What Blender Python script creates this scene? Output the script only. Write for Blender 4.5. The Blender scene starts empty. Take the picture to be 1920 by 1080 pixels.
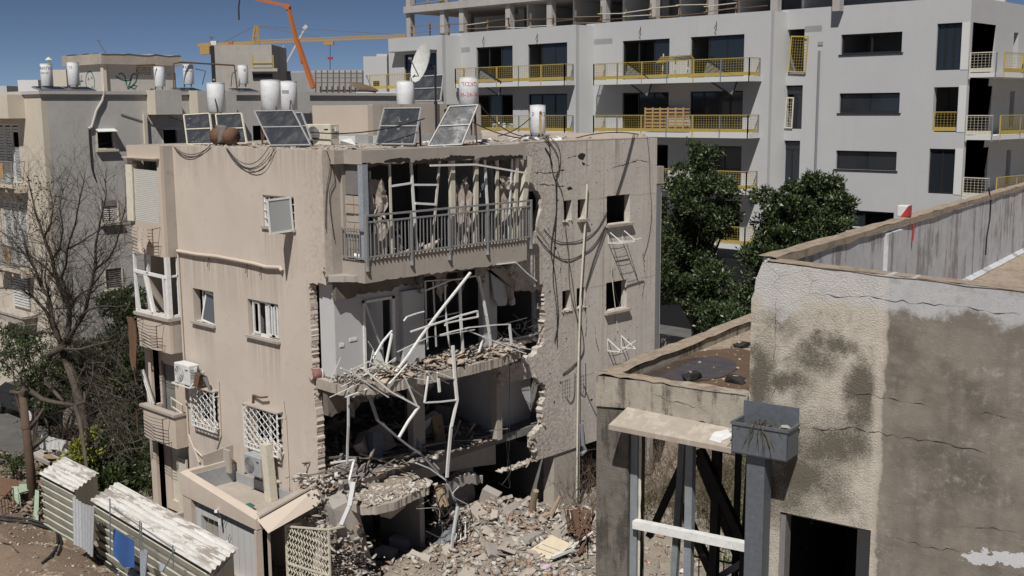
import bpy, bmesh, math, random
import numpy as np
from mathutils import Vector, Matrix, noise
from mathutils.geometry import tessellate_polygon
R = random.Random(7)
S = bpy.context.scene
COL = S.collection
# ------------------------------------------------------------------ camera, sky, sun, exposure
# world frame: X along the street front of the damaged house (to the right), Y away from the street, Z up, ground 0
CAM = Vector((23.4950, -17.6834, 13.0))
TH, ROLL = math.radians(9.09), math.radians(0.4)
_A = math.radians(-46.5)
def _w(v):                                   # camera-heading frame (x right, y ahead) -> world frame
    x, y, z = v
    return Vector((-(x*math.sin(_A) + y*math.cos(_A)), x*math.cos(_A) - y*math.sin(_A), z))
_F = Vector((0, math.cos(TH), -math.sin(TH)))
_R0, _U0 = Vector((1, 0, 0)), Vector((0, math.sin(TH), math.cos(TH)))
_R = _R0*math.cos(ROLL) - _U0*math.sin(ROLL)
_U = _U0*math.cos(ROLL) + _R0*math.sin(ROLL)
FW, RW, UW = _w(_F), _w(_R), _w(_U)
FPX = 2100.0
cd = bpy.data.cameras.new('camera'); cam = bpy.data.objects.new('camera', cd); COL.objects.link(cam)
cd.sensor_width = 36.0; cd.lens = 36.0*FPX/1920.0; cd.clip_start = 0.1; cd.clip_end = 3000
m3 = Matrix((RW, UW, -FW)).transposed()
cam.matrix_world = Matrix.Translation(CAM) @ m3.to_4x4()
S.camera = cam
SUN_EL, SUNDIR = 55.0, Vector((0.5225, -0.8526, 0))   # horizontal direction towards the sun
sx, sy = SUNDIR.x*math.cos(math.radians(SUN_EL)), SUNDIR.y*math.cos(math.radians(SUN_EL))
L = Vector((sx, sy, math.sin(math.radians(SUN_EL))))
sd = bpy.data.lights.new('sun', 'SUN'); sun = bpy.data.objects.new('sun', sd); COL.objects.link(sun)
sd.energy = 4.6; sd.angle = math.radians(0.53); sd.color = (1.0, 0.965, 0.92)
sun.rotation_euler = L.to_track_quat('Z', 'Y').to_euler(); sun.location = (20, -40, 60)
W = bpy.data.worlds.new('World'); S.world = W; W.use_nodes = True
nt = W.node_tree; nt.nodes.clear()
sk = nt.nodes.new('ShaderNodeTexSky'); sk.sky_type = 'NISHITA'; sk.sun_disc = False
sk.sun_elevation = math.radians(SUN_EL); sk.sun_rotation = math.atan2(SUNDIR.x, SUNDIR.y)
sk.altitude = 10000; sk.air_density = 0.9; sk.dust_density = 3.5; sk.ozone_density = 0.2
bg = nt.nodes.new('ShaderNodeBackground'); bg.inputs['Strength'].default_value = 0.05
ow = nt.nodes.new('ShaderNodeOutputWorld')
nt.links.new(sk.outputs[0], bg.inputs[0]); nt.links.new(bg.outputs[0], ow.inputs[0])
S.view_settings.view_transform = 'Standard'; S.view_settings.look = 'None'
S.view_settings.gamma = 1.0; S.view_settings.exposure = 0.05; S.view_settings.use_curve_mapping = False
S.render.engine = 'CYCLES'
S.cycles.max_bounces = 6; S.cycles.diffuse_bounces = 3; S.cycles.use_denoising = True

# ------------------------------------------------------------------ measuring helpers
def PX(x, y, ax, val):                       # the point of a real plane (X, Y or Z = val) that the photograph shows at (x, y)
    r = FW + RW*((x-960)/FPX) + UW*((540-y)/FPX)
    i = 'XYZ'.index(ax)
    return CAM + r*((val - CAM[i])/r[i])

# ------------------------------------------------------------------ mesh builder
class G:
    def __init__(s): s.v = []; s.f = []; s.m = []; s.mi = 0
    def add(s, vs, fs):
        o = len(s.v); s.v += [tuple(q) for q in vs]
        s.f += [tuple(i+o for i in f) for f in fs]; s.m += [s.mi]*len(fs); return s
    def box(s, x0, y0, z0, x1, y1, z1):
        return s.add([(x0,y0,z0),(x1,y0,z0),(x1,y1,z0),(x0,y1,z0),(x0,y0,z1),(x1,y0,z1),(x1,y1,z1),(x0,y1,z1)],
            [(0,3,2,1),(4,5,6,7),(0,1,5,4),(1,2,6,5),(2,3,7,6),(3,0,4,7)])
    def obox(s, c, sz, M):
        a, b, d = sz[0]/2, sz[1]/2, sz[2]/2; c = Vector(c)
        vs = [c + M @ Vector(q) for q in [(-a,-b,-d),(a,-b,-d),(a,b,-d),(-a,b,-d),(-a,-b,d),(a,-b,d),(a,b,d),(-a,b,d)]]
        return s.add(vs, [(0,3,2,1),(4,5,6,7),(0,1,5,4),(1,2,6,5),(2,3,7,6),(3,0,4,7)])
    def bar(s, p, q, w, h=None, up=(0,0,1)):
        p, q = Vector(p), Vector(q); h = h or w
        d = (q-p)
        if d.length < 1e-6: return s
        d.normalize(); up = Vector(up)
        if abs(d.dot(up)) > .98: up = Vector((1,0,0)) if abs(d.x) < .9 else Vector((0,1,0))
        a = d.cross(up).normalized()*w/2; b = a.cross(d).normalized()*h/2
        vs = [p-a-b,p+a-b,p+a+b,p-a+b,q-a-b,q+a-b,q+a+b,q-a+b]
        return s.add(vs, [(0,3,2,1),(4,5,6,7),(0,1,5,4),(1,2,6,5),(2,3,7,6),(3,0,4,7)])
    def path(s, pts, w, h=None):
        for a, b in zip(pts, pts[1:]): s.bar(a, b, w, h)
        return s
    def tube(s, pts, r, n=6, caps=True):
        pts = [Vector(p) for p in pts]; k = len(pts)
        rs = r if isinstance(r, (list, tuple)) else [r]*k
        vs = []; a = None
        for i, p in enumerate(pts):
            t = (pts[min(i+1,k-1)] - pts[max(i-1,0)])
            t = t.normalized() if t.length > 1e-9 else Vector((0,0,1))
            if a is None:
                a = t.cross(Vector((0,0,1)) if abs(t.z) < .9 else Vector((1,0,0))).normalized()
            else:
                a = (a - t*a.dot(t))
                a = a.normalized() if a.length > 1e-6 else t.orthogonal().normalized()
            b = t.cross(a)
            for j in range(n):
                an = 2*math.pi*j/n
                vs.append(p + (a*math.cos(an) + b*math.sin(an))*rs[i])
        fs = []
        for i in range(k-1):
            for j in range(n):
                fs.append((i*n+j, i*n+(j+1)%n, (i+1)*n+(j+1)%n, (i+1)*n+j))
        if caps: fs += [tuple(range(n-1,-1,-1)), tuple(range((k-1)*n, k*n))]
        return s.add(vs, fs)
    def cyl(s, p, q, r0, r1=None, n=16):
        return s.tube([p, q], [r0, r0 if r1 is None else r1], n)
    def lathe(s, c, prof, n=24, ax=(0,0,1)):
        c = Vector(c); ax = Vector(ax).normalized()
        a = ax.orthogonal().normalized(); b = ax.cross(a); k = len(prof)
        vs = [c + ax*z + (a*math.cos(2*math.pi*j/n) + b*math.sin(2*math.pi*j/n))*r for r, z in prof for j in range(n)]
        fs = [(i*n+j, i*n+(j+1)%n, (i+1)*n+(j+1)%n, (i+1)*n+j) for i in range(k-1) for j in range(n)]
        if prof[0][0] > 1e-4: fs.append(tuple(range(n-1,-1,-1)))
        if prof[-1][0] > 1e-4: fs.append(tuple(range((k-1)*n, k*n)))
        return s.add(vs, fs)
    def plate(s, loops, fn, t0, t1):
        """loops: outline then holes, 2D; fn(a, b, t) -> 3D; a plate between depths t0 and t1"""
        flat = [p for l in loops for p in l]
        tri = tessellate_polygon([[Vector((p[0], p[1], 0)) for p in l] for l in loops])
        n = len(flat)
        vs = [fn(p[0], p[1], t0) for p in flat] + [fn(p[0], p[1], t1) for p in flat]
        fs = []
        for a, b, c in tri:
            fs.append((a, b, c)); fs.append((c+n, b+n, a+n))
        o = 0
        for l in loops:
            k = len(l)
            for i in range(k):
                j = (i+1) % k
                fs.append((o+i, o+j, o+j+n, o+i+n))
            o += k
        return s.add(vs, fs)
    def grid(s, P):                           # P: rows of points
        r, c = len(P), len(P[0])
        return s.add([q for row in P for q in row],
            [(i*c+j, i*c+j+1, (i+1)*c+j+1, (i+1)*c+j) for i in range(r-1) for j in range(c-1)])
    def rock(s, c, sz, rnd, flat=1.0, n=9):
        bm = bmesh.new()
        for _ in range(n):
            d = Vector((rnd.uniform(-1,1), rnd.uniform(-1,1), rnd.uniform(-1,1)))
            bm.verts.new(Vector((d.x*sz[0]/2, d.y*sz[1]/2, d.z*sz[2]/2*flat)))
        try: bmesh.ops.convex_hull(bm, input=bm.verts[:])
        except Exception: pass
        for v in [v for v in bm.verts if not v.link_faces]: bm.verts.remove(v)
        bm.verts.index_update()
        M = Matrix.Rotation(rnd.uniform(0,6.28), 3, 'Z') @ Matrix.Rotation(rnd.uniform(-.5,.5), 3, 'X')
        vs = [Vector(c) + M @ v.co for v in bm.verts]; fs = [tuple(v.index for v in f.verts) for f in bm.faces]
        bm.free(); return s.add(vs, fs)
    def make(s, name, mats, parent=None, label=None, cat=None, group=None, kind=None, smooth=False, fix=True, bevel=0):
        me = bpy.data.meshes.new(name); me.from_pydata(s.v, [], s.f)
        mats = mats if isinstance(mats, (list, tuple)) else [mats]
        for m in mats: me.materials.append(m)
        if len(mats) > 1: me.polygons.foreach_set('material_index', s.m)
        if fix or bevel:
            bm = bmesh.new(); bm.from_mesh(me)
            if bevel: bmesh.ops.bevel(bm, geom=bm.edges[:], offset=bevel, segments=1, affect='EDGES')
            bmesh.ops.recalc_face_normals(bm, faces=bm.faces[:]); bm.to_mesh(me); bm.free()
        if smooth: me.polygons.foreach_set('use_smooth', [True]*len(me.polygons))
        me.update()
        return link(name, me, parent, label, cat, group, kind)
def link(name, me, parent=None, label=None, cat=None, group=None, kind=None):
    o = bpy.data.objects.new(name, me); COL.objects.link(o)
    if parent: o.parent = parent
    return tag(o, label, cat, group, kind)
def tag(o, label=None, cat=None, group=None, kind=None):
    if label: o['label'] = label
    if cat: o['category'] = cat
    if group: o['group'] = group
    if kind: o['kind'] = kind
    return o
def thing(name, label, cat, loc=(0,0,0), rotz=0.0, group=None, rot=None):
    o = bpy.data.objects.new(name, None); COL.objects.link(o); o.empty_display_size = .2
    o.location = loc; o.rotation_euler = rot if rot else (0,0,rotz)
    return tag(o, label, cat, group)
def copy_tree(o, parent=None):
    kids = list(o.children)
    c = o.copy(); COL.objects.link(c); c.parent = parent
    for ch in kids: copy_tree(ch, c)
    return c
def rect(a0, b0, a1, b1): return [(a0,b0),(a1,b0),(a1,b1),(a0,b1)]
XZ = lambda a, b, t: (a, t, b)               # plates standing parallel to the front
YZ = lambda a, b, t: (t, a, b)               # plates standing parallel to the side
XY = lambda a, b, t: (a, b, t)               # lying plates
def jag(pts, step=.12, amp=.05, rnd=R):      # a broken edge through the points
    out = []
    for (a, b), (c, d) in zip(pts, pts[1:]):
        n = max(1, int(math.hypot(c-a, d-b)/step))
        for i in range(n):
            t = (i + (rnd.uniform(-.38,.38) if i else 0))/n; k = amp*rnd.choice([.5,1,1,1.7]) if i else amp*.4
            out.append((a+(c-a)*t + rnd.uniform(-k,k), b+(d-b)*t + rnd.uniform(-k,k)))
    out.append(pts[-1]); return out
def sag(p, q, d, n=10):
    p, q = Vector(p), Vector(q)
    return [p.lerp(q, i/n) - Vector((0,0,d*4*(i/n)*(1-i/n))) for i in range(n+1)]
def rotm(x=0, y=0, z=0):
    return Matrix.Rotation(z,3,'Z') @ Matrix.Rotation(y,3,'Y') @ Matrix.Rotation(x,3,'X')
# ------------------------------------------------------------------ materials
def _n(nt, t, **k):
    n = nt.nodes.new(t)
    for a, b in k.items(): setattr(n, a, b)
    return n
class NB:                                    # a small node builder
    def __init__(s, name):
        s.m = bpy.data.materials.new(name); s.m.use_nodes = True; s.t = s.m.node_tree; s.t.nodes.clear()
        s.out = _n(s.t, 'ShaderNodeOutputMaterial'); s.b = _n(s.t, 'ShaderNodeBsdfPrincipled')
        s.t.links.new(s.b.outputs[0], s.out.inputs[0])
        s.co = _n(s.t, 'ShaderNodeTexCoord').outputs['Object']
    def l(s, a, b): s.t.links.new(a, b)
    def map(s, sc, rot=(0,0,0), loc=(0,0,0)):
        n = _n(s.t, 'ShaderNodeMapping'); s.l(s.co, n.inputs[0])
        n.inputs['Scale'].default_value = sc; n.inputs['Rotation'].default_value = rot; n.inputs['Location'].default_value = loc
        return n.outputs[0]
    def noise(s, scale, det=4, rough=.55, vec=None, dist=0.0):
        n = _n(s.t, 'ShaderNodeTexNoise'); s.l(vec or s.co, n.inputs['Vector'])
        n.inputs['Scale'].default_value = scale; n.inputs['Detail'].default_value = det
        n.inputs['Roughness'].default_value = rough; n.inputs['Distortion'].default_value = dist
        return n.outputs['Fac']
    def voro(s, scale, feat='F1', vec=None, out='Distance'):
        n = _n(s.t, 'ShaderNodeTexVoronoi', feature=feat); s.l(vec or s.co, n.inputs['Vector'])
        n.inputs['Scale'].default_value = scale; return n.outputs[out]
    def ramp(s, fac, a, b, va=0.0, vb=1.0):
        n = _n(s.t, 'ShaderNodeMapRange'); n.clamp = True; s.l(fac, n.inputs[0])
        n.inputs[1].default_value = a; n.inputs[2].default_value = b; n.inputs[3].default_value = va; n.inputs[4].default_value = vb
        return n.outputs[0]
    def math(s, op, a, b):
        n = _n(s.t, 'ShaderNodeMath', operation=op)
        for i, q in enumerate((a, b)):
            if isinstance(q, (int, float)): n.inputs[i].default_value = q
            else: s.l(q, n.inputs[i])
        return n.outputs[0]
    def mix(s, fac, a, b, mode='MIX'):
        n = _n(s.t, 'ShaderNodeMix', data_type='RGBA', blend_type=mode)
        if isinstance(fac, (int, float)): n.inputs[0].default_value = fac
        else: s.l(fac, n.inputs[0])
        for i, q in ((6, a), (7, b)):
            if isinstance(q, tuple): n.inputs[i].default_value = (*q[:3], 1)
            else: s.l(q, n.inputs[i])
        return n.outputs[2]
    def bump(s, h, st=.3, d=.02):
        n = _n(s.t, 'ShaderNodeBump'); s.l(h, n.inputs['Height'])
        n.inputs['Strength'].default_value = st; n.inputs['Distance'].default_value = d
        s.l(n.outputs[0], s.b.inputs['Normal']); return s
    def fin(s, col, rough=.85, metal=0.0, spec=.3):
        if isinstance(col, tuple): s.b.inputs['Base Color'].default_value = (*col[:3], 1)
        else: s.l(col, s.b.inputs['Base Color'])
        if isinstance(rough, (int, float)): s.b.inputs['Roughness'].default_value = rough
        else: s.l(rough, s.b.inputs['Roughness'])
        s.b.inputs['Metallic'].default_value = metal
        s.b.inputs['Specular IOR Level'].default_value = spec
        return s.m
    def sep(s, i):
        n = _n(s.t, 'ShaderNodeSeparateXYZ'); s.l(s.co, n.inputs[0]); return n.outputs[i]
def dk(c, k): return tuple(q*k for q in c)
def plaster(name, c, dirt=(.16,.13,.1), var=.12, streak=.35, spots=.25, bump=.25, pocks=0.0, scale=1.0, rough=.9):
    b = NB(name)
    big = b.noise(.55*scale, 5, .6); med = b.noise(3.2*scale, 5, .65); fine = b.noise(38*scale, 3, .6)
    col = b.mix(b.ramp(big, .3, .7), dk(c, 1-var), dk(c, 1+var*.6))
    col = b.mix(b.ramp(med, .35, .75, 0, .35), col, dk(c, 1-var*1.8))
    st = b.noise(1.0, 5, .65, b.map((3.2*scale, 3.2*scale, .16*scale)))
    stm = b.math('MULTIPLY', b.ramp(st, .52, .78), b.ramp(big, .42, .62))
    col = b.mix(b.math('MULTIPLY', stm, streak), col, dirt)
    sp = b.math('MULTIPLY', b.ramp(med, .6, .72), b.ramp(b.noise(1.3*scale, 3), .5, .62))
    col = b.mix(b.math('MULTIPLY', sp, spots), col, dirt)
    col = b.mix(b.ramp(fine, .25, .75, 0, .16), col, dk(c, .7))
    h = b.math('ADD', b.math('MULTIPLY', fine, .35), b.math('MULTIPLY', med, 1.2))
    if pocks:
        pk = b.math('MULTIPLY', b.ramp(b.voro(5.5), .1, .2, 1, 0), b.ramp(b.noise(.9, 3), .52, .6))
        pk2 = b.math('MULTIPLY', b.ramp(b.voro(14), .1, .22, 1, 0), b.ramp(b.noise(1.4, 3, .5, b.map((1,1,1), loc=(3,1,7))), .5, .6))
        pk = b.math('MAXIMUM', pk, pk2)
        col = b.mix(b.math('MULTIPLY', pk, pocks), col, (.09,.075,.06))
        h = b.math('SUBTRACT', h, b.math('MULTIPLY', pk, 1.2))
    b.bump(h, bump, .015)
    return b.fin(col, rough)
def paint(name, c, rough=.5, wear=None, k=.25, metal=0.0, spec=.4, sc=8):
    b = NB(name)
    n = b.noise(sc, 5, .65)
    col = b.mix(b.ramp(n, .3, .7), dk(c, .86), dk(c, 1.06))
    if wear: col = b.mix(b.math('MULTIPLY', b.ramp(b.noise(sc*2.3, 6, .7), .55, .66), k), col, wear)
    b.bump(b.noise(sc*6, 3), .08, .01)
    return b.fin(col, b.ramp(n, .3, .7, rough*.85, min(1, rough*1.15)), metal, spec)
def flat(name, c, rough=.6, metal=0.0, spec=.4): return NB(name).fin(c, rough, metal, spec)
M = {}
M['tan'] = plaster('tan_plaster', (.535,.455,.38), (.3,.25,.2), var=.07, streak=.3, spots=.2, bump=.22)
M['tan_side'] = plaster('weathered_shaded_side_plaster', (.4,.355,.31), (.13,.105,.085), var=.12, streak=.55, spots=.5, bump=.35, pocks=.0)  # weathered tan; bay and rooftop box sides get their shade in this darker colour
M['wing_old'] = plaster('pocked_plaster', (.405,.36,.315), (.15,.115,.085), var=.14, streak=.95, spots=.6, bump=.6, pocks=.75)
M['concrete'] = plaster('bare_concrete', (.36,.33,.3), (.12,.1,.085), var=.15, streak=.4, spots=.5, bump=.6)
M['dusty'] = plaster('dusty_concrete', (.4,.35,.3), (.2,.16,.12), var=.2, streak=.1, spots=.6, bump=.8, scale=2)
M['dark_soffit'] = plaster('dark_broken_soffit', (.17,.145,.125), (.04,.035,.03), var=.35, streak=.2, spots=.9, bump=1.0, scale=2)  # dark mottled brown for broken soffits, beams and lumps
M['inwall'] = plaster('pale_interior_paint', (.5,.5,.5), (.25,.22,.2), var=.06, streak=.15, spots=.35, bump=.12)
M['indark'] = plaster('dark_grey_interior', (.2,.19,.18), (.06,.05,.05), var=.2, streak=.3, spots=.6, bump=.5)  # dark grey for inner walls, floors and other dark parts
M['block'] = plaster('hollow_block', (.42,.36,.3), (.2,.16,.13), var=.14, streak=.1, spots=.4, bump=.7, scale=3)
M['white_al'] = paint('white_aluminium', (.72,.72,.7), .4, (.4,.36,.3), .35)
M['cream_al'] = paint('cream_aluminium', (.6,.56,.46), .5, (.3,.26,.2), .3)
M['grey_al'] = paint('grey_steel', (.2,.21,.225), .45, (.1,.09,.085), .3)
M['rail_grey'] = paint('grey_railing_paint', (.24,.24,.24), .5, (.12,.1,.08), .3)
M['post_blue'] = paint('worn_blue_post', (.27,.3,.335), .7, (.5,.48,.44), .65, sc=9)
M['glass'] = flat('dusty_sky_grey_glass', (.09,.1,.115), .12, 0, .6)
M['frosted'] = flat('frosted_glass', (.34,.36,.37), .35, 0, .5)
M['dark_glass'] = flat('dark_tinted_glass', (.018,.022,.028), .06, 0, .6)
M['black_al'] = flat('black_window_frame', (.016,.017,.019), .5)
M['cable'] = flat('black_cable', (.02,.02,.021), .6)
M['cable_grey'] = flat('grey_cable', (.13,.115,.1), .7)
M['cable_white'] = flat('white_cable', (.5,.48,.43), .7)
M['rust'] = paint('rusty_iron', (.13,.075,.045), .85, (.22,.1,.05), .6, sc=14)
M['wood'] = paint('weathered_timber', (.27,.19,.12), .85, (.14,.1,.07), .5, sc=6)
M['orange_wood'] = paint('fresh_timber', (.42,.27,.13), .75, (.3,.18,.09), .4, sc=6)
M['yellow'] = paint('yellow_rail_paint', (.43,.325,.08), .55, (.3,.2,.06), .35)
M['white_sheet'] = paint('white_sheet', (.62,.62,.61), .7, (.45,.42,.38), .3)
M['cloth'] = plaster('dusty_cloth', (.42,.36,.31), (.2,.15,.12), var=.15, streak=.5, spots=.3, bump=.4, scale=3)
M['cloth_blue'] = plaster('grey_blue_cloth', (.16,.18,.22), (.08,.08,.09), var=.15, streak=.3, spots=.2, bump=.3, scale=3)
M['red'] = paint('red_plastic', (.42,.03,.035), .5, (.25,.05,.04), .3)
M['blue'] = paint('blue_sheet_paint', (.03,.085,.25), .6, (.08,.12,.24), .35)

def blast_mat():
    b = NB('blast_scarred_plaster'); Y = b.sep(1); Z = b.sep(2)
    big = b.noise(.6,5,.6); med = b.noise(3.4,6,.7); fine = b.noise(30,3,.65); sm = b.noise(9,5,.7)
    near_ = b.ramp(b.math('ADD', Y, b.math('MULTIPLY', big, 2.0)), 8.4, 11.2, 1, 0)       # the blast struck the end by the torn corner
    low = b.ramp(b.math('ADD', Z, b.math('MULTIPLY', med, 1.5)), 3.5, 6.0, .6, 0)
    c = b.mix(b.ramp(big,.3,.7), (.54,.495,.445), (.63,.58,.525)); c = b.mix(b.ramp(med,.4,.7,0,.45), c, (.45,.405,.36))
    k = b.math('MULTIPLY', b.math('ADD', near_, low), b.ramp(sm,.42,.62)); c = b.mix(b.math('MULTIPLY', k, .55), c, (.27,.22,.175))
    k2 = b.math('MULTIPLY', near_, b.ramp(b.noise(5,5,.7,b.map((1,1,1),loc=(4,8,1))),.56,.64)); c = b.mix(b.math('MULTIPLY', k2, .6), c, (.6,.57,.53))
    st = b.noise(1.0,5,.65,b.map((6,6,.14))); stm = b.math('MULTIPLY', b.ramp(st,.5,.72), b.ramp(big,.38,.6,.25,1)); c = b.mix(b.math('MULTIPLY', stm, .75), c, (.25,.19,.13))
    v = b.voro(6.5); vb = b.voro(15,vec=b.map((1,1,1),loc=(2,5,3))); dn = b.math('ADD', b.ramp(big,.4,.7,0,.5), b.math('MULTIPLY', near_, .5))
    pk = b.math('MULTIPLY', b.ramp(v,.09,.17,1,0), b.ramp(b.noise(1.1,3),.5,.6)); pk2 = b.math('MULTIPLY', b.ramp(vb,.12,.24,1,0), b.ramp(b.math('ADD', b.noise(1.6,3,.5,b.map((1,1,1),loc=(3,1,7))), b.math('MULTIPLY', near_, .12)),.5,.58))
    p = b.math('MAXIMUM', pk, pk2); c = b.mix(b.math('MULTIPLY', p, .8), c, (.1,.08,.065))
    co = b.math('MULTIPLY', b.ramp(b.math('ABSOLUTE', b.math('SUBTRACT', b.math('FRACT', b.math('MULTIPLY', b.math('ADD', Z, b.math('MULTIPLY', sm, .12)), .345), 0), .5), 0), 0, .012, 1, 0), b.ramp(big,.4,.6))
    c = b.mix(b.math('MULTIPLY', co, .6), c, (.2,.16,.13)); c = b.mix(b.ramp(fine,.3,.75,0,.2), c, (.27,.235,.2))
    h = b.math('ADD', b.math('MULTIPLY', fine,.4), b.math('MULTIPLY', b.math('MULTIPLY', sm, b.math('ADD', near_, .25)), 2.2)); h = b.math('SUBTRACT', h, b.math('MULTIPLY', p, 1.3))
    b.bump(h, .65, .02); return b.fin(c, .92, 0, .2)
M['wing'] = blast_mat()
M['zinc'] = paint('dull_zinc', (.33,.34,.35), .6, (.5,.49,.46), .5)

def front_mat():                             # painted front: repaint patches, rain runs below the sills, a grimy roof edge
    b = NB('beige_front_paint'); X, Z = b.sep(0), b.sep(2); c0 = (.54,.473,.407)
    big = b.noise(.55,5,.6); med = b.noise(3.2,5,.65); fine = b.noise(38,3,.6); pt = b.noise(.8,2,.4,b.map((1,1,.7),loc=(4,2,9)))
    c = b.mix(b.ramp(big,.3,.7), dk(c0,.93), dk(c0,1.05)); c = b.mix(b.ramp(pt,.55,.56,0,.55), c, dk(c0,.93)); c = b.mix(b.ramp(pt,.4,.41,.45,0), c, (.56,.49,.425))
    st = b.noise(1.0,5,.65,b.map((7,7,.22))); run = b.ramp(st,.4,.66); m = None
    for x0,z0,x1 in ((-2.8,9.85,-1.2),(-6.7,6.69,-5.4),(-3.8,6.66,-2.1),(-6.8,3.4,-5.4),(-3.9,3.4,-2.1),(-7.3,8.7,-1.9)):
        q = b.math('MULTIPLY', b.math('MULTIPLY', b.ramp(X,x0,x0+.12), b.ramp(X,x1-.12,x1,1,0)), b.math('MULTIPLY', b.ramp(Z,z0-1.5,z0-.05), b.ramp(Z,z0-.03,z0,1,0)))
        m = q if m is None else b.math('MAXIMUM', m, q)
    m = b.math('MAXIMUM', m, b.math('MULTIPLY', b.ramp(Z,10.9,11.95), .9)); m = b.math('MAXIMUM', m, b.math('MULTIPLY', b.ramp(Z,2.2,3.4,1,0), .6))
    c = b.mix(b.math('MULTIPLY', b.math('MULTIPLY', m, run), .62), c, (.25,.205,.165)); c = b.mix(b.math('MULTIPLY', b.ramp(med,.56,.68), b.ramp(big,.45,.6,.1,.5)), c, (.4,.34,.28))
    e = b.math('MULTIPLY', b.ramp(b.math('ADD', X, b.math('MULTIPLY', med, .8)),-.9,.3), b.ramp(b.noise(7,5,.7),.45,.6)); c = b.mix(b.math('MULTIPLY', e, .5), c, (.33,.28,.23))
    pk = b.math('MULTIPLY', b.ramp(b.voro(5),.04,.07,1,0), b.ramp(big,.48,.56)); c = b.mix(b.math('MULTIPLY', pk, .6), c, (.2,.165,.13)); c = b.mix(b.ramp(fine,.25,.75,0,.15), c, dk(c0,.72))
    b.bump(b.math('ADD', b.math('MULTIPLY', fine,.35), b.math('MULTIPLY', med,1.2)), .25, .015); return b.fin(c,.9,0,.2)
M['front'] = front_mat()
M['slat_white'] = flat('clean_shutter_slat', (.6,.59,.55), .6, 0, .3)
M['black_void'] = flat('dark_spall', (.035,.03,.027), .95, 0, .1)
# ------------------------------------------------------------------ ground
def ground_h(x, y):
    n = noise.noise(Vector((x*.35, y*.35, 0)))*.12 + noise.noise(Vector((x*1.3, y*1.3, 4)))*.04
    return n - .12
b = NB('earth')
n1 = b.noise(.25, 5, .6); n2 = b.noise(3, 5, .7); n3 = b.noise(22, 3, .6)
c = b.mix(b.ramp(n1, .35, .65), (.2,.155,.115), (.3,.25,.2))
c = b.mix(b.ramp(n2, .5, .7, 0, .6), c, (.13,.1,.075)); c = b.mix(b.ramp(n3, .55, .7, 0, .5), c, (.36,.31,.26))
b.bump(b.math('ADD', n3, n2), .6, .05); M['earth'] = b.fin(c, .95)
b = NB('asphalt'); n1 = b.noise(1.2, 5); n2 = b.noise(60, 2)
c = b.mix(b.ramp(n1, .3, .7), (.075,.073,.07), (.12,.115,.108)); c = b.mix(b.ramp(n2, .5, .7, 0, .5), c, (.17,.165,.16))
b.bump(n2, .3, .01); M['asphalt'] = b.fin(c, .9)
g = G(); xs = [-900,-300,-120,-60] + [-45+i*1.2 for i in range(60)] + [40,90,300,900]
ys = [-200,-60,-30] + [-18+i*1.2 for i in range(62)] + [70,130,300,900,1600]
g.grid([[(x, y, ground_h(x, y) - .0) for x in xs] for y in ys])
g.make('ground', M['earth'], kind='structure', smooth=True)
# ------------------------------------------------------------------ the damaged apartment house
HOUSE = thing('damaged_apartment_house', 'beige four storey apartment house with its corner torn open by a blast', 'apartment house')
def hp(name, g, m, **k): return g.make(name, M[m] if isinstance(m, str) else m, HOUSE, **k)
def pts(ax, val, px):                        # pixel outline on a plane of the house -> 2D
    o = []
    for x, y in px:
        p = PX(x, y, ax, val); o.append({'X': (p.y, p.z), 'Y': (p.x, p.z), 'Z': (p.x, p.y)}[ax])
    return o
rj = random.Random(3)
# front wall, beige, with five window openings and the broken right edge of the lower floors
edge = jag([(-.66,-.2),(-.64,3.0),(-.62,4.6),(-.74,6.0),(-.72,7.6),(-.76,8.42)], .05, .02, rj)
outl = [(-7.4,-.2)] + edge + jag([(-.76,8.42),(-.35,8.5),(0,8.46)], .1, .03, rj)[1:] + [(0,11.98),(-7.4,11.98)]
WIN = {'w1': (-2.74,9.85,-1.29,10.71), 'w2': (-6.65,6.69,-5.5,7.7), 'w3': (-3.71,6.66,-2.21,7.7),
       'b1': (-6.72,3.55,-5.6,4.6), 'b2': (-3.75,3.55,-2.3,4.55)}
gg = G().plate([outl] + [rect(*w) for w in WIN.values()], XZ, 0, .24)
front = hp('front_wall', gg, 'front')
# a strip of bare broken masonry along the torn edge, each block a piece
for k in range(120):
    z = rj.uniform(2.9,8.35); x = (-.77 if z > 5.4 else -.68)+rj.uniform(-.03,.015); w = rj.uniform(.03,.12)*rj.choice([.6,1,1.3])
    G().rock((x,rj.uniform(.05,.2),z),(w*1.1,rj.uniform(.08,.18),w*1.2),rj,1,11).make('broken_lump', M['dusty' if k%3 else 'block'], front)
# return of the upper floor, balcony end, blocked window
hp('return_wall', G().plate([[(.24,8.46)]+jag([(.24,8.46),(.62,8.5)],.1,.03,rj)[1:]+[(.62,11.98),(.24,11.98)]], YZ, -.2, 0), 'tan_side')
endw = hp('balcony_end_wall', G().plate([rect(0,8.54,.93,9.12)], XZ, .55, .72).box(0,.55,11.62,.93,.72,11.98)
          .box(.0,.56,9.12,.09,.74,11.62), 'tan_side')
for r_ in range(7):
    z = 9.16 + r_*.235
    if r_ == 4: continue
    for k in range(2):
        G().box(.12+k*.36, .62+rj.uniform(-.01,.01), z, .46+k*.36, .8, z+.215).make('block', M['block'], endw)
G().box(.1,.66,10.1,.85,.8,10.34).make('lintel_beam', M['tan_side'], endw)
G().box(.1,.66,10.82,.82,.8,11.6).make('dark_transom', M['indark'], endw)
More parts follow.
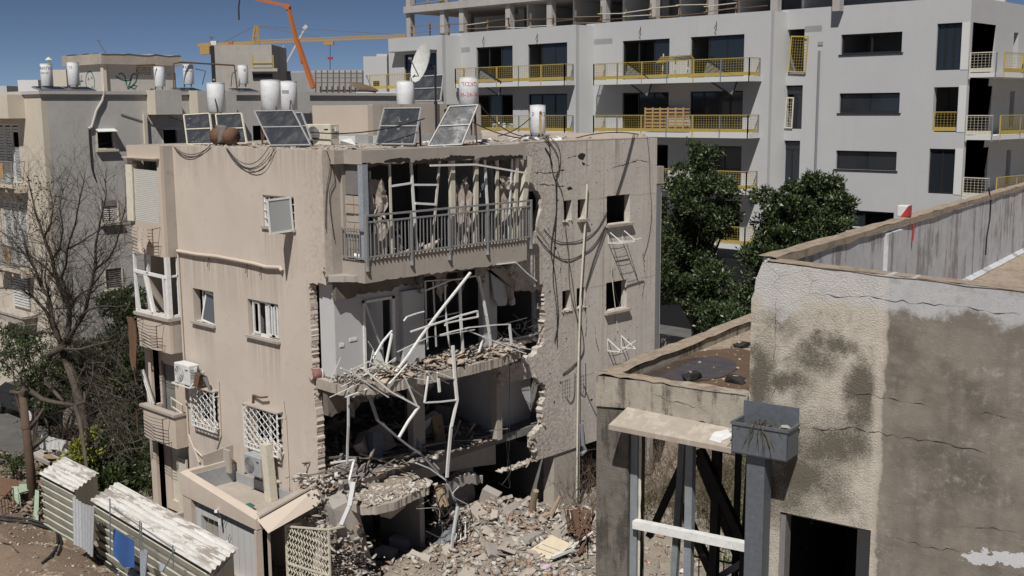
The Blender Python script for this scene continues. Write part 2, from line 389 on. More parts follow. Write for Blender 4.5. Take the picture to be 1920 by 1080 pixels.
# floors, roof, inner shell
FL = [(2.7,2.95),(5.68,5.9),(8.72,8.95)]
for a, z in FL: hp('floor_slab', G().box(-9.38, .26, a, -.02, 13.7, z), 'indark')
roof = hp('roof_slab', G().box(-7.4,.24,11.62,.2,13.75,11.97).box(-9.36,.0,11.6,-7.4,13.75,11.96), 'dusty')
hp('back_wall', G().box(-9.4,13.75,0,.4,13.95,11.97), 'tan_side')
hp('rear_side_wall', G().box(-9.6,.05,-.2,-9.4,13.95,11.97), 'tan')
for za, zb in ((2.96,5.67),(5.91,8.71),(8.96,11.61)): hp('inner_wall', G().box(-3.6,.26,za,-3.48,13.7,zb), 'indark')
for y in (6.3,):
    hp('inner_wall', G().box(-3.4,y,2.96,-.1,y+.12,5.67), 'inwall'); hp('inner_wall', G().box(-3.4,y,8.96,-.1,y+.12,11.61), 'inwall')
for za, zb in ((2.96,5.67),(5.91,8.71),(8.96,11.61)):
    hp('inner_wall', G().box(-9.3,8.6,za,.15,8.72,zb), 'indark'); hp('inner_wall', G().box(-9.3,10.6,za,.15,10.72,zb), 'inwall')
# facade over the balconies: fascia with a broken lower edge
low = jag([(6.75,11.5),(6.2,11.62),(5.4,11.55),(4.4,11.6),(3.6,11.66),(2.6,11.68),(1.9,11.6),(.72,11.66)], .09, .03, rj)
hp('roof_fascia', G().plate([[(.72,11.98),(6.75,11.98)] + low], YZ, .7, .93), 'tan_side')
for y0_, y1_, zz in ((1.3,2.2,11.64),(3.0,4.6,11.63),(4.7,6.6,11.58)):
    hp('spalled_edge_shade', G().plate([jag([(y0_,zz),((y0_+y1_)/2,zz-.03),(y1_,zz-.02),(y1_,zz+.07),((y0_+y1_)/2,zz+.1),(y0_,zz+.05),(y0_,zz)],.08,.025,rj)[:-1]], YZ, .92,.934), 'black_void')  # thin dark plates: shade of the spalled recess put into the colour
for k in range(7): G().rock((rj.uniform(-.08,.06),-.01+rj.uniform(-.02,.02),8.52+.06*k+rj.uniform(0,.05)),(.05+.08*rj.random(),.05,.07+.06*rj.random()),rj,1,10).make('spalled_lump', M['dark_soffit'], front)
hp('roof_overhang', G().box(.0,.72,11.72,.7,6.75,11.97), 'concrete')
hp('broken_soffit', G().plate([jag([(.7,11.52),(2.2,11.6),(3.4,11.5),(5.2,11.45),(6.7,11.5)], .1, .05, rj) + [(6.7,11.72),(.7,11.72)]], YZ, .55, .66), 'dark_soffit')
# upper balcony: slab edge, railing
low = jag([(6.75,8.52),(5.6,8.5),(4.2,8.54),(2.0,8.55),(.72,8.54)], .12, .025, rj)
hp('balcony_parapet_beam', G().plate([[(.72,9.1),(6.75,9.1)] + low], YZ, .7, .93).box(0,.72,8.75,.7,6.75,8.95), 'tan_side')
bedge = hp('balcony_tile_edge', G().box(.62,.56,9.1,.945,6.8,9.15), 'dusty')
for k in range(46):
    y = .7 + k*.133
    G().obox((.925, y, 9.165), (.12, .1, .04), rotm(rj.uniform(-.2,.2), rj.uniform(-.25,.25), .5+rj.uniform(-.1,.1))).make('edge_tile', M['dusty'], bedge)
RAIL = hp('balcony_railing', G().bar((.96,.6,10.3),(.96,6.95,10.3),.05).bar((.96,.6,10.13),(.96,6.95,10.13),.045).bar((.96,.6,9.22),(.96,6.95,9.22),.04)
          .bar((.06,.5,9.95),(.96,.5,9.95),.035).bar((.06,.5,9.2),(.96,.5,9.2),.035), 'rail_grey')
bal = G().bar((0,0,0),(0,0,.91),.022).make('baluster', M['rail_grey'], RAIL); bal.location = (.96,.75,9.22)
for k in range(1, 47):
    o = bal.copy(); COL.objects.link(o); o.location = (.96, .75 + k*.132, 9.22); o.rotation_euler = (rj.uniform(-.015,.015), rj.uniform(-.01,.01), 0)
for k in range(7):
    o = bal.copy(); COL.objects.link(o); o.location = (.1+k*.12, .5, 9.2); o.scale = (1,1,.8)
for y in (.62, 2.15, 3.55, 5.05, 6.9):
    G().box(.93,y-.03,8.98,1.0,y+.03,10.3).cyl((.965,y,8.86),(.965,y,9.0),.06,.04,8).make('railing_post', M['rail_grey'], RAIL)
for y in (1.35, 3.35, 5.1): pass
# glazing posts of the upper balcony, bent after the blast
hp('corner_post', G().box(.74,.56,9.12,.93,.74,11.66), 'post_blue')
def lean(y0, y1, m, w=.1, z0=9.15, z1=11.6, x=.78, x1=None):
    return hp('window_post', G().bar((x,y0,z0),(x1 if x1 else x,y1,z1), w, w*.7), m)
for y0, y1, m, w in [(1.62,1.6,'cream_al',.06),(2.5,2.35,'white_al',.07),(3.05,3.4,'cream_al',.06),(3.85,3.85,'cream_al',.16),(4.75,4.8,'cream_al',.13),
                     (5.32,5.15,'white_al',.07),(5.65,5.65,'cream_al',.1),(6.35,6.5,'cream_al',.12),(6.1,6.3,'white_al',.05),(6.55,7.0,'cream_al',.2)]:
    lean(y0, y1, m, w)
hp('window_post', G().bar((.78,1.6,11.0),(.78,2.4,11.05),.05).bar((.78,2.4,11.0),(.78,3.3,10.95),.05).bar((.8,2.45,10.5),(.8,3.2,10.42),.06).bar((.4,1.0,10.9),(.4,1.6,10.85),.07).bar((.3,1.3,10.2),(.3,1.3,11.4),.07), 'white_al')
hp('fallen_curtain_rail', G().path([(.95,2.9,11.5),(.97,4.6,11.46),(.99,6.7,11.12)], .06, .05), 'white_al')
# torn plaster and cloth hanging in the upper balcony
def rag(pl, m, name='torn_curtain', x=.68, amp=.12, seed=1):
    r = random.Random(seed); rows = []; q = []
    for (a, b), n in zip(zip(pl, pl[1:]), [3]*len(pl)):
        q += [tuple(a[i]+(b[i]-a[i])*k/n for i in range(3)) for k in range(n)]
    q.append(pl[-1])
    for ya, yb, z in q:
        ya += r.gauss(0,.035); yb += r.gauss(0,.035)
        rows.append([(x + (math.sin((ya+(yb-ya)*i/9)*17+z*1.3+seed)+.6*math.sin(z*7+i))*amp*.4 + r.uniform(-.025,.025), ya+(yb-ya)*i/9, z + r.uniform(-.04,.04)) for i in range(10)])
    g_ = G().grid(rows); g_.f = [f for f in g_.f if r.random() > .05]; g_.m = [0]*len(g_.f)
    return hp(name, g_, m, fix=False)
rag([(1.0,1.5,11.2),(.85,1.6,10.9),(.95,1.62,10.6),(.9,1.5,10.3),(1.1,1.7,10.0),(.95,1.65,9.6),(1.0,1.6,9.2)], 'cloth', seed=2)
rag([(4.35,4.5,11.1),(4.15,4.62,10.8),(4.1,4.66,10.3),(4.05,4.62,9.8),(4.2,4.6,9.4),(4.2,4.5,9.2)], 'cloth', seed=3, x=.72)
rag([(3.95,4.08,10.95),(3.95,4.15,10.4),(3.95,4.1,9.8),(3.9,4.12,9.2)], 'cloth', seed=8, x=.72)
rag([(5.0,5.3,11.2),(4.95,5.2,10.8),(4.9,5.05,10.5)], 'cloth_blue', seed=4)
rag([(5.75,6.1,10.9),(5.8,6.2,10.5),(5.85,6.25,10.1),(5.8,6.1,9.6)], 'cloth', seed=5, x=.7)
rag([(5.7,6.3,11.05),(5.9,6.45,10.85),(6.1,6.5,10.6),(6.1,6.6,10.3)], 'cloth', seed=6, x=.72)
rag([(1.1,2.4,10.05),(1.2,2.5,9.6),(1.2,2.55,9.2)], 'indark', seed=7, x=.2, name='torn_board')
for c_, s_ in [((.45,3.4,9.25),(.5,.8,.35)),((.5,2.6,9.2),(.3,.9,.2)),((.5,5.3,9.25),(.4,.9,.3)),((.4,4.4,9.2),(.4,.7,.3)),((.5,6.1,9.2),(.4,.5,.3)),((.5,1.3,9.2),(.4,.8,.4)),((.3,.75,9.25),(.5,.3,.2)),((.7,.62,9.22),(.4,.2,.2)),((.6,2.0,9.2),(.3,.4,.3)),((.6,4.9,9.2),(.3,.5,.35))]: hp('fallen_plaster', G().rock(c_,s_,rj), rj.choice(['white_sheet','dusty','cloth']))
# side wing
wj = pts('X', .41, [(938,886),(1009,863),(998,841),(1000,815),(1020,795),(1014,770),(1022,744),(1024,722),(1012,718),(1009,706),(985,709),(938,724),(935,687),(965,680),(1000,668),(1020,640),(1022,600),(1018,532),(968,543),(957,505)])
hol = pts('X', .41, [(992,359),(1008,357),(1016,374),(1015,391),(1011,404),(1005,433),(993,438)])
outw = [(13.95,1.93)] + [(13.95,11.98),(6.62,11.98)] + [(6.62,8.4)] + jag(wj[::-1], .07, .05, rj) + [(8.6,1.93)]
holes = [rect(11.2,9.2,12.45,10.14), rect(11.2,6.28,12.32,7.25), rect(9.04,9.5,9.43,10.13), rect(9.72,9.5,10.12,10.12), rect(8.97,6.62,9.4,7.25), rect(9.68,6.62,10.1,7.25), jag(hol+hol[:1], .12, .03, rj)[:-1]]
wing = hp('side_wall', G().plate([outw]+holes, YZ, .17, .41), 'wing')
hp('side_wall_end', G().box(.17,6.6,8.4,.41,6.78,8.54).box(-.2,6.62,9.1,.17,6.74,11.6), 'wing')
hp('broken_lintel', G().plate([jag(pts('X',.30,[(915,502),(1022,505),(1030,545),(968,546)]),.12,.04,rj)], YZ, .2,.3), 'tan_side')
for k in range(60):                       # crushed plaster clinging to the torn edge
    i = rj.randrange(len(wj)-1); t_ = rj.random(); a_ = wj[i][0]+(wj[i+1][0]-wj[i][0])*t_; b_ = wj[i][1]+(wj[i+1][1]-wj[i][1])*t_
    if b_ < 5.6 or rj.random() < .3: G().rock((.3+rj.uniform(-.12,.12),a_+rj.uniform(-.05,.12),b_+rj.uniform(-.08,.1)),(rj.uniform(.08,.26),rj.uniform(.08,.26),rj.uniform(.08,.24)),rj,1,12).make('broken_lump', M['dusty'], wing)
# window sills of the wing
for y0, y1, z in [(11.12,12.55,9.16),(11.1,12.42,6.23),(9.68,10.16,9.46)]:
    G().box(.38,y0,z-.05,.55,y1,z+.03).make('window_sill', M['dusty'], wing)
for y0, y1, z in [(8.95,9.46,9.44),(8.93,9.45,6.56),(9.66,10.14,6.57)]:
    s_ = G()
    for k in range(5): s_.rock((.42, y0+.1*k+.05, z+.03), (.12,.14,.1), rj)
    s_.make('broken_sill', M['dusty'], wing)
# small breeze holes low on the wing
for yc in (9.17, 9.98):
    for i in range(4):
        for j in range(5):
            G().box(.4, yc-.2+i*.115, 3.72+j*.13, .414, yc-.2+i*.115+.045, 3.72+j*.13+.085).make('vent_hole', M['indark'], wing)
# inner white walls and openings behind the lower balconies
q = rect(.24,5.9,8.4,8.5)
hp('balcony_back_wall', G().plate([q, rect(1.22,5.95,2.24,7.85), rect(3.4,5.95,5.75,8.3), rect(6.4,5.95,8.1,7.55)], YZ, -.12, 0), 'inwall')
hp('inner_corner_wall', G().plate([rect(-.66,5.9,-.12,8.5)], XZ, .26, .4), 'inwall')
hp('ceiling_remnant', G().plate([[(-.75,.26)]+jag([(.1,.02),(.7,.6),(.72,2.0),(.5,3.5),(.4,5.2),(.35,6.5)],.15,.05,rj)+[(-.12,6.5),(-.75,6.5)]], XY, 8.56, 8.72), 'concrete')
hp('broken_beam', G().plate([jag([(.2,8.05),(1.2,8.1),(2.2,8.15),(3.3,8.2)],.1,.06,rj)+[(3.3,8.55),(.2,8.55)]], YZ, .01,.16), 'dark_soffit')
for z, y0, w, h in [(6.75,.62,.2,.14),(6.85,.95,.36,.12)]:
    G().box(-.001,y0-.25,z,.02,y0-.25+w*.7,z+h*.7).make('light_switch', M['white_al'], HOUSE)
hp('door_frame', G().box(-.02,1.18,5.9,.05,1.25,7.9).box(-.02,2.2,5.9,.05,2.3,7.9).box(-.02,1.18,7.83,.05,2.3,7.9), 'white_al')
hp('open_door_leaf', G().obox((-.35,1.6,6.85),(.9,.05,1.9),rotm(0,0,.9)), 'inwall')
hp('tall_cupboard', G().box(-.02,2.5,5.9,.14,3.3,8.0), 'inwall')
hp('hanging_plaster_sheet', G().plate([jag(pts('X',.2,[(920,500),(955,498),(964,520),(966,570),(960,573),(955,545),(950,572),(935,574),(927,560)]),.15,.03,rj)], YZ, .15,.2), 'inwall')
hp('inner_column', G().box(-.1,5.7,5.9,.12,5.95,8.5), 'inwall')
# middle balcony slab, broken and sagging
s2 = [(-.66,.05),(.05,.02)] + jag([(.05,.02),(.35,.1),(.55,.45),(.78,.72),(.9,1.5),(.93,2.6),(1.0,3.6),(1.0,4.6),(.95,5.6),(.8,6.5),(.42,7.0)],.07,.02,rj)[1:] + [(-.1,7.0),(-.66,2)]
slab2 = hp('broken_balcony_slab', G().plate([s2], lambda a,b,t: (a,b,t-.12*max(0,a)), 5.58, 5.86), 'dusty')
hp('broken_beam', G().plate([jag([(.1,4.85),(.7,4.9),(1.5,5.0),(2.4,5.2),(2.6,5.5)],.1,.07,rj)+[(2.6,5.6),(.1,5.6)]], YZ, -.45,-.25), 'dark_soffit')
# first floor: beam, columns, pale inner wall
hp('edge_beam', G().plate([[(3.2,2.2)]+jag([(3.2,2.2),(5.2,2.1),(6.7,1.9)],.2,.02,rj)[1:]+jag([(6.7,2.85),(5.3,2.8),(4.0,2.78),(.3,2.92)],.1,.04,rj)+[(.3,2.5)]], YZ, -.65,-.4), 'concrete'); hp('floor_edge_slab', G().plate([[(-.6,.3)]+jag([(-.05,.3),(.05,1.5),(-.2,3.0),(-.45,4.6),(-.5,6.4)],.1,.05,rj)+[(-.9,6.4),(-.9,.3)]], XY, 2.72,2.93), 'dusty')
hp('column', G().box(-.45,3.1,2.95,-.2,3.55,5.6), 'concrete'); hp('column', G().box(.05,6.05,2.95,.3,6.28,5.6), 'tan_side')
hp('pale_inner_wall', G().plate([jag([(6.3,2.95),(8.55,2.95),(8.55,5.3),(8.0,5.4),(6.3,5.2),(6.3,2.95)],.2,.03,rj)[:-1]], YZ, -.75,-.6), 'inwall')
# ground floor
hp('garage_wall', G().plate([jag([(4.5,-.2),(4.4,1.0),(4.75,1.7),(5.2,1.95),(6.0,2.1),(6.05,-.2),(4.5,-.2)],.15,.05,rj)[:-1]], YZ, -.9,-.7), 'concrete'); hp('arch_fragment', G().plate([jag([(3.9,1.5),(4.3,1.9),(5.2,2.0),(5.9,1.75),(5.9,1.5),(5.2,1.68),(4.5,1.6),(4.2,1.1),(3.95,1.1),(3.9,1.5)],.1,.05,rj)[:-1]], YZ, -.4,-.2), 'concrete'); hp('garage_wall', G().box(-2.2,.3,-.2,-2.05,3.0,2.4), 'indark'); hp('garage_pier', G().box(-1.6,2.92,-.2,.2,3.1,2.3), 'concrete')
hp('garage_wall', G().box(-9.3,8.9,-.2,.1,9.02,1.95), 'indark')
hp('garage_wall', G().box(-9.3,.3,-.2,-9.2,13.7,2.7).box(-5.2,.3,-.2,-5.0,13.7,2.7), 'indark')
hp('pilotis_column', G().box(-.1,8.62,-.2,.36,9.75,1.95), 'tan_side')
hp('pilotis_column', G().box(-.1,12.9,-.2,.36,13.6,1.95), 'tan_side')
# ground-floor broken canopy
cn = jag([(-1.35,.45),(-.7,.3),(.2,.2),(.98,.2),(1.22,.55),(1.3,1.1),(1.15,1.8),(1.05,2.55),(.1,2.9),(-1.3,2.7),(-1.35,.45)],.07,.018,rj)[:-1]
canopy = hp('broken_canopy_slab', G().plate([cn], lambda a,b,t: (a,b,t-.05*a), 2.4, 2.63), 'dusty')
# ---- left bays
bay = lambda g, name='bay', m='tan', **k: hp(name, g, m, **k)
bay(G().plate([rect(-9.4,8.6,-7.38,11.97), rect(-9.12,9.62,-7.6,11.58)], XZ, -.43, -.33).box(-9.4,-.33,8.6,-9.28,.05,11.97), 'bay_wall')
bay(G().box(-7.5,-.33,8.6,-7.38,.0,11.97), 'bay_side_wall', 'tan_side')  # bay flank in the darker tan, which carries its shade
bay(G().box(-9.39,-.33,8.6,-7.39,.24,8.7), 'bay_floor')
shut = hp('roller_shutter', G().box(-9.12,-.36,9.6,-7.6,-.32,9.66).box(-9.12,-.37,11.5,-7.6,-.25,11.6).box(-9.14,-.42,9.6,-9.06,-.3,11.4).box(-7.66,-.40,9.6,-7.6,-.3,11.6), 'cream_al')
for k in range(28):
    G().obox((-8.36,-.38-.0014*k,11.2-.058*k),(1.42,.018,.05),rotm(.28,0.02,0)).make('slat', M['slat_white'], shut)
G().obox((-9.2,-.5,10.5),(.28,.05,1.75),rotm(0,.03,.25)).make('swung_out_side_panel', M['cream_al'], shut)
hp('bay_hood', G().box(-9.45,-.58,11.58,-7.42,-.43,11.62), 'tan')
hp('bay_back', G().box(-9.3,.3,8.7,-7.4,.34,11.6), 'indark')
hp('bay_front_panel', G().box(-9.39,-.428,5.6,-7.39,-.33,6.62).box(-9.39,-.33,5.6,-9.3,.24,6.62), 'tan'); hp('bay_side_panel', G().box(-7.5,-.33,5.6,-7.39,0,6.62), 'tan_side')
hp('bay_sill', G().box(-9.46,-.5,6.62,-7.34,.0,6.72), 'tan_side'); hp('bay_floor', G().box(-9.38,-.33,5.6,-7.5,.24,5.7), 'tan')
bw = hp('bay_window', G().box(-7.5,-.43,6.72,-7.36,-.3,8.6).box(-9.42,-.43,6.72,-9.34,-.35,8.6)
   .bar((-9.4,-.4,8.02),(-7.42,-.4,7.98),.09).bar((-9.4,-.4,6.76),(-7.42,-.4,6.76),.08).bar((-8.55,-.4,8.0),(-8.45,-.4,8.6),.09)
   .bar((-7.43,-.36,8.0),(-7.43,.0,8.0),.06).bar((-7.43,-.36,6.76),(-7.43,.0,6.76),.07).bar((-7.43,-.03,6.72),(-7.43,-.03,8.6),.06), 'white_al')
for a, b2 in [((-9.35,-.42,7.95),(-9.2,-.42,6.8)),((-8.75,-.42,7.95),(-8.35,-.44,6.8)),((-8.62,-.42,7.95),(-8.3,-.4,6.8)),((-7.6,-.42,7.95),(-7.55,-.42,6.8))]:
    G().bar(a, b2, .07).make('sash_stile', M['white_al'], bw)
hp('bay_room_wall', G().box(-9.3,1.2,5.7,-7.4,1.25,8.6).box(-7.4,.24,5.7,-7.3,1.2,8.6), 'inwall')
hp('balcony_front_panel', G().box(-9.36,-.425,2.57,-7.36,-.32,3.6).box(-9.36,-.32,2.57,-9.26,.2,3.6), 'tan'); hp('balcony_side_panel', G().box(-7.46,-.32,2.57,-7.36,0,3.6), 'tan')
hp('balcony_coping', G().box(-9.45,-.5,3.6,-7.32,-.25,3.68).box(-7.5,-.25,3.6,-7.32,0.0,3.68), 'tan_side'); hp('balcony_floor', G().box(-9.36,-.32,2.57,-7.4,.24,2.7), 'tan')
hp('balcony_back', G().plate([rect(-9.7,0,-7.4,5.6), rect(-9.15,2.9,-8.45,4.95), rect(-9.0,.35,-8.4,2.3)], XZ, .24, .4), 'tan')
hp('balcony_door', G().box(-9.15,.3,2.9,-8.45,.34,4.95).box(-9.2,.2,2.9,-9.1,.26,5.0), 'indark')
hp('front_pier', G().box(-9.75,-.05,-.2,-9.4,.24,5.6), 'tan')
hp('ground_door', G().box(-9.0,.3,.35,-8.4,.34,2.3), 'cream_al')
# ------------------------------------------------------------------ windows of the front wall
def sill(x0, x1, z, d=.1): G().box(x0-.06, -d, z-.07, x1+.06, .03, z).make('window_sill', M['tan_side'], front)
def frame_rect(g, x0, z0, x1, z1, y, w=.05, d=.05):
    return g.box(x0,y,z0,x0+w,y+d,z1).box(x1-w,y,z0,x1,y+d,z1).box(x0+w,y,z0,x1-w,y+d,z0+w).box(x0+w,y,z1-w,x1-w,y+d,z1)
x0,z0,x1,z1 = WIN['w1']
w = frame_rect(G(), x0, z0, x1, z1, .05).box(-2.06,.06,z0,-2.0,.1,z1).make('window', M['white_al'], HOUSE)
for k in (1,2,3): G().bar((x0,.04,z0+k*.22),(x1,.04,z0+k*.22),.022).make('bar', M['white_al'], w)
for k in (1,2): G().bar((x0+k*.25,.05,z0),(x0+k*.25,.05,z1),.02).make('bar', M['white_al'], w)
sash = frame_rect(G(), 0, -.02, .86, .95, 0, .05, .04); sash.box(.05,.015,.03,.81,.025,.9)
so = frame_rect(G(), 0, 0, .82, .93, -.02, .05, .04).make('open_sash', M['white_al'], HOUSE); so.location = (-1.34,-.0,9.8); so.rotation_euler = (.05,.03,math.radians(180+95))
p = G().box(.05,-.005,.05,.77,.005,.88).make('pane', M['frosted'], so)
sill(x0,x1,z0,.06)
x0,z0,x1,z1 = WIN['w2']
w = frame_rect(G(), x0+.3, z0+.05, x1-.02, z1-.02, .14).make('window', M['white_al'], HOUSE)
t = frame_rect(G(), 0, 0, .75, .92, -.02, .06, .05).make('loose_sash', M['white_al'], HOUSE); t.location = (x0+.38,.02,z0+.05); t.rotation_euler = (-.12,.16,.1)
G().box(.06,0,.06,.69,.01,.86).make('pane', M['glass'], t)
G().box(x0+.3,.2,z0+.42,x1,.21,z0+.5).make('inner_bar', M['white_al'], w)
sill(x0,x1,z0)
x0,z0,x1,z1 = WIN['w3']
w = frame_rect(G(), x0+.08, z0, x1, z1, .1, .07).box(x0+.75,.08,z0,x0+.86,.15,z1).make('window', M['white_al'], HOUSE)
for a in (x0+.15, x0+.9, x0+1.05): frame_rect(G(), a, z0+.06, a+.32, z1-.06, .06, .05, .04).make('sash', M['white_al'], w)
G().box(x0+.95,.12,z0+.07,x0+1.4,.13,z1-.07).make('pane', M['frosted'], w)
G().box(x0+.5,.3,z0+.1,x0+.72,.32,z1-.3).make('curtain', M['white_sheet'], w)
sill(x0,x1,z0)
# burglar grilles of wavy bars
def grille(x0, z0, x1, z1, y, lab=None, dx=.165):
    gr = G().bar((x0,y,z0),(x0,y,z1),.035).bar((x1,y,z0),(x1,y,z1),.035).bar((x0,y,z0),(x1,y,z0),.035).bar((x0,y,z1),(x1,y,z1),.035).bar((x0,y,z0+.14),(x1,y,z0+.14),.025)
    for x in (x0,x1):
        for z in (z0+.1,z1-.15): gr.bar((x,y,z),(x,.02,z),.03)
    gr = gr.make('window_grille', M['white_al'], HOUSE)
    n = int((x1-x0)/dx)
    for k in range(n+1):
        pts_ = []; m = 10; zz = z1-z0-.16
        for i in range(m+1):
            s = i/m; pts_.append((x0+(x1-x0)*k/n + (.5*dx if (i+k) % 2 else -.5*dx)*.85, y, z0+.15+zz*s))
        G().path(pts_, .02, .016).make('wavy_bar', M['white_al'], gr)
    for k in range(n):
        x = x0 + (k+.5)*(x1-x0)/n
        G().bar((x-.05,y,z0+.01),(x,y,z0+.12),.015).bar((x,y,z0+.12),(x+.05,y,z0+.01),.015).make('foot_motif', M['white_al'], gr)
    G().box(x0-.02,y-.05,z1,x1+.02,.0,z1+.03).make('cover_strip', M['tan_side'], gr)
    return gr
grille(-6.8,3.42,-5.5,4.66,-.17); grille(-3.86,3.35,-2.2,4.62,-.2)
for k in ('b1','b2'):
    x0,z0,x1,z1 = WIN[k]
    w = frame_rect(G(), x0, z0, x1, z1, .1, .06).box((x0+x1)/2-.04,.1,z0,(x0+x1)/2+.04,.15,z1).make('window', M['white_al'], HOUSE)
    rows = [[(x0+.35+i*.07, .22+.03*math.sin(i*2.2), z) for i in range(9)] for z in (z0+.02,z1-.05)]
    G().grid([r[3:6] for r in rows]).make('curtain', M['inwall'], w, fix=False)
for k in WIN:                               # rooms behind the openings
    pass
# horizontal service pipe under the upper floor, with a kink, and the down pipe beside the bay
hp('service_pipe', G().tube([(-7.32,-.06,8.78),(-6.2,-.07,8.77),(-5.1,-.07,8.8),(-4.2,-.06,8.78),(-3.2,-.07,8.76),(-2.6,-.07,8.72),(-1.95,-.06,8.76),(-1.88,-.06,8.68)], .055, 8), 'tan')
for x in (-5.6,-3.6,-2.9): hp('pipe_bracket', G().bar((x,-.02,8.75),(x-.02,-.08,8.45),.02), 'rust')
hp('down_pipe', G().tube([(-7.32,-.05,8.78),(-7.3,-.05,6.0),(-7.28,-.05,3.0),(-6.7,-.05,2.2)], .03, 6).tube([(-7.0,-.05,2.6),(-5.1,-.06,1.95)],.03,6), 'tan')
hp('surface_conduit', G().tube([(-5.4,-.03,5.0),(-5.42,-.03,3.3),(-5.9,-.03,2.5)],.02,5), 'tan'); hp('surface_conduit', G().tube([(-2.0,-.03,4.6),(-1.98,-.03,2.5),(-2.05,-.03,2.2)],.015,5).tube([(-2.1,-.04,5.0),(-2.05,-.03,4.5)],.02,5), 'tan')
hp('bent_conduit', G().tube([(-3.55,-.06,4.9),(-3.1,-.12,4.92),(-2.75,-.12,5.0)],.03,6).tube([(-3.55,-.06,4.9),(-3.6,-.06,4.55)],.03,6), 'rust')
# ------------------------------------------------------------------ air conditioners
def ac_unit(name, lab, loc, rotz, size, m='white_sheet'):
    t = thing(name, lab, 'air conditioner', loc, rotz); a, d, h = size
    G().box(-a/2,-d,0,a/2,0,h).make('casing', M[m], t, bevel=.015)
    G().lathe((-a*.16,-d-.012,h*.5),[(h*.40,0),(h*.40,.012)],20,(0,1,0)).make('fan_recess', M['indark'], t)
    gr = G()
    for r_ in (.1,.17,.24,.31,.38):
        k = 20; gr.tube([(-a*.16+h*r_*math.cos(i*2*math.pi/k),-d-.018,h*.5+h*r_*math.sin(i*2*math.pi/k)) for i in range(k+1)],.006,4,False)
    for i in range(8): gr.bar((-a*.16,-d-.018,h*.5),(-a*.16+h*.39*math.cos(i*.785),-d-.018,h*.5+h*.39*math.sin(i*.785)),.008)
    gr.make('fan_grille', M['rail_grey'] if m != 'white_sheet' else M['white_al'], t)
    G().box(a*.26,-d-.004,h*.72,a*.42,-d,h*.78).make('badge', M['black_al'], t)
    for k in range(6): G().box(a/2,-d*.85,h*.35+k*.05,a/2+.006,-d*.2,h*.37+k*.05).make('vent_slit', M['indark'], t)
    G().box(a/2,-d*.5,h*.66,a/2+.03,-d*.15,h*.85).make('service_cover', M['white_al'], t)
    return t
t = ac_unit('air_conditioner', 'white outdoor air conditioner on brackets under the middle floor window, hoses beside it', (-6.73,-.12,4.78), 0, (.85,.36,.62))
G().bar((-.5,-.42,-.03),(-.5,.1,-.03),.04).bar((.5,-.42,-.03),(.5,.1,-.03),.04).bar((-.5,-.42,-.03),(.5,-.42,-.03),.03).bar((.5,-.4,-.03),(.5,.1,.4),.025).make('bracket', M['white_al'], t)
for k in range(5):
    r = rj; G().tube([(.46,-.1,.3),(.62+.05*k,-.16,.62-.05*k),(.75+.06*k,-.1,.35),(.95+.05*k,-.02,-.1-.05*k),(1.15,-.02,-.32-.04*k),(.98-.06*k,-.04,-.55-.07*k),(.75,-.04,-.4)],.018,5).make('hose', M['grey_al' if k%2 else 'cable_grey'], t)
G().obox((.62,-.15,.2),(.2,.2,.42),rotm(0,.3,.2)).make('valve_wrap', M['rust'], t)
t = ac_unit('air_conditioner', 'grey weathered air conditioner above the annex roof, beside a leaning cream post', (-3.05,-.1,2.72), 0, (.8,.42,.58), 'zinc')
G().bar((-.4,-.42,-.03),(-.4,.1,-.03),.04).bar((.4,-.42,-.03),(.4,.1,-.03),.04).make('bracket', M['rust'], t)
t = thing('leaning_post', 'cream square post standing upright on the annex roof before the grey air conditioner', 'post', PX(509,938,'Z',2.06), 0, rot=(.02,-.06,.1))
G().box(-.14,-.12,0,.14,.12,1.65).make('shaft', M['cream_al'], t); G().box(-.14,-.121,.3,-.1,-.11,1.3).make('chip', M['dusty'], t)
# ------------------------------------------------------------------ drying lines on the bays
def lines(name, lab, x0, x1, z0, z1, y, n, loc=None):
    t = thing(name, lab, 'clothes line', (x0,y,z0))
    for k in range(n):
        z = (z1-z0)*k/(n-1)
        G().tube([(.05,-.25,z+.05),(.5*(x1-x0),-.27,z-.03),(x1-x0-.1,-.25,z)],.008,4).make('line', M['cable'], t)
    for x in (.02,x1-x0-.1):
        G().bar((x,.02,z1-z0+.06),(x,-.28,z1-z0+.02),.02).bar((x,.02,-.02),(x,-.28,-.02),.02).bar((x,-.27,-.04),(x,-.27,z1-z0+.05),.02).make('arm', M['rust'], t)
    return t
lines('clothes_line', 'sagging clothes lines on the topmost bay, under its roller shutter', -9.35,-7.5,8.95,9.45,-.43,6)
lines('clothes_line', 'clothes lines on the beige panel under the white framed bay window', -9.0,-7.6,5.85,6.45,-.43,7)
lines('clothes_line', 'clothes lines on the front of the lowest balcony', -9.3,-7.55,2.75,3.5,-.43,8)
def drape(name, lab, cat, rows, m):
    return tag(G().grid(rows).make(name, M[m], smooth=True, fix=False), lab, cat)
rr = random.Random(11)
def hang(cx, y, z, w, h, seed):
    r = random.Random(seed); rows = []
    for j in range(7):
        s = j/6; ww = w*(1-.45*s)
        rows.append([(cx+(i/6-.5)*ww+.1*s, y+.05*math.sin(i*2+j)+r.uniform(-.01,.01), z-h*s-.03*r.random()-.06*abs(i-3)*s) for i in range(7)])
    return rows
drape('hanging_cloth', 'beige cloth drying on the lines of the topmost bay', 'cloth', hang(-8.25,-.72,9.5,.75,.62,1), 'tan')
drape('hanging_cloth', 'dark red brown blanket hanging off the corner beside the white framed bay window', 'cloth', hang(-9.5,-.6,6.55,.55,1.6,2), 'rust')
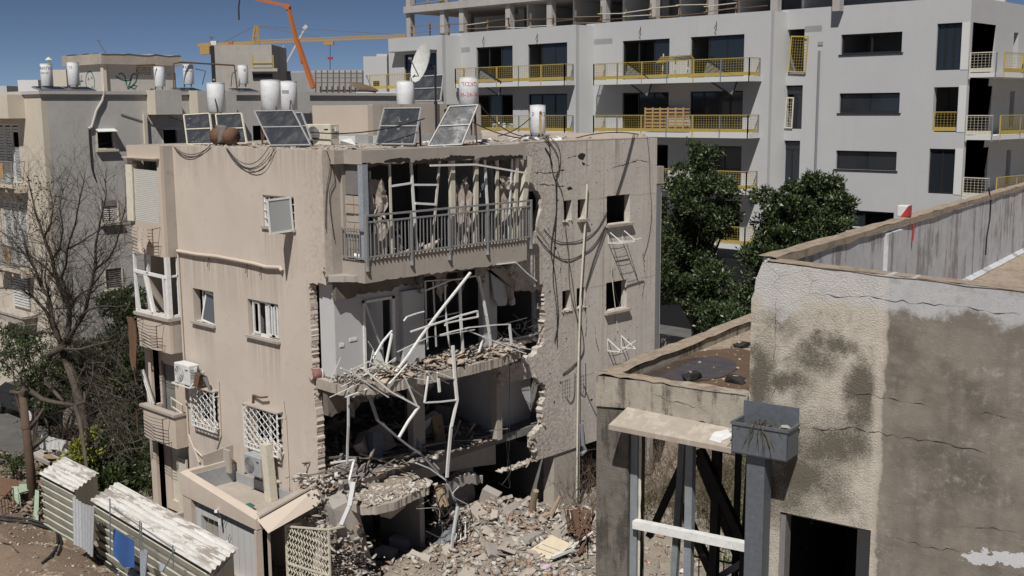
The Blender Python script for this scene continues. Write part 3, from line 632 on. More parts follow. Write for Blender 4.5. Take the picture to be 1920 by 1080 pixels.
# loose rods standing in the lowest balcony and a small frame on its coping
for k,(a,b_) in enumerate([((-9.3,-.15,3.65),(-9.55,-.3,4.75)),((-9.15,-.15,3.65),(-9.45,-.3,4.78))]):
    tag(G().bar(a,b_,.07,.04).make('window_rail', M['white_al']), ['outer grey aluminium rail leaning on the lowest balcony corner','inner grey aluminium rail leaning on the lowest balcony corner'][k], 'rail', 'rails leaning on the lowest balcony')
t = thing('loose_metal_frame', 'small white frame lying on the coping of the lowest balcony by the wall', 'frame', (-7.6,-.2,3.7), 0, rot=(.3,.35,.2))
frame_rect(G(), -.3,0,.25,.4,0,.05,.03).make('rim', M['cream_al'], t)
# ------------------------------------------------------------------ annex at the foot of the front
AN = thing('roofed_annex', 'low flat roofed annex at the foot of the beige house front', 'annex')
def ap(name, g, m): return g.make(name, M[m], AN)
ap('front_wall', G().plate([[(-4.45,-.2),(-1.12,-.2),(-1.12,1.98),(-4.45,1.98)], rect(-4.2,.85,-3.3,1.55)], XZ, -1.55, -1.4), 'inwall')
for k in range(11): G().box(-4.4+k*.3,-1.556,-.1,-4.39+k*.3,-1.549,1.9).make('cladding_joint', M['dusty'], AN)
ap('niche', G().box(-4.2,-1.4,.85,-3.3,-1.2,1.55), 'concrete')
ap('corner_pier', G().box(-4.9,-1.7,-.2,-4.45,-1.4,2.0), 'tan'); ap('corner_pier', G().box(-1.2,-1.75,-.2,-1.12,-1.3,1.9), 'tan')
ap('parapet', G().add([(-4.95,-1.72,2.02),(-1.12,-1.72,1.93),(-1.12,-1.45,1.93),(-4.95,-1.45,2.02),(-4.95,-1.72,2.68),(-1.15,-1.72,2.22),(-1.15,-1.5,2.3),(-4.95,-1.5,2.72)],
    [(0,3,2,1),(4,5,6,7),(0,1,5,4),(1,2,6,5),(2,3,7,6),(3,0,4,7)]), 'tan')
ap('side_parapet', G().box(-4.95,-1.5,1.9,-4.75,-.03,2.72), 'tan')
ap('back_panel', G().box(-5.0,-.35,2.4,-4.5,-.28,3.1).obox((-4.85,-.5,2.85),(.05,1.0,.5),rotm(.1)), 'tan_side')
ap('roof_deck', G().box(-4.75,-1.5,1.9,-1.15,-.02,2.06), 'dusty')
ap('flashing', G().box(-4.74,-1.49,2.06,-4.7,-.03,2.6).box(-4.7,-.06,2.06,-1.2,-.03,2.36), 'zinc')
ap('teeth_trim', G().path([(-4.45+k*.11, -1.6-(.08 if k%2 else 0), 1.97) for k in range(31)], .03), 'cream_al')
fp = [PX(503,1000,'Y',-1.72), PX(606,942,'Y',-.2), PX(592,914,'Y',-.25), PX(483,976,'Y',-1.72)]; fo = Vector((-.2,.16,.08)); fc = Vector((-.1,.08,.06))
ap('fallen_parapet', G().add(fp+[p+fo for p in fp],[(0,1,2,3),(7,6,5,4),(0,4,5,1),(1,5,6,2),(2,6,7,3),(3,7,4,0)]), 'tan')
ap('coping', G().bar(fp[3]+fc+Vector((0,0,.03)), fp[2]+fc+Vector((0,0,.03)), .3, .05), 'dusty')
ap('lower_ledge', G().box(-4.9,-1.75,.1,-1.0,-1.55,.3), 'tan_side')
for z in (.2,.9,1.6): G().tube([(-2.6,-1.62,z+.5),(-2.9,-1.62,z)],.01,4).make('wire', M['cable'], AN)
tag(G().rock((-2.2,-1.2,2.2),(.34,.25,.22),rr,1,14).make('bucket_lump', M['blue'] if 0 else paint('green_plastic',(.03,.12,.09),.5)), 'dark green plastic lump on the annex roof by the cream post', 'plastic scrap')
tag(G().rock((-2.75,-1.4,2.25),(.3,.2,.26),rr,1,14).make('lamp_scrap', M['grey_al']), 'grey broken lamp on the annex roof edge', 'lamp')
tag(G().bar((-3.0,-1.7,2.0),(-2.95,-1.72,1.6),.05).bar((-3.05,-1.62,1.98),(-2.9,-1.85,2.05),.08).make('wall_lamp', M['white_al']), 'white wall lamp hanging on the annex parapet', 'lamp')
# steps, door and patterned grille left of the annex
ap('porch_wall', G().box(-6.9,-1.3,-.1,-5.2,-1.15,.7).box(-6.95,-1.35,.7,-5.15,-1.1,.78).box(-6.95,-1.2,-.1,-6.8,-.1,.7), 'tan_side')
ap('gate_leaf', G().box(-8.1,-.05,0,-7.5,-.0,2.1), 'cream_al')
gr = ap('patterned_screen', G().bar((-5.6,-1.0,0),(-5.6,-1.0,2.1),.04).bar((-5.0,-1.3,0),(-5.0,-1.3,2.1),.04).bar((-5.6,-1.0,2.1),(-5.0,-1.3,2.1),.04), 'cream_al')
for i in range(5):
    for j in range(14):
        x = -5.55+i*.12; y = -1.02-i*.06; z = .08+j*.145
        G().bar((x-.05,y+.02,z-.06),(x+.05,y-.02,z+.06),.02).bar((x-.05,y+.02,z+.06),(x+.05,y-.02,z-.06),.02).make('lattice_cross', M['cream_al'], gr)
# caged window at the torn corner, lowest floor
gc = thing('security_cage', 'cream wavy bar security cage at the torn foot of the house, rubble on top', 'security cage', (-.75,-1.05,0))
gcg = G()
for a,b_ in [((0,0,0),(0,0,1.95)),((1.9,0,0),(1.9,0,2.35)),((0,0,1.95),(1.9,0,2.35)),((0,0,.05),(1.9,0,.05)),((0,.5,0),(0,.5,1.9)),((0,0,1.95),(0,.5,1.9)),((0,0,.9),(1.9,0,1.1)),((1.9,0,2.35),(1.9,.5,2.3))]: gcg.bar(a,b_,.045)
gcg.make('frame', M['cream_al'], gc)
for k in range(15):
    x = .06+k*.128; z1 = 1.95+.4*x/1.9
    G().path([(x+(.045 if i%2 else -.045),0,.05+i*.095) for i in range(int((z1-.05)/.095)+1)],.024,.02).make('wavy_bar', M['cream_al'], gc)
for k in range(4):
    y = .06+k*.12
    G().path([(0,y+(.04 if i%2 else -.04),.05+i*.095) for i in range(20)],.024,.02).make('wavy_bar', M['cream_al'], gc)
tag(G().box(-.7,-.9,-.1,1.1,-.85,.0).box(-.6,.1,-.1,-.1,.2,2.0).make('cage_back_wall', M['dusty']), 'dusty low wall behind the wavy bar security cage', 'wall')
# ------------------------------------------------------------------ sheds
def corr(P0, U_, V_, n, amp):               # ribbed sheet: P0 corner, U_ along ribs, V_ across
    P0, U_, V_ = Vector(P0), Vector(U_), Vector(V_); N_ = U_.cross(V_).normalized(); rows = []
    for i in range(n*4+1):
        s = i/(n*4); h = amp if i % 4 == 1 else (amp*.8 if i % 4 == 2 else 0)
        rows.append([P0+V_*s+U_*t+N_*(h+rr.uniform(-.003,.003)) for t in (0,.2,.4,.6,.8,1)])
    return rows
def peel_mat(name, ang):
    b = NB(name); v = b.map((1,1,1),(0,0,-ang)); n1 = b.noise(1.0,6,.72,b.map((1.1,7.5,2),(0,0,-ang))); n2 = b.noise(.8,3,.5,b.map((.5,3.0,1),(0,0,-ang),(3,1,0))); n3 = b.noise(7,6,.75)
    c = b.mix(b.ramp(n3,.3,.7), (.53,.52,.49), (.64,.63,.6)); k_ = b.math('MULTIPLY', b.ramp(n1,.49,.54), b.ramp(n2,.4,.5,.2,1)); c = b.mix(b.math('MULTIPLY', k_, .9), c, (.27,.235,.2))
    c = b.mix(b.math('MULTIPLY', b.ramp(n3,.58,.63), .5), c, (.3,.26,.22)); b.bump(n1,.15,.01); return b.fin(c,.8,0,.2)
M['peel'] = peel_mat('peeling_white_sheet', -.3)
b = NB('mossy_panel'); n1 = b.noise(1.1, 5, .6, b.map((2,2,.6))); n2 = b.noise(12, 4, .6)
c = b.mix(b.ramp(n1, .35, .68), (.5,.485,.41), (.4,.39,.315)); c = b.mix(b.ramp(n2, .55, .75, 0, .4), c, (.25,.235,.19))
b.bump(n2, .25, .01); M['moss'] = b.fin(c, .85)
def shed(lab, A, B, D, E_, wz, wall, ribs, nplank, bottom):
    """A,B front eave (left,right), D back left; the wall runs below A..B down to the given bottom heights"""
    A, B, D = Vector(A), Vector(B), Vector(D)
    t = thing('corrugated_shed', lab, 'shed')
    gw = G(); A2, B2 = A+(B-A)*.03+(D-A)*.05, A+(B-A)*.97+(D-A)*.05
    gw.grid([[A2-Vector((0,0,.05)),B2-Vector((0,0,.05))],[Vector((A2.x,A2.y,-.2)),Vector((B2.x,B2.y,-.2))]])
    gw.grid([[B2-Vector((0,0,.05)),B2+(D-A)*.9],[Vector((B2.x,B2.y,-.2)),Vector((B2.x+(D-A).x*.9,B2.y+(D-A).y*.9,-.2))]])
    gw.make('wall', M['moss'], t, fix=False)
    for k in range(nplank):
        z = .06 + k*(wz/nplank); Aa = Vector((A2.x,A2.y,z)); Bb = Vector((B2.x,B2.y,z)); sv = (Bb-Aa).normalized(); up_ = Vector((sv.y,-sv.x,0))*.35+Vector((0,0,1))
        dz = min(1.0,(A.z-.05)/wz); G().bar(Aa+Vector((0,-.05,0)), Bb+Vector((0,-.05,0)), .03, wz/nplank*.97, up_).make('plank', M['moss'], t)
    G().grid(corr(A+(D-A)*-.05, (B-A), (D-A)*1.05, ribs, .05)).make('roof_sheet', peel_mat('peeling_shed_sheet', math.atan2((B-A).y,(B-A).x)), t, fix=False)
    return t
def at(x, y, z): return PX(x, y, 'Z', z)
A, B, D = at(76,887,1.8), at(141,921,1.8), at(121,856,1.95)
shed('small shed with peeling white corrugated roof, nearer the brown wooden pole', A, B, D, None, 1.75, None, 6, 7, None)
A, B, D = at(172,937,1.8), at(398,1072,1.8), at(221,904,1.95)
SH = shed('long shed with peeling white corrugated roof reaching towards the annex', A, B, D, None, 1.75, None, 6, 7, None)
SB, SD = B, D
# ------------------------------------------------------------------ the white apartment block being built behind
M['render_grey'] = plaster('light_grey_render', (.46,.462,.465), (.3,.3,.29), var=.05, streak=.28, spots=.12, bump=.06, scale=.5)
M['render_white'] = plaster('white_render', (.6,.6,.59), (.45,.44,.42), var=.04, streak=.12, spots=.15, bump=.08, scale=.6)
M['grey_conc'] = plaster('grey_frame_concrete', (.4,.38,.36), (.22,.2,.18), var=.15, streak=.35, spots=.4, bump=.4)
M['room'] = plaster('grey_unfinished_room', (.3,.3,.3), (.2,.2,.2), var=.1, streak=.2, spots=.2, bump=.1)
NBK = thing('unfinished_apartment_block', 'pale grey modern apartment block still being built, yellow guard rails on its balconies', 'apartment block', (-10,38,0))
O_ = Vector((-10,38,0))
def wp(name, g, m, parent=None, **k):
    g.v = [(x-O_.x, y-O_.y, z-O_.z) for x, y, z in g.v]
    return g.make(name, M[m], parent or NBK, **k)
ZB = 18.25
dz = [14.72, 11.58, 8.44, 5.3, 2.2]         # balcony floor levels
# wall stretches: (name, X range, Y, top, openings)
s0 = [rect(-6.38,15.79,-2.92,16.86), rect(-6.35,12.64,-2.9,13.71), rect(-6.42,9.58,-2.92,10.6), rect(-6.44,6.45,-2.92,7.35)]
nar = [rect(-9.8,14.9,-8.6,17.3), rect(-9.8,11.76,-8.6,14.2), rect(-9.85,8.6,-8.65,11.1), rect(-9.85,5.4,-8.65,8.0)]
cor = [rect(-1.08,14.8,.2,17.15), rect(-1.08,11.66,.2,13.95), rect(-1.15,8.47,.2,10.8), rect(-1.15,5.3,.2,7.6)]
w0 = wp('wall', G().plate([rect(-10.3,0,.62,18.4)]+s0+nar+cor, XZ, 40, 40.35), 'render_grey')
s1 = [rect(a,z,b_,z+2.35) for z in dz[:4] for a, b_ in ((-20.0,-16.48),(-14.97,-11.35))]
w1 = wp('wall', G().plate([rect(-22.9,0,-9.66,18.25)]+s1, XZ, 38.2, 38.5), 'render_grey')
s2_ = [rect(a,z,b_,z+2.35) for z in dz[:4] for a, b_ in ((-30.98,-27.63),(-26.27,-22.95))]
w2 = wp('wall', G().plate([rect(-33.5,0,-22.24,18.1)]+s2_, XZ, 36.4, 36.7), 'render_grey')
w3 = wp('wall', G().plate([rect(-37.9,0,-32.4,17.9), rect(-36.25,14.4,-32.95,16.75), rect(-36.25,11.3,-32.95,13.6)], XZ, 34.6, 34.9), 'render_grey')
for x, y0, y1, z in [(-9.66,38.5,40.3,18.25),(-22.24,36.7,38.5,18.1),(-32.4,34.9,36.7,17.9)]:
    wp('return_wall', G().box(x-.3,y0,0,x,y1,z), 'render_white')
wp('parapet', G().box(-10.3,40.35,17.9,.32,40.7,18.4).box(-22.9,38.5,17.9,-9.97,38.7,18.25), 'render_white')
# right side
s4 = [rect(40.3,z,43.35,z+2.35) for z in (14.8,11.66,8.47,5.3)] + [rect(46.0,z+.2,46.7,z+2.1) for z in (14.8,11.66,8.47)] + [rect(49,z+.2,49.6,z+2.1) for z in (14.8,11.66,8.47)]
wr = wp('side_wall', G().plate([rect(40.36,0,60,18.4)]+s4, YZ, .3, .62), 'render_grey')
for z in (14.8,11.66,8.47,5.3): wp('corner_column', G().box(.22,39.98,z,.6,40.34,z+2.35), 'render_white')
for k, z in enumerate((14.62,11.5,8.36,5.2)):
    wp('balcony_slab', G().plate([[(.64,40.02),(2.05,40.02),(2.05,41),(3.2,52),(.64,52)]], XY, z-.22, z), 'render_white')
wp('roof_slab', G().box(-33,36.8,17.9,-22.5,50,18.02).box(-22.5,38.8,17.88,-9.9,52,18.05).box(-9.9,40.5,17.86,.3,60,18.08).box(-37.8,35,17.6,-32.5,48,17.75), 'grey_conc')
wp('end_wall', G().box(-37.9,34.9,0,-37.6,48,17.9), 'render_grey')
# floors and partitions inside
for z in dz[:4]:
    wp('floor_slab', G().plate([[(-37.5,35),(-32.8,35),(-32.8,36.8),(-22.7,36.8),(-22.7,38.6),(-10,38.6),(-10,40.4),(.25,40.4),(.25,48),(-37.5,48)]], XY, z-.25, z-.02), 'room')
wp('core_wall', G().box(-37,44,0,.2,44.2,17.8), 'room')
for x in (-33.5,-27,-22.6,-15.8,-9.98,-2.0,-6.9):
    wp('partition_wall', G().box(x,40.4 if x > -10 else (38.6 if x > -22.7 else 37),0,x+.14,44,17.8), 'room')
for z in dz[:4]:
    for x in (-18.6,-12.6,-30,-24.4):
        y = 41.2
        wp('partition_wall', G().box(x,y,z,x+1.6,y+.12,z+2.7), 'room')
# sliding windows: frames and dark panes
def slide(x0, z0, x1, z1, y, glazed, n=2):
    fr = wp('window', frame_rect(G(), x0, z0, x1, z1, y+.12, .09, .1), 'black_al')
    w_ = (x1-x0)/n
    for k in range(1, n): wp('mullion', G().box(x0+k*w_-.05,y+.13,z0,x0+k*w_+.05,y+.2,z1), 'black_al', fr)
    for k in glazed: wp('pane', G().box(x0+k*w_,y+.155,z0+.05,x0+(k+1)*w_,y+.165,z1-.05), 'dark_glass', fr)
for i, z in enumerate(dz[:4]):
    gl = [(1,),(0,1,2),(0,1,2),(0,1,2)][i]
    slide(-20,z,-16.48,z+2.35,38.2, [(2,),(1,2),(0,1),(0,2)][i], 3); slide(-14.97,z,-11.35,z+2.35,38.2, [(1,2),(0,1,2,3),(1,2),(0,1)][i], 4 if i == 1 else 3)
    slide(-30.98,z,-27.63,z+2.35,36.4, [(2,),(1,),(0,),(1,)][i], 3); slide(-26.27,z,-22.95,z+2.35,36.4, [(1,2),(0,1,2),(0,1),(0,)][i], 3)
for i, r_ in enumerate(s0):
    (a, c0), _, (b_, d0), _ = r_
    slide(a,c0,b_,d0,40.02, [(),(0,1),(0,1),(0,)][i], 2)
    wp('window_sill', G().box(a-.1,39.94,c0-.05,b_+.1,40.02,c0), 'black_al' if i < 3 else 'render_white')
for i, r_ in enumerate(nar[1:]):
    (a, c0), _, (b_, d0), _ = r_
    slide(a,c0,b_,d0,40.05, (1,) if i == 0 else (0,1), 2)
    wp('transom', G().box(a+.05,40.17,d0-.5,b_-.05,40.2,d0-.06), 'dark_glass')
slide(-1.08,14.8,.2,17.15,40.0,(0,1,2),3); slide(-1.15,8.47,.2,10.8,40.0,(0,1),2); slide(-36.25,14.4,-32.95,16.75,34.6,(0,1),2); slide(-36.25,11.3,-32.95,13.6,34.6,(0,1),2)
for z in (14.8,8.47):
    fr = wp('window', G().box(.4,40.4,z,.5,40.5,z+2.35).box(.4,41.8,z,.5,41.95,z+2.35).box(.4,43.2,z,.5,43.34,z+2.35).box(.4,40.4,z+2.25,.5,43.3,z+2.35), 'black_al')
    for y in (40.5,41.95): wp('pane', G().box(.44,y,z+.03,.46,y+1.28,z+2.27), 'glass', fr)  # side panes: the sky's reflection is put into their paler grey
# balcony slabs along the front
for z in dz[:4]:
    wp('balcony_slab', G().box(-21.4,37.0,z-.3,-10.16,38.2,z-.02), 'render_white'); wp('balcony_slab', G().box(-32.2,35.5,z-.3,-22.3,36.4,z-.02), 'render_white')
for x0,x1,y,z in [(-22.65,-20.8,38.2,16.95),(-33.2,-31.6,36.4,16.8),(-8.6,-7.55,40.0,17.1)]:
    wp('recess_band', G().box(x0,y-.004,z-.0,x1,y+.02,z+.33), 'room')
wp('drain_pipe', G().cyl((-7.6,39.93,0),(-7.62,39.93,16.05),.07,.07,8), 'grey_al'); wp('wall_vent', G().box(-7.75,39.96,16.35,-7.45,40,16.55), 'room')
for x,y,z in [(-13.2,38.15,17.5),(-25.4,36.35,17.35),(-30.2,36.35,17.4),(-18.6,38.15,17.5)]:
    wp('loose_wire', G().tube([(x,y,z+.35),(x+.1,y-.15,z+.2),(x-.05,y-.1,z),(x+.05,y-.08,z-.15)],.02,4), 'cable')
wp('door_hood', G().box(-37.2,34.0,16.9,-32.9,34.6,16.96), 'grey_al')
# upper storey: bare concrete frame
UP = 18.5
for x in (-41.3,-37.6,-35.6,-31.0,-27.2,-22.6,-18.7,-14.5,-10.3,-6.5):
    wp('frame_column', G().box(x-.22,39.5,UP-.4,x+.22,39.95,UP+2.7), 'grey_conc')
for x in (-38.5,-33.0,-25.2,-20.3,-16.6,-12.2):
    wp('frame_column', G().box(x-.3,43.0,UP-.4,x+.3,43.4,UP+2.7), 'grey_conc')
wp('upper_slab', G().box(-41.6,39.3,UP+1.62,-22,52,UP+2.1), 'grey_conc')
wp('upper_slab', G().box(-21.99,39.5,UP+2.2,0,52,UP+2.6), 'grey_conc'); wp('lower_slab', G().box(-41.6,39.5,UP-.5,-37.7,48,UP-.2), 'grey_conc')
gpl = [rect(-41,UP-.3,0,UP+2.2)] + [rect(a,UP-.28,a+w,UP+1.95) for a, w in ((-40.4,1.0),(-37.3,1.6),(-33.8,1.0),(-29.0,.9),(-24.4,.9),(-19.6,.9),(-15.2,.8),(-11.0,.9))]
wp('upper_back_wall', G().plate([gpl[0]]+gpl[4:], XZ, 46, 46.2), 'render_white')
for x in (-30.6,-26.4,-22.2,-17.8,-13.6,-9.4): wp('upper_partition', G().box(x,41,UP-.3,x+.15,46,UP+2.2), 'render_white')
wp('starter_bars', G().path([(-41.2,39.6,UP+2.1),(-41.2,39.6,UP+3.2)],.04).path([(-40.6,39.6,UP+2.1),(-40.5,39.6,UP+3.0)],.04).path([(-37,39.6,UP+2.1),(-37,39.6,UP+3.2)],.04), 'rust')
# wooden edge guard on the upper storey
t = thing('timber_guard_rail', 'rough timber edge guard along the open top storey of the unfinished block', 'guard rail', (-41,39.2,18.1))
ru = random.Random(5)
for k in range(15):
    x = k*2.0+.4
    G().bar((x,0,0),(x+ru.uniform(-.12,.12),0,1.05+ru.uniform(-.1,.25)),.1,.06).make('post', M['wood'], t)
    z1, z2 = .45+ru.uniform(-.1,.1), .85+ru.uniform(-.12,.12)
    for z in (z1, z2):
        G().bar((x-.1,-.06,z),(x+2.1,-.06,z+ru.uniform(-.12,.12)),.14,.04).make('board', M[ru.choice(['wood','wood','cream_al','rust'])], t)
t = thing('yellow_guard_rail', 'yellow guard panels on the very top slab of the unfinished block', 'guard rail', (-40.6,39.4,20.6))
for k in range(3): G().bar((k*1.6,0,0),(k*1.6,0,1.0),.06).make('post', M['yellow'], t)
G().bar((0,0,.9),(3.4,0,.9),.06).bar((0,0,.1),(3.4,0,.2),.16,.03).make('board', M['yellow'], t)
# yellow mesh guard rails, one per balcony
def guard(lab, p, q, kind='yellow', h=1.0, post_m='grey_al', side=None):
    p, q = Vector(p), Vector(q); d = q-p; n = max(1, round(d.length/2.0)); t = thing('mesh_guard_rail', lab, 'guard rail', p, 0, 'yellow mesh guard rails on the unfinished block')
    m_ = M[kind]
    segs = [(Vector(), d)] + ([(d, d+Vector(side)), (Vector(), Vector(side))] if side else [])
    for a, e in segs:
        v = e-a; L_ = v.length; k = max(1, round(L_/2.0))
        G().bar(a+Vector((0,0,h)), e+Vector((0,0,h)), .045).make('top_rail', m_, t)
        G().bar(a+Vector((0,0,.14)), e+Vector((0,0,.14)), .03, .2).make('toe_board', m_, t)
        g_ = G(); nn = max(2, int(L_/.17))
        for i in range(nn+1):
            c_ = a+v*i/nn; g_.bar(c_+Vector((0,0,.22)), c_+Vector((0,0,h)), .011)
        for j in range(1,6): g_.bar(a+Vector((0,0,.2+j*.14)), e+Vector((0,0,.2+j*.14)), .011)
        g_.make('wire_mesh', m_, t, kind='stuff')
        for i in range(k+1):
            c_ = a+v*i/k
            G().bar(c_+Vector((0,-.04,-.3)), c_+Vector((0,-.04,h)), .06).make('post', M[post_m if i % 2 else kind], t)
    return t
FLN = ['top', 'second from top', 'third from top', 'fourth from top']
for i, z in enumerate(dz[:4]):
    guard('yellow mesh guard rail, wide balcony left of the narrow windows, %s row' % FLN[i], (-21.3,37.05,z-.02), (-10.25,37.05,z-.02), side=(0,1.1,0))
    guard('yellow mesh guard rail, far wide balcony behind the roof tanks, %s row' % FLN[i], (-32.1,35.55,z-.02), (-22.4,35.55,z-.02), side=(0,.8,0))
for i, z in enumerate((14.62,11.5,8.36)):
    guard('grey mesh guard rail on the corner balcony by the pale column, %s row' % FLN[i], (.7,40.06,z), (2.0,40.06,z), 'cream_al')
    guard('yellow mesh guard rail along the side of the corner balcony, %s row' % FLN[i], (2.03,41.0,z), (3.15,51.8,z))
guard('yellow mesh guard rail in the corner window opening below the topmost storey', (-1.05,40.15,11.68), (.18,40.15,11.68))
guard('yellow mesh guard rail at the farthest left balcony of the unfinished block', (-38.8,33.6,14.4), (-33.2,33.6,14.4))
def lean_panel(lab, loc, w, h, m, rx, ry=0, rz=0, glass=None, cat='panel', nm='mesh_screen'):
    t = thing(nm, lab, cat, loc, 0, rot=(rx,ry,rz))
    frame_rect(G(), 0,0,w,h,-.03,.07,.05).make('frame', M[m], t)
    if glass: G().box(.07,-.01,.07,w-.07,.0,h-.07).make('pane', M[glass], t)
    else:
        g_ = G()
        for i in range(1,int(w/.16)): g_.bar((i*.16,0,0),(i*.16,0,h),.012)
        for j in range(1,int(h/.16)): g_.bar((0,0,j*.16),(w,0,j*.16),.012)
        g_.make('wire_mesh', M[m], t, kind='stuff')
    return t
lean_panel('yellow mesh panel leaning in the topmost narrow window', (-9.5,39.9,14.95), 1.1, 2.0, 'yellow', 0, .06)
lean_panel('pale mesh panel leaning in the narrow window below the topmost one', (-9.65,39.95,11.8), .5, 1.75, 'cream_al', 0, .03)
lean_panel('dark framed glass leaf leaning on the top balcony, left of its middle', (-19.3,37.4,14.75), 2.2, 1.2, 'black_al', .3, .55, 0, 'frosted', 'window leaf', 'window_leaf')
lean_panel('dark framed glass leaf leaning at the right end of the top balcony', (-13.6,37.4,14.75), 2.4, 1.15, 'black_al', .3, .5, 0, 'frosted', 'window leaf', 'window_leaf')
lean_panel('dark framed glass leaf on the far top balcony behind the red lettered tank', (-30.2,35.8,14.75), 2.2, 1.1, 'black_al', .3, .45, 0, 'frosted', 'window leaf', 'window_leaf')
t = thing('stacked_guard_panels', 'heap of loose yellow guard panels on the top balcony between its two doors', 'guard panels', (-16.8,37.4,14.75))
for k in range(4): G().bar((.1*k,0,.9+.1*k),(2.6,-.1*k,1.05+.06*k),.14,.05).make('rail', M['yellow'], t)
for k in range(3): G().bar((.4+k*.9,0,0),(.4+k*.9,.1,1.4),.05).make('post', M['cream_al'], t)
lean_panel('yellow mesh gate panel on the corner balcony of the top row', (2.0,43.5,14.65), 1.5, 1.5, 'yellow', -.1)
# wooden crate of stacked boards
t = thing('timber_stack', 'stack of fresh orange boards on the second balcony', 'timber stack', (-17.4,37.35,11.6))
for j in range(7):
    for k in range(2):
        G().box(k*1.45,-.3,.07+j*.2,k*1.45+1.4,.25,.07+j*.2+.1).make('plank', M['orange_wood'], t)
for k in range(6): G().box(k*.55,-.32,.0,k*.55+.09,-.27,1.42).make('batten', M['orange_wood'], t)
b_ = G()
for k in range(14): b_.rock((-29.2+ru.uniform(0,2.2),36.0+ru.uniform(-.15,.15),11.75+ru.uniform(0,.25)), (.45,.35,.25), ru, 1, 12)
tag(b_.make('rubble_sacks', M['white_sheet']), 'heap of white sacks on the far second balcony', 'sacks', kind='stuff')
# ------------------------------------------------------------------ grey neighbour on the left
M['grey_plaster'] = plaster('grey_spatter_plaster', (.48,.46,.43), (.26,.24,.21), var=.1, streak=.45, spots=.3, bump=.55, scale=1.2)
M['cream_plaster'] = plaster('cream_plaster', (.56,.5,.41), (.3,.26,.2), var=.07, streak=.25, spots=.2, bump=.2)
GB = thing('grey_apartment_house', 'old grey plastered apartment house with a cream street front, behind the bare tree', 'apartment house', (-22,2.6,0))
def gp(name, g, m, parent=None, **k):
    g.v = [(x+22, y-2.6, z) for x, y, z in g.v]; return g.make(name, M[m], parent or GB, **k)
gw_ = [rect(4.85,11.42,5.66,12.25), rect(4.82,8.28,5.65,9.25), rect(4.82,5.4,5.66,6.3), rect(7.9,11.5,8.7,12.3), rect(12.6,11.6,13.6,12.3), rect(16,11.4,16.8,12.2)]
side = gp('side_wall', G().plate([rect(2.85,-.2,24,13.72)]+gw_, YZ, -22.25, -22), 'grey_plaster')
gf = [rect(-26.6,10.0,-24.35,12.5), rect(-26.6,6.4,-24.2,9.2), rect(-26.3,5.4,-24.4,6.5), rect(-25.9,2.0,-24.9,3.4)]
frt = gp('front_wall', G().plate([rect(-33,-.2,-22,13.72)]+gf, XZ, 2.6, 2.85), 'cream_plaster')
gp('roof_coping', G().box(-33,2.5,13.72,-21.9,2.9,13.85).box(-22.3,2.9,13.72,-21.9,24,13.85), 'grey_plaster'); gp('roof_slab', G().box(-33,2.9,13.5,-22.3,24,13.7), 'dusty'); gp('back_wall', G().box(-33,24,-.2,-22,24.2,13.8).box(-33.2,2.6,-.2,-33,24,13.8), 'grey_plaster')
gp('inner_shell', G().box(-23.6,3,0,-23.5,23.9,13.4).box(-32.9,3.9,0,-22.3,4,13.4), 'indark')
for y0, y1 in ((7.3,8.52),(9.35,11.3),(13.6,15.4)):
    gp('top_bay', G().box(-22,y0,12.86,-21.25,y1,13.9), 'grey_plaster'); gp('sunlit_bay_end', G().box(-21.98,y0-.05,12.86,-21.25,y0-.005,13.9), 'cream_plaster')  # bay ends: thin paler plates, sunlight on these faces put into the colour
gp('corner_pipe', G().box(-21.99,7.0,11.4,-21.85,7.15,12.9), 'cream_plaster')
for i, r_ in enumerate(gw_[:4]):
    (a, c0), _, (b_, d0), _ = r_
    fr = gp('window', G().box(-22.08,a,c0,-21.97,a+.05,d0).box(-22.08,b_-.05,c0,-21.97,b_,d0).box(-22.06,a,c0,-21.95,b_,c0+.05), 'cream_al')
    gp('window_sill', G().box(-22,a-.05,c0-.1,-21.85,b_+.1,c0), 'cream_plaster')
    if i in (0,3): gp('window_hood', G().obox((-21.85,(a+b_)/2,d0-.03),(.35,b_-a+.05,.03),rotm(0,.35,0)), 'white_sheet')
    if i == 1:
        gp('shutter_box', G().box(-22.05,a,d0-.25,-22.0,b_,d0), 'indark')
        for k in range(9):
            for s_ in (0,1): gp('slat', G().obox((-22.05,a+.22+s_*.42,c0+.05+k*.085),(.03,.36,.05),rotm(0,.5,0)), 'white_al', fr)
    if i == 2:
        for k in range(10): gp('slat', G().obox((-22.06,(a+b_)/2,c0+.05+k*.088),(.03,b_-a-.05,.06),rotm(0,.5,0)), 'indark', fr)
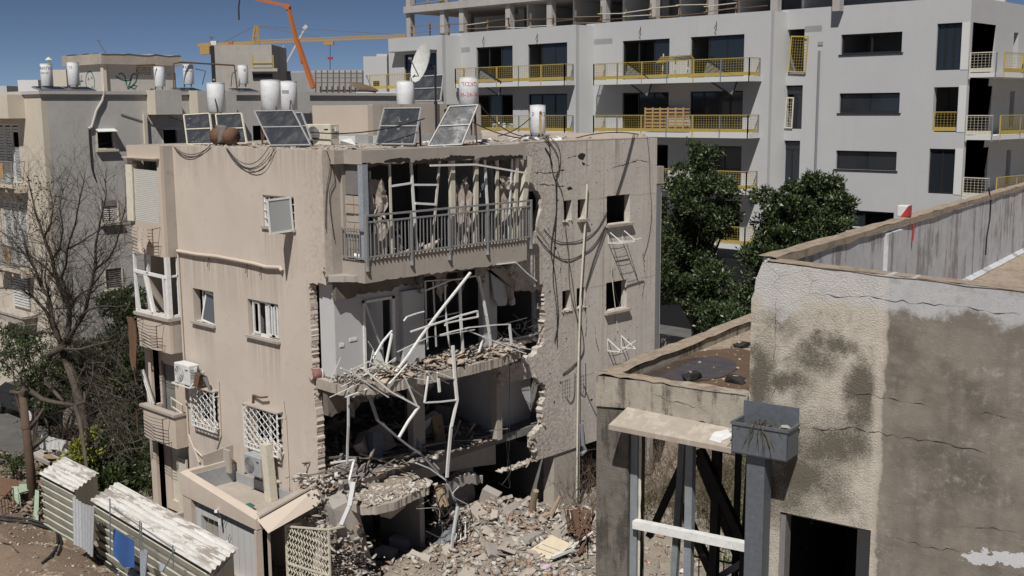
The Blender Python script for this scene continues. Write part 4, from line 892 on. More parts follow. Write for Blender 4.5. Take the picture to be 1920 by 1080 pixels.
# cream front: shutters, balconies
for (x0,z0,x1,z1) in [(-26.6,10.0,-24.35,12.5),(-26.6,6.4,-24.2,9.2)]:
    n = 3; w_ = (x1-x0)/n
    for k in range(n):
        sh = gp('shutter', frame_rect(G(), x0+k*w_+.03, z0, x0+(k+1)*w_-.03, z1, 2.62, .05, .05), 'white_al')
        for j in range(int((z1-z0)/.12)): 
            if k == 2 and 12 < j < 18 and z0 > 9: continue
            gp('slat', G().obox((x0+(k+.5)*w_,2.66,z0+.06+j*.12),(w_-.16,.02,.1),rotm(.35)), 'white_sheet', sh)
gp('shop_bay', G().box(-27.5,1.9,12.75,-23.55,2.6,13.72), 'cream_plaster'); gp('awning_board', G().obox((-25.6,1.75,12.66),(2.2,.9,.04),rotm(.12)), 'white_sheet')
for z0, x0 in ((10.0,-26.8),(6.4,-26.8)):
    gp('balcony_floor', G().box(x0,2.0,z0-.15,-23.9,2.6,z0), 'cream_plaster')
    rl = gp('balcony_railing', G().bar((x0,2.03,z0+.95),(-23.95,2.03,z0+.95),.04).bar((x0,2.03,z0+.1),(-23.95,2.03,z0+.1),.04).bar((-23.95,2.03,z0),(-23.95,2.03,z0+.95),.04).bar((-23.95,2.03,z0+.95),(-23.95,2.6,z0+.95),.04), 'rail_grey')
    for k in range(24): gp('baluster', G().bar((x0+k*.12,2.03,z0),(x0+k*.12,2.03,z0+.95),.02), 'rail_grey', rl)
    for k in range(4): gp('balcony_bracket', G().box(x0+.2+k*.9,2.05,z0-.35,x0+.3+k*.9,2.55,z0-.15), 'cream_plaster')
    gp('panel_on_railing', G().box(-25.1,1.97,z0+.25,-24.7,2.0,z0+.9), 'orange_wood')
gp('low_balcony', G().box(-26.6,2.0,4.0,-23.9,2.6,4.3).box(-26.7,1.95,4.3,-23.8,2.65,4.4), 'tan_side')
for k in range(14): gp('slat', G().box(-26.0,2.5,4.6+k*.12,-24.4,2.56,4.68+k*.12), 'white_sheet')
# ivory cable hose down the side wall
tag(G().tube([PX(x,y,'X',-21.93) for x,y in [(196,160),(195,172),(192,188),(181,207),(176,224),(172,238),(166,241)]],.05,6).make('wrapped_pipe', M['cable_white']), 'pale wrapped pipe coming down the grey side wall from the roof', 'pipe')
tag(G().tube([PX(x,y,'X',-21.95) for x,y in [(167,241),(168,265),(170,290),(172,315),(178,335)]],.03,5).make('cable', M['cable']), 'dark cable on the grey side wall below the pale wrapped pipe', 'cable')
tag(G().tube([(-21.96,8.3,12.75),(-21.96,10.0,12.2),(-21.96,11.8,11.9)],.018,4).tube([(-21.97,6.0,12.9),(-21.97,7.6,12.4)],.018,4).make('cable', M['cable_grey']), 'thin slack cable across the grey side wall under the bays', 'cable')
# ------------------------------------------------------------------ stair head with graffiti on the grey roof
SHD = thing('stair_head', 'weathered concrete stair head with green graffiti on the grey house roof', 'stair head', (-29,10,13.7))
def gq(name, g, m, parent=None, **k):
    g.v = [(x+29, y-10, z-13.7) for x, y, z in g.v]; return g.make(name, M[m], parent or SHD, **k)
gq('front_wall', G().box(-30.8,8.0,13.6,-27.2,8.25,15.2), 'grey_plaster'); gq('side_wall', G().plate([rect(8.25,13.6,11.7,15.2), rect(9.65,14.75,10.45,15.12)], YZ, -27.4,-27.2), 'grey_plaster')
gq('rear_wall', G().box(-30.8,11.5,13.6,-27.4,11.7,15.2), 'grey_plaster')
gq('roof_cap', G().box(-31.0,7.8,15.2,-26.95,11.95,15.68), 'dusty'); gq('corner_rib', G().box(-27.3,7.9,13.6,-27.05,8.06,15.2), 'cream_plaster')
gq('roof_crust', G().grid([[(-31+i*.34,7.8+j*.345,15.66+random.Random(i*31+j).uniform(0,.07)) for i in range(13)] for j in range(13)]), 'dusty')
la = G()
for i in range(7):
    la.bar((-27.22,9.65+i*.12,14.75),(-27.22,9.65+i*.12+.3,15.12),.03).bar((-27.22,9.65+i*.12+.3,14.75),(-27.22,9.65+i*.12,15.12),.03)
gq('vent_lattice', la, 'cream_al')
M['graffiti'] = flat('green_spray_paint', (.03,.12,.1), .8)
def ribbon(g, pts_, w, nrm):
    pts_ = [Vector(p) for p in pts_]; nrm = Vector(nrm); vs = []
    for i, p in enumerate(pts_):
        t_ = (pts_[min(i+1,len(pts_)-1)] - pts_[max(i-1,0)]).normalized(); s_ = t_.cross(nrm)*w/2
        vs += [p-s_, p+s_]
    return g.add(vs, [(2*i,2*i+1,2*i+3,2*i+2) for i in range(len(pts_)-1)])
gr_ = G(); X_ = -27.196
def sc(c): ribbon(gr_, [(X_, 8.3+a, 13.75+b) for a, b in c], .07, (1,0,0))
sc([(.45,1.0),(.6,1.05),(.75,.9),(.8,.6),(.85,.35),(1.0,.6),(1.1,.95),(1.25,1.05),(1.4,.95),(1.3,.65),(1.1,.45),(.85,.3)])
sc([(.3,.9),(.55,.75),(.8,.7),(1.1,.75)]); sc([(1.1,.5),(1.35,.45),(1.2,.3),(.95,.45)])
for k in range(4): sc([(.9+k*.45,.02),(1.05+k*.45,.2),(1.2+k*.45,.02)]); sc([(1.0+k*.45,.1),(1.15+k*.45,.1)])
sc([(2.0,.2),(2.1,.33),(2.2,.3),(2.15,.2),(2.05,.2)])
def sf(c): ribbon(gr_, [(-30.8+a, 7.996, 13.75+b) for a, b in c], .06, (0,-1,0))
sf([(2.2+.45*math.cos(i*.45),.65+.5*math.sin(i*.45)) for i in range(15)]); sf([(2.0,.75),(2.05,.85),(2.15,.75)]); sf([(2.3,.8),(2.4,.9),(2.45,.78)]); sf([(2.0,.4),(2.2,.3),(2.45,.45)])
sf([(.9,.4),(1.0,1.0),(1.2,.5),(1.35,1.0)]); sf([(.9,.7),(1.5,.72)])
gr_.make('graffiti', M['graffiti'], None).parent = SHD
bpy.data.objects['graffiti'].location = (29,-10,-13.7)
gq('antenna', G().bar((-27.2,8.2,15.65),(-27.4,7.9,16.3),.03).bar((-27.5,7.9,16.3),(-27.2,7.95,16.28),.02), 'rust')
# ------------------------------------------------------------------ letters wrapped on tanks
def text_mesh(s, size):
    c = bpy.data.curves.new('lettering','FONT'); c.body = s; c.size = size; c.resolution_u = 2
    o = bpy.data.objects.new('lettering', c); COL.objects.link(o); dg = bpy.context.evaluated_depsgraph_get()
    me = bpy.data.meshes.new_from_object(o.evaluated_get(dg)); bpy.data.objects.remove(o); bpy.data.curves.remove(c); return me
def wrap(me, r, z, ang, name, m, parent):
    xs_ = [v.co.x for v in me.vertices]; 
    if not xs_: return None
    mid = (min(xs_)+max(xs_))/2
    bm = bmesh.new(); bm.from_mesh(me)
    bmesh.ops.subdivide_edges(bm, edges=[e for e in bm.edges if abs(e.verts[0].co.x-e.verts[1].co.x) > .08], cuts=2)
    for v in bm.verts:
        a = ang + (v.co.x-mid)/r; h = z + v.co.y
        v.co = (r*1.008*math.cos(a), r*1.008*math.sin(a), h)
    bm.to_mesh(me); bm.free(); me.materials.clear(); me.materials.append(M[m]); me.name = name
    return link(name, me, parent)
M['tank_white'] = paint('tank_white_enamel', (.72,.73,.74), .45, (.36,.32,.27), .45, sc=4)
M['red_print'] = flat('red_print', (.5,.06,.05), .6); M['black_print'] = flat('black_print', (.03,.03,.035), .6)
rt = random.Random(9)
def tank(lab, x, y, z0, z1, r=.29, texts=(), rust=False):
    t = thing('water_tank', lab, 'water tank', (x,y,z0), 0, 'white solar water tanks on the roofs'); h = z1-z0
    G().lathe((0,0,0),[(r*.93,0),(r,.02),(r,h-.03),(r*.95,h),(0.0,h+.015)],28).make('drum', M['tank_white'], t, smooth=False)
    for f in t.children[0].data.polygons:
        if abs(f.normal.z) < .5: f.use_smooth = True
    G().lathe((0,0,h*.97),[(r*1.012,0),(r*1.012,.03)],28).make('rim', M['white_al'], t)
    st = G()
    for k in range(3): st.bar((r*.8*math.cos(k*2.1),r*.8*math.sin(k*2.1),0),(r*.9*math.cos(k*2.1),r*.9*math.sin(k*2.1),-.9 if z0 < 13.4 and z0 > 12.5 else -.12),.04)
    st.make('stand', M['rust'], t)
    for s, size, zz, m, an in texts:
        try: wrap(text_mesh(s, size), r, zz, an, 'lettering', m, t)
        except Exception: pass
    if rust:
        ribbon(G(), [(r*1.01*math.cos(-.5),r*1.01*math.sin(-.5),h*q) for q in (.75,.5,.25,.02)], .09, (math.cos(-.5),math.sin(-.5),0)).make('rust_run', M['orange_wood'], t)
        G().bar((r*.9*math.cos(-.5),r*.9*math.sin(-.5),h*.76),(r*1.15*math.cos(-.5),r*1.15*math.sin(-.5),h*.76),.05).make('outlet', M['rust'], t)
    return t
VA = math.atan2(-17.7+-5, 23.5+5)           # roughly towards the street corner
tank('white water tank behind the two small collectors, leftmost on the beige house roof', -9.0,2.6,12.95,13.9)
tank('white water tank behind the widest collector, nearer one of a touching pair', -6.5,3.0,13.0,13.94,.31)
tank('white water tank with a small label, rear one of a touching pair', -7.7,4.5,13.0,13.95,.3,[('▓▓',.12,.55,'black_print',-.9)])
tank('plain white water tank before the upright satellite dish', -4.68,7.0,13.04,13.92,.3)
tank('white water tank with red lettering behind the steep collector', -.7,6.0,13.12,13.93,.29,[('רובצמ',.2,.55,'red_print',-.72),('36-26-36',.17,.25,'red_print',-.72)])
tank('white water tank with a brown rust run, farthest right on the beige house roof', -2.46,11.0,12.15,13.12,.27,[('3',.2,.6,'black_print',-1.5),('12',.2,.6,'black_print',.0)],True)
for lab,y,z0,z1,tx in [('white water tank under a chimney cowl, leftmost on the grey house roof',3.37,14.05,14.97,[('ןתשוחנ',.2,.68,'black_print',-.9),('1700-00',.12,.5,'black_print',-.9)]),
      ('white water tank with a slanted black stripe on the grey house roof',4.52,14.1,15.06,[('לנ',.16,.7,'black_print',-.9)]),
      ('plain white water tank right of the graffiti on the grey house roof',8.5,14.08,14.97,()),('black lettered white water tank right of the graffiti on the grey roof',9.95,14.2,15.1,[('ןתשוחנ',.22,.72,'black_print',-.7),('1-700-50',.13,.55,'black_print',-.7)]),
      ('white water tank with a small red label, farthest right on the grey house roof',12.85,14.24,15.13,[('▓',.12,.6,'red_print',-.2)])]:
    tank(lab,-23,y,z0,z1,.24,tx)
tag(G().lathe((-23,3.5,15.0),[(.05,0),(.05,.12),(.16,.13),(.02,.25)],10).make('chimney_cowl', M['cream_al']), 'small cream chimney cowl above the leftmost tank on the grey house roof', 'chimney cowl')
for lab,y in [('flat dark collector under the leftmost tank on the grey house roof',3.3),('flat dark collector under the striped tank on the grey house roof',4.5),('flat dark collector under the black lettered tank on the grey house roof',9.6),('flat dark collector under the red labelled tank on the grey house roof',12.6)]:
    t = thing('flat_collector', lab, 'solar collector', (-22.6,y,13.9), 0, 'flat collectors on the grey roof'); G().obox((0,0,.05),(.8,1.2,.06),rotm(0,.18,0)).make('casing', M['grey_al'], t); G().obox((.0,0,.085),(.72,1.1,.01),rotm(0,.18,0)).make('absorber', M['dark_glass'], t)
pp = G().tube([(-22.8,7.3,15.0),(-22.8,8.2,15.05)],.03,5).tube([(-22.7,9.0,14.0),(-22.7,9.05,15.1),(-22.7,9.4,15.18),(-22.7,12.2,15.1),(-22.7,12.3,14.0)],.04,6)
tag(pp.make('roof_pipe', M['rust']), 'rusty pipe frame standing between tanks on the grey house roof', 'pipe')
for k,(a,b_,c_) in enumerate([((-22.9,8.8,14.6),(-22.7,9.1,14.7),(-22.7,9.1,14.0)),((-22.8,10.2,14.9),(-22.6,10.6,14.8),(-22.6,10.4,14.2)),((-22.8,12.4,14.9),(-22.6,12.0,14.7),(-22.6,11.9,14.1))]):
    tag(G().tube([a,b_,c_],.02,5).make('tank_hose', M['cable']), ['black hose at the plain tank right of the graffiti','black hose at the black lettered tank of the grey roof','black hose at the red labelled tank of the grey roof'][k], 'hose')
# ------------------------------------------------------------------ collectors of the beige roof
b = NB('collector_glass'); n1 = b.noise(2.5, 5, .65); n2 = b.noise(14, 4)
M['grey_trim'] = paint('grey_collector_trim', (.34,.34,.34), .5, (.2,.19,.17), .3); c = b.mix(b.ramp(n1, .45, .7), (.04,.044,.052), (.085,.085,.085)); c = b.mix(b.ramp(n2, .55, .7, 0, .2), c, (.16,.15,.14)); M['coll'] = b.fin(c, b.ramp(n1,.4,.7,.35,.7), 0, .25)
M['shard'] = flat('dusty_glass_shard', (.2,.19,.175), .7, 0, .2)
def collector(lab, c4, yb, yt, split=.5, broken=0):
    bl, br, tr, tl = [PX(x, y, 'Y', q) for (x, y), q in zip(c4, (yb, yb, yt, yt))] if not isinstance(yb, tuple) else [PX(x, y, 'Y', q) for (x, y), q in zip(c4, yb+yt)]
    t = thing('solar_collector', lab, 'solar collector', bl, 0, 'solar collectors on the beige roof')
    P_ = lambda u_, v_: (bl*(1-u_)+br*u_)*(1-v_) + (tl*(1-u_)+tr*u_)*v_ - bl
    n_ = (br-bl).cross(tl-bl).normalized()
    fr = G()
    for (a, b2) in [((0,0),(1,0)),((1,0),(1,1)),((1,1),(0,1)),((0,1),(0,0)),((0,split),(1,split))]: fr.bar(P_(*a), P_(*b2), .035, .06, n_)
    fr.make('frame', M['cream_al' if 'cream' in lab else 'grey_trim'], t)
    gb = G().add([P_(.0,0)-n_*.05,P_(1,0)-n_*.05,P_(1,1)-n_*.05,P_(0,1)-n_*.05],[(0,1,2,3)]); gb.make('back_plate', M['grey_al'], t, fix=False)
    for v0, v1 in ((.0,split),(split,1)):
        G().add([P_(.02,v0)+n_*.0,P_(.98,v0),P_(.98,v1),P_(.02,v1)],[(0,1,2,3)]).make('glass_pane', M['coll'], t, fix=False)
    if broken:
        r = random.Random(int(bl.x*100)); sh = G()
        for k in range(34):
            u_, v_ = r.uniform(.1,.9), r.uniform(.05,.95) if broken == 2 else r.choice([r.uniform(.05,.42), r.uniform(.55,.75)])
            c_ = P_(u_, v_)+n_*.01; e = [c_ + (br-bl).normalized()*r.uniform(-.09,.09) + (tl-bl).normalized()*r.uniform(-.06,.06) for _ in range(3)]
            sh.add(e, [(0,1,2)])
        sh.make('glass_shards', M['shard'], t, kind='stuff', fix=False)
    lg = G(); bk = Vector((0,.75,0))
    for u_ in (.08,.92):
        top = P_(u_,.93); lg.bar(top-n_*.06, Vector((top.x, top.y+.08, -.02)), .04).bar(P_(u_,.03)-n_*.05, Vector((top.x, top.y+.06, .03)), .035)
    lg.make('leg_frame', M['rust'], t); return t
collector('solar collector with cracked panes and a cream frame, leftmost of the beige roof', [(352,271),(400,270),(393,213),(345,216)], 1.1, 1.75, .5, 2)
collector('solar collector with a cream frame behind the rusty barrel', [(412,270),(463,269),(453,213),(405,215)], 1.2, 1.85, .5, 0)
collector('widest solar collector, right of the rusty barrel on the roof edge', [(508,273),(583,272),(550,208),(478,209)], 1.1, 1.8, .52, 0)
collector('narrow solar collector showing behind the widest one', [(552,265),(584,262),(566,212),(548,213)], 2.3, 2.9, .5, 0)
collector('solar collector with broken dusty glass before the plain white tank', [(705,270),(777,271),(790,203),(721,204)], 3.3, 4.0, .5, 1)
collector('steep solar collector with shattered glass at the balcony side of the roof', [(803,274),(866,271),(896,197),(843,200)], (3.9,4.5), (5.2,4.7), .5, 1)
collector('solar collector behind the upright satellite dish', [(775,190),(826,189),(832,141),(770,145)], 9.0, 9.6, .5, 0)
collector('fallen solar collector lying flat beside the rust stained tank', [(972,262),(1020,258),(1030,253),(985,253)], (10.0,10.9), (13.2,12.4), .5, 0)
tag(G().bar((-.55,4.9,13.0),(-.35,4.9,11.98),.06).bar((-.9,5.3,12.5),(-.3,4.9,12.5),.05).bar((-.4,4.85,13.1),(.0,4.85,13.1),.05).make('support_frame', M['black_al']), 'black angle support behind the steep shattered collector', 'support')
# rooftop box of the beige house
RB = thing('rooftop_box', 'low beige rooftop box behind the collectors of the damaged house', 'roof structure', (-4.8,7,11.97))
def rq(name, g, m):
    g.v = [(x+4.8, y-7, z-11.97) for x, y, z in g.v]; return g.make(name, M[m], RB)
rq('front_wall', G().box(-6.4,4.5,11.97,-3.6,4.7,13.15), 'tan'); rq('side_wall', G().box(-3.8,4.7,11.97,-3.6,9.4,13.17), 'tan_side'); rq('roof', G().box(-6.4,4.7,12.9,-3.8,9.4,13.05), 'dusty')  # side wall in the darker tan, its turned-away shade put into the colour
rq('flashing', G().box(-6.4,4.46,11.97,-3.6,4.5,12.25).box(-3.6,4.46,11.97,-3.56,9.4,12.2), 'zinc'); rq('whitewash', G().box(-5.0,4.44,11.98,-4.2,4.46,12.2), 'white_sheet'); rq('whitewash', G().box(-3.5,4.6,11.98,-3.48,6.0,12.22), 'white_sheet')
hp('roof_upstand', G().box(-9.2,13.3,11.97,.25,13.5,12.12).box(.25,7.0,11.97,.41,13.5,12.02), 'tan')
# barrel, fan unit, dishes
t = thing('rusty_barrel', 'rusty barrel with a burst end lying on the front roof edge', 'barrel', (-6.35,.85,11.98))
G().lathe((0,0,.27),[(.2,0),(.25,.0),(.255,.22),(.245,.24),(.255,.26),(.25,.42),(.23,.44),(.25,.46),(.25,.74)],18,(.95,.3,0)).make('shell', M['rust'], t, smooth=True)
G().rock((.33,.02,.33),(.3,.48,.54),rt,1,60).make('lagging', M['dark_soffit'], t); G().lathe((-.02,0,.27),[(.0,0),(.24,0)],18,(.95,.3,0)).make('end_disc', M['rust'], t)
t = ac_unit('roof_condenser', 'cream condenser with a round fan grille on the beige roof', (-3.85,3.1,11.97), .2, (1.0,.4,.62), 'cream_al')
tag(G().rock((-3.1,3.3,12.05),(.5,.6,.3),rt,1,7).make('roof_fragment', M['white_sheet']), 'bent white sheet fragment on the beige roof edge left of the dusty collector', 'fragment')
def dish(lab, c, r, nrm, pole, m, mp='grey_al', ell=1.25):
    t = thing('satellite_dish', lab, 'satellite dish', pole)
    c = Vector(c)-Vector(pole); n_ = Vector(nrm).normalized(); a = n_.cross(Vector((0,0,1))).normalized(); b2 = a.cross(n_)
    rows = []
    for i in range(7):
        q = i/6*r; rows.append([c + (a*math.cos(k*.3927)*q + b2*math.sin(k*.3927)*q*ell) + n_*(q*q/r*.22-.0) for k in range(17)])
    rows2 = [[p - n_*.02 for p in row] for row in rows]
    G().grid(rows).make('reflector', M[m], t, smooth=True, fix=False); G().grid(rows2).make('reflector_back', M[m], t, smooth=True, fix=False)
    G().tube([(0,0,0),(0,0,c.z-.1),c-n_*.05],.035,6).make('mast', M['black_al'], t)
    G().bar(c-b2*r*.9, c+n_*r*.95, .03).make('feed_arm', M[mp], t); G().cyl(c+n_*r*.9, c+n_*r*1.05, .05,.04,8).make('feed_horn', M[mp], t)
    return t
M['dish_white'] = paint('dish_white', (.6,.6,.57), .5, (.35,.32,.28), .3); M['dish_rust'] = paint('rust_stained_dish', (.55,.45,.35), .6, (.28,.1,.045), .95, sc=5)
dish('pale upright satellite dish on a black mast on the beige roof', (-3.8,7.0,14.45), .52, (-.19,-.96,.3), (-3.45,7.2,12.0), 'dish_white')
dish('rust stained tilted satellite dish on the farther roof', (-23.1,20.2,14.02), .78, (.05,.3,.95), (-22.6,20.6,13.0), 'dish_rust', ell=1.0)
# slack cables on the front edge of the roof
for k,(a,m_,b_) in enumerate([((325,273),(355,296),(395,272)),((328,276),(360,290),(394,274)),((424,276),(470,318),(518,277)),((426,278),(480,322),(515,279)),((428,278),(468,308),(505,278))]):
    A_, M_, B_ = [PX(x, y, 'Y', -.03) for x, y in (a, m_, b_)]
    p_ = [A_.lerp(B_, i/10) for i in range(11)]
    for i in range(11):
        s_ = i/10; p_[i] = A_*(1-s_)**2*1 + (M_*2-(A_+B_)*.5)*2*s_*(1-s_) + B_*s_**2; p_[i].y = -.03-.01*k
    tag(G().tube(p_,.011,4).make('cable', M['cable']), ['deeper black cable loop under the leftmost collector','shallow black cable loop under the leftmost collector','outer black cable loop under the barrel','deepest black cable loop under the barrel','shallowest black cable loop under the barrel'][k], 'cable', 'cables hanging from the front roof edge')
# litter and wires on the beige roof
lt = G()
for k in range(420):
    x, y = (rt.uniform(-7,.2), rt.triangular(0.05,4.3,.2)) if k < 300 else (rt.uniform(-3.3,.3), rt.uniform(4,13))
    s_ = rt.uniform(.03,.12); lt.rock((x,y,11.99),(s_*1.5,s_*1.2,s_*.7),rt,1,7)
tag(lt.make('roof_litter', M['dusty']), 'grit and plaster crumbs scattered over the beige roof', 'rubble', kind='stuff')
lt = G()
for k in range(26):
    x, y = rt.uniform(-3.2,.2), rt.uniform(5,12); lt.rock((x,y,12.0),(rt.uniform(.2,.6),rt.uniform(.2,.5),rt.uniform(.05,.25)),rt,1,7)
tag(lt.make('roof_fragments', M['white_sheet']), 'pale torn sheeting fragments on the balcony side of the beige roof', 'fragments', kind='stuff')
for k,(a,b_,d,lab) in enumerate([((-.3,6.0,13.2),(-1.6,9.5,12.1),.25,'black wire drooping from the red lettered tank to the roof'),((-.4,5.2,12.9),(-.8,9,12.05),.2,'black wire running low from the steep collector along the roof'),((-2.5,11,12.9),(-2.9,9.5,12.1),.15,'black hose at the rust stained tank'),
      ((-.3,10.5,12.05),(.1,13.4,12.1),-.12,'black cable arching over the far roof edge'),((-6.6,3.2,13.2),(-5.4,2.5,12.0),-.35,'black hose looping down from the tank pair'),((-7.4,4.4,13.3),(-6.0,3.3,12.05),-.4,'second black hose looping down from the tank pair'),((-9,2.5,13.5),(-8.2,2.2,12.2),-.3,'black hose at the leftmost tank of the beige roof'),
      ((-5.5,2.2,12.6),(.2,3.4,12.75),.35,'thin wire slung past the dusty collector')]):
    tag(G().tube(sag(a,b_,d,10),.018,5).make('roof_wire', M['cable']), lab, 'wire')
# ------------------------------------------------------------------ far skyline
def far_pt(x, y, d): r_ = FW + RW*((x-960)/FPX) + UW*((540-y)/FPX); return CAM + r_*d
def fbox(t, name, x0, y0, x1, y1, d, m, depth=8.0, dd=0):
    """an upright block whose front shows at (x0..x1, y0..y1) at distance d"""
    a, b2 = far_pt(x0, y1, d+dd), far_pt(x1, y0, d+dd); c_ = (a+b2)/2; w_ = abs((b2-a).dot(RW)); h = abs(b2.z-a.z)
    ang = math.atan2(RW.y, RW.x); Mz = rotm(0,0,ang); off = Mz @ Vector((0,depth/2,0))
    return G().obox(Vector((c_.x, c_.y, c_.z))+off - t.location, (w_, depth, h), Mz).make(name, M[m], t)
def ften(name, lab, cat, x, y, d): p = far_pt(x, y, d); return thing(name, lab, cat, p)
t = ften('concrete_tower', 'raw concrete core of an unfinished tower beyond the grey roof', 'tower', 460, 165, 150)
M['tower_conc'] = plaster('board_marked_concrete', (.37,.35,.32), (.17,.16,.145), var=.2, streak=.9, spots=.8, bump=.2, scale=.35); fbox(t,'core',398,84,512,240,150,'tower_conc',10); fbox(t,'dark_edge',398,86,404,240,149.8,'black_al',.2); fbox(t,'slab',470,128,520,134,149,'grey_conc',1); fbox(t,'opening',473,103,512,127,149.7,'room',.3); fbox(t,'opening',474,138,511,150,149.7,'black_al',.3)
fbox(t,'guard_frame',472,103,474,128,149.4,'yellow',.2); fbox(t,'guard_frame',511,103,513,128,149.4,'yellow',.2); fbox(t,'guard_rail',473,117,512,119,149.4,'yellow',.2); fbox(t,'guard_rail',473,125,512,127,149.4,'yellow',.2); fbox(t,'dark_panel',500,104,510,126,149.5,'black_al',.1)
for k in range(5): fbox(t,'formwork_joint',404+k*14,86,404.6+k*14,160,149.85,'rust',.15)
for k in range(14): fbox(t,'stair_slot',399,88+k*10,403,91+k*10,149.6,'room',.2)
M['orange'] = paint('orange_crane_paint', (.4,.13,.04), .55, (.27,.12,.04), .3); M['crane_yellow'] = paint('crane_ochre', (.38,.25,.09), .55, (.26,.18,.09), .3)
t = ften('tower_crane', 'ochre tower crane with a long horizontal jib beyond the rooftops', 'crane', 480, 83, 190)
cp = lambda x, y, d=190: far_pt(x, y, d) - t.location
j = G()
for k in range(40):
    x0_, x1_ = 480+k*7, 487+k*7; yb = 81-(k*.28); 
    j.bar(cp(x0_,yb),cp(x1_,yb-.28),.22).bar(cp(x0_,yb-5),cp(x1_,yb-5.3),.16).bar(cp(x0_,yb),cp((x0_+x1_)/2,yb-5),.12).bar(cp((x0_+x1_)/2,yb-5),cp(x1_,yb-.3),.12)
j.make('jib', M['crane_yellow'], t)
G().bar(cp(378,84),cp(480,80),.5).bar(cp(474,83),cp(479,48),.35).bar(cp(486,83),cp(482,48),.35).bar(cp(476,68),cp(485,66),.2).make('cat_head', M['crane_yellow'], t)
G().bar(cp(482,49),cp(600,70),.08).bar(cp(482,49),cp(735,64),.08).bar(cp(480,48),cp(418,80),.1).bar(cp(395,82),cp(397,70),.2).bar(cp(392,70),cp(402,70),.2).make('stay_cables', M['cable_grey'], t)
fbx = G(); c_ = cp(386,92); fbx.obox(c_,(1.6,1.4,1.8),rotm(0,0,.7)); fbx.make('counterweight', M['crane_yellow'], t); G().obox(cp(385,85),(2.2,1.5,.5),rotm(0,0,.7)).make('counter_deck', M['crane_yellow'], t); G().obox(cp(433,82),(.8,.8,.8),rotm(0,0,.7)).make('winch', M['orange'], t); G().obox(cp(402,82),(1.0,1.0,.9),rotm(0,0,.7)).make('cab', M['white_sheet'], t)
G().bar(cp(619,77),cp(619,107),.06).make('hoist_cable', M['cable'], t); G().obox(cp(617,81),(1.6,.8,.5),rotm(0,0,.7)).make('trolley', M['crane_yellow'], t)
G().obox(cp(619,109),(.8,.5,.4),rotm(0,0,.7)).make('hook_block', M['red'], t); G().bar(cp(619,111),cp(619,132),.1).make('load_line', M['rust'], t)
t = ften('concrete_pump_boom', 'orange folding concrete pump boom arching over the far roofs', 'pump boom', 585, 165, 110)
bp = lambda x, y, d=110: far_pt(x, y, d) - t.location
G().bar(bp(588,165),bp(556,75),.42,.4).make('lower_arm', M['orange'], t); G().bar(bp(556,75),bp(540,12),.34,.32).make('middle_arm', M['orange'], t); G().bar(bp(541,12),bp(480,-2),.3,.3).bar(bp(480,-2),bp(440,-8),.25).make('upper_arm', M['orange'], t)
G().tube([bp(541,10),bp(550,50),bp(562,85),bp(590,160)],.09,6).make('concrete_pipe', M['orange'], t); G().bar(bp(568,118),bp(563,92),.35).bar(bp(543,15),bp(536,10),.5).make('joint_cylinder', M['orange'], t)
G().tube([bp(449,0),bp(447.5,14),bp(448,37)],.09,6).make('end_hose', M['cable'], t)
t = ften('pale_lattice_mast', 'thin pale lattice mast far behind the orange boom', 'mast', 532, 128, 300)
mp_ = lambda x, y: far_pt(x, y, 300) - t.location
G().bar(mp_(531,128),mp_(572,52),.35).bar(mp_(527,120),mp_(521,105),.3).bar(mp_(521,105),mp_(532,85),.2).bar(mp_(569,55),mp_(575,48),.9).make('lattice', M['cable_white'], t)
def low_block(lab, x0, y0, x1, y1, d, m, wins=(), roofs=(), bands=()):
    t = ften('far_building', lab, 'building', (x0+x1)/2, 165, d); fbox(t,'wall',x0,y0,x1,260,d,m,12)
    for w_ in wins: fbox(t,'window',*w_,d-.3,'black_al',.4)
    for w_ in roofs: fbox(t,'roof_part',*w_,d,m,3)
    for w_ in bands: fbox(t,'floor_band',*w_,d-.4,'grey_conc',1.2)
    return t
low_block('pale grey block with small square windows left of the unfinished block', 683, 106, 727, 190, 120, 'render_grey', [(700,125,711,135),(700,152,711,162),(683,125,687,134)], [(706,101,726,106)])
low_block('unfinished low concrete block with open floors beyond the orange boom, left part', 515, 136, 592, 190, 160, 'room', [(522,142,548,149),(556,142,586,149),(520,153,590,160)], [], [(515,133,595,137),(515,150,595,153)])
low_block('unfinished low concrete block with scaffolding beside the pale grey block', 592, 135, 683, 190, 140, 'room', [(600,140,640,148),(648,140,680,148),(600,152,680,159)], [], [(590,131,684,136),(590,149,684,152)])
low_block('white rooftop wall far left beyond the grey house roof', 37, 150, 75, 170, 110, 'render_white'); low_block('cream rooftop wall between two tanks behind the grey house', 100, 131, 128, 170, 75, 'cream_plaster')
low_block('tiny far pale building at the left edge of the skyline', 0, 161, 16, 170, 250, 'render_grey')
t = low_block('white roof cabins with dark windows behind the plain white tank', 668, 172, 746, 200, 75, 'render_white', [(681,178,706,190),(712,178,730,190)])
sc_ = G(); dsc = 138
for k in range(9): sc_.bar(far_pt(592+k*11,132,dsc),far_pt(592+k*11,175,dsc),.12)
for y in (138,146,155): sc_.bar(far_pt(590,y,dsc),far_pt(684,y,dsc),.1)
tag(sc_.make('scaffolding', M['cable_grey']), 'scaffolding poles before the low unfinished block', 'scaffolding')
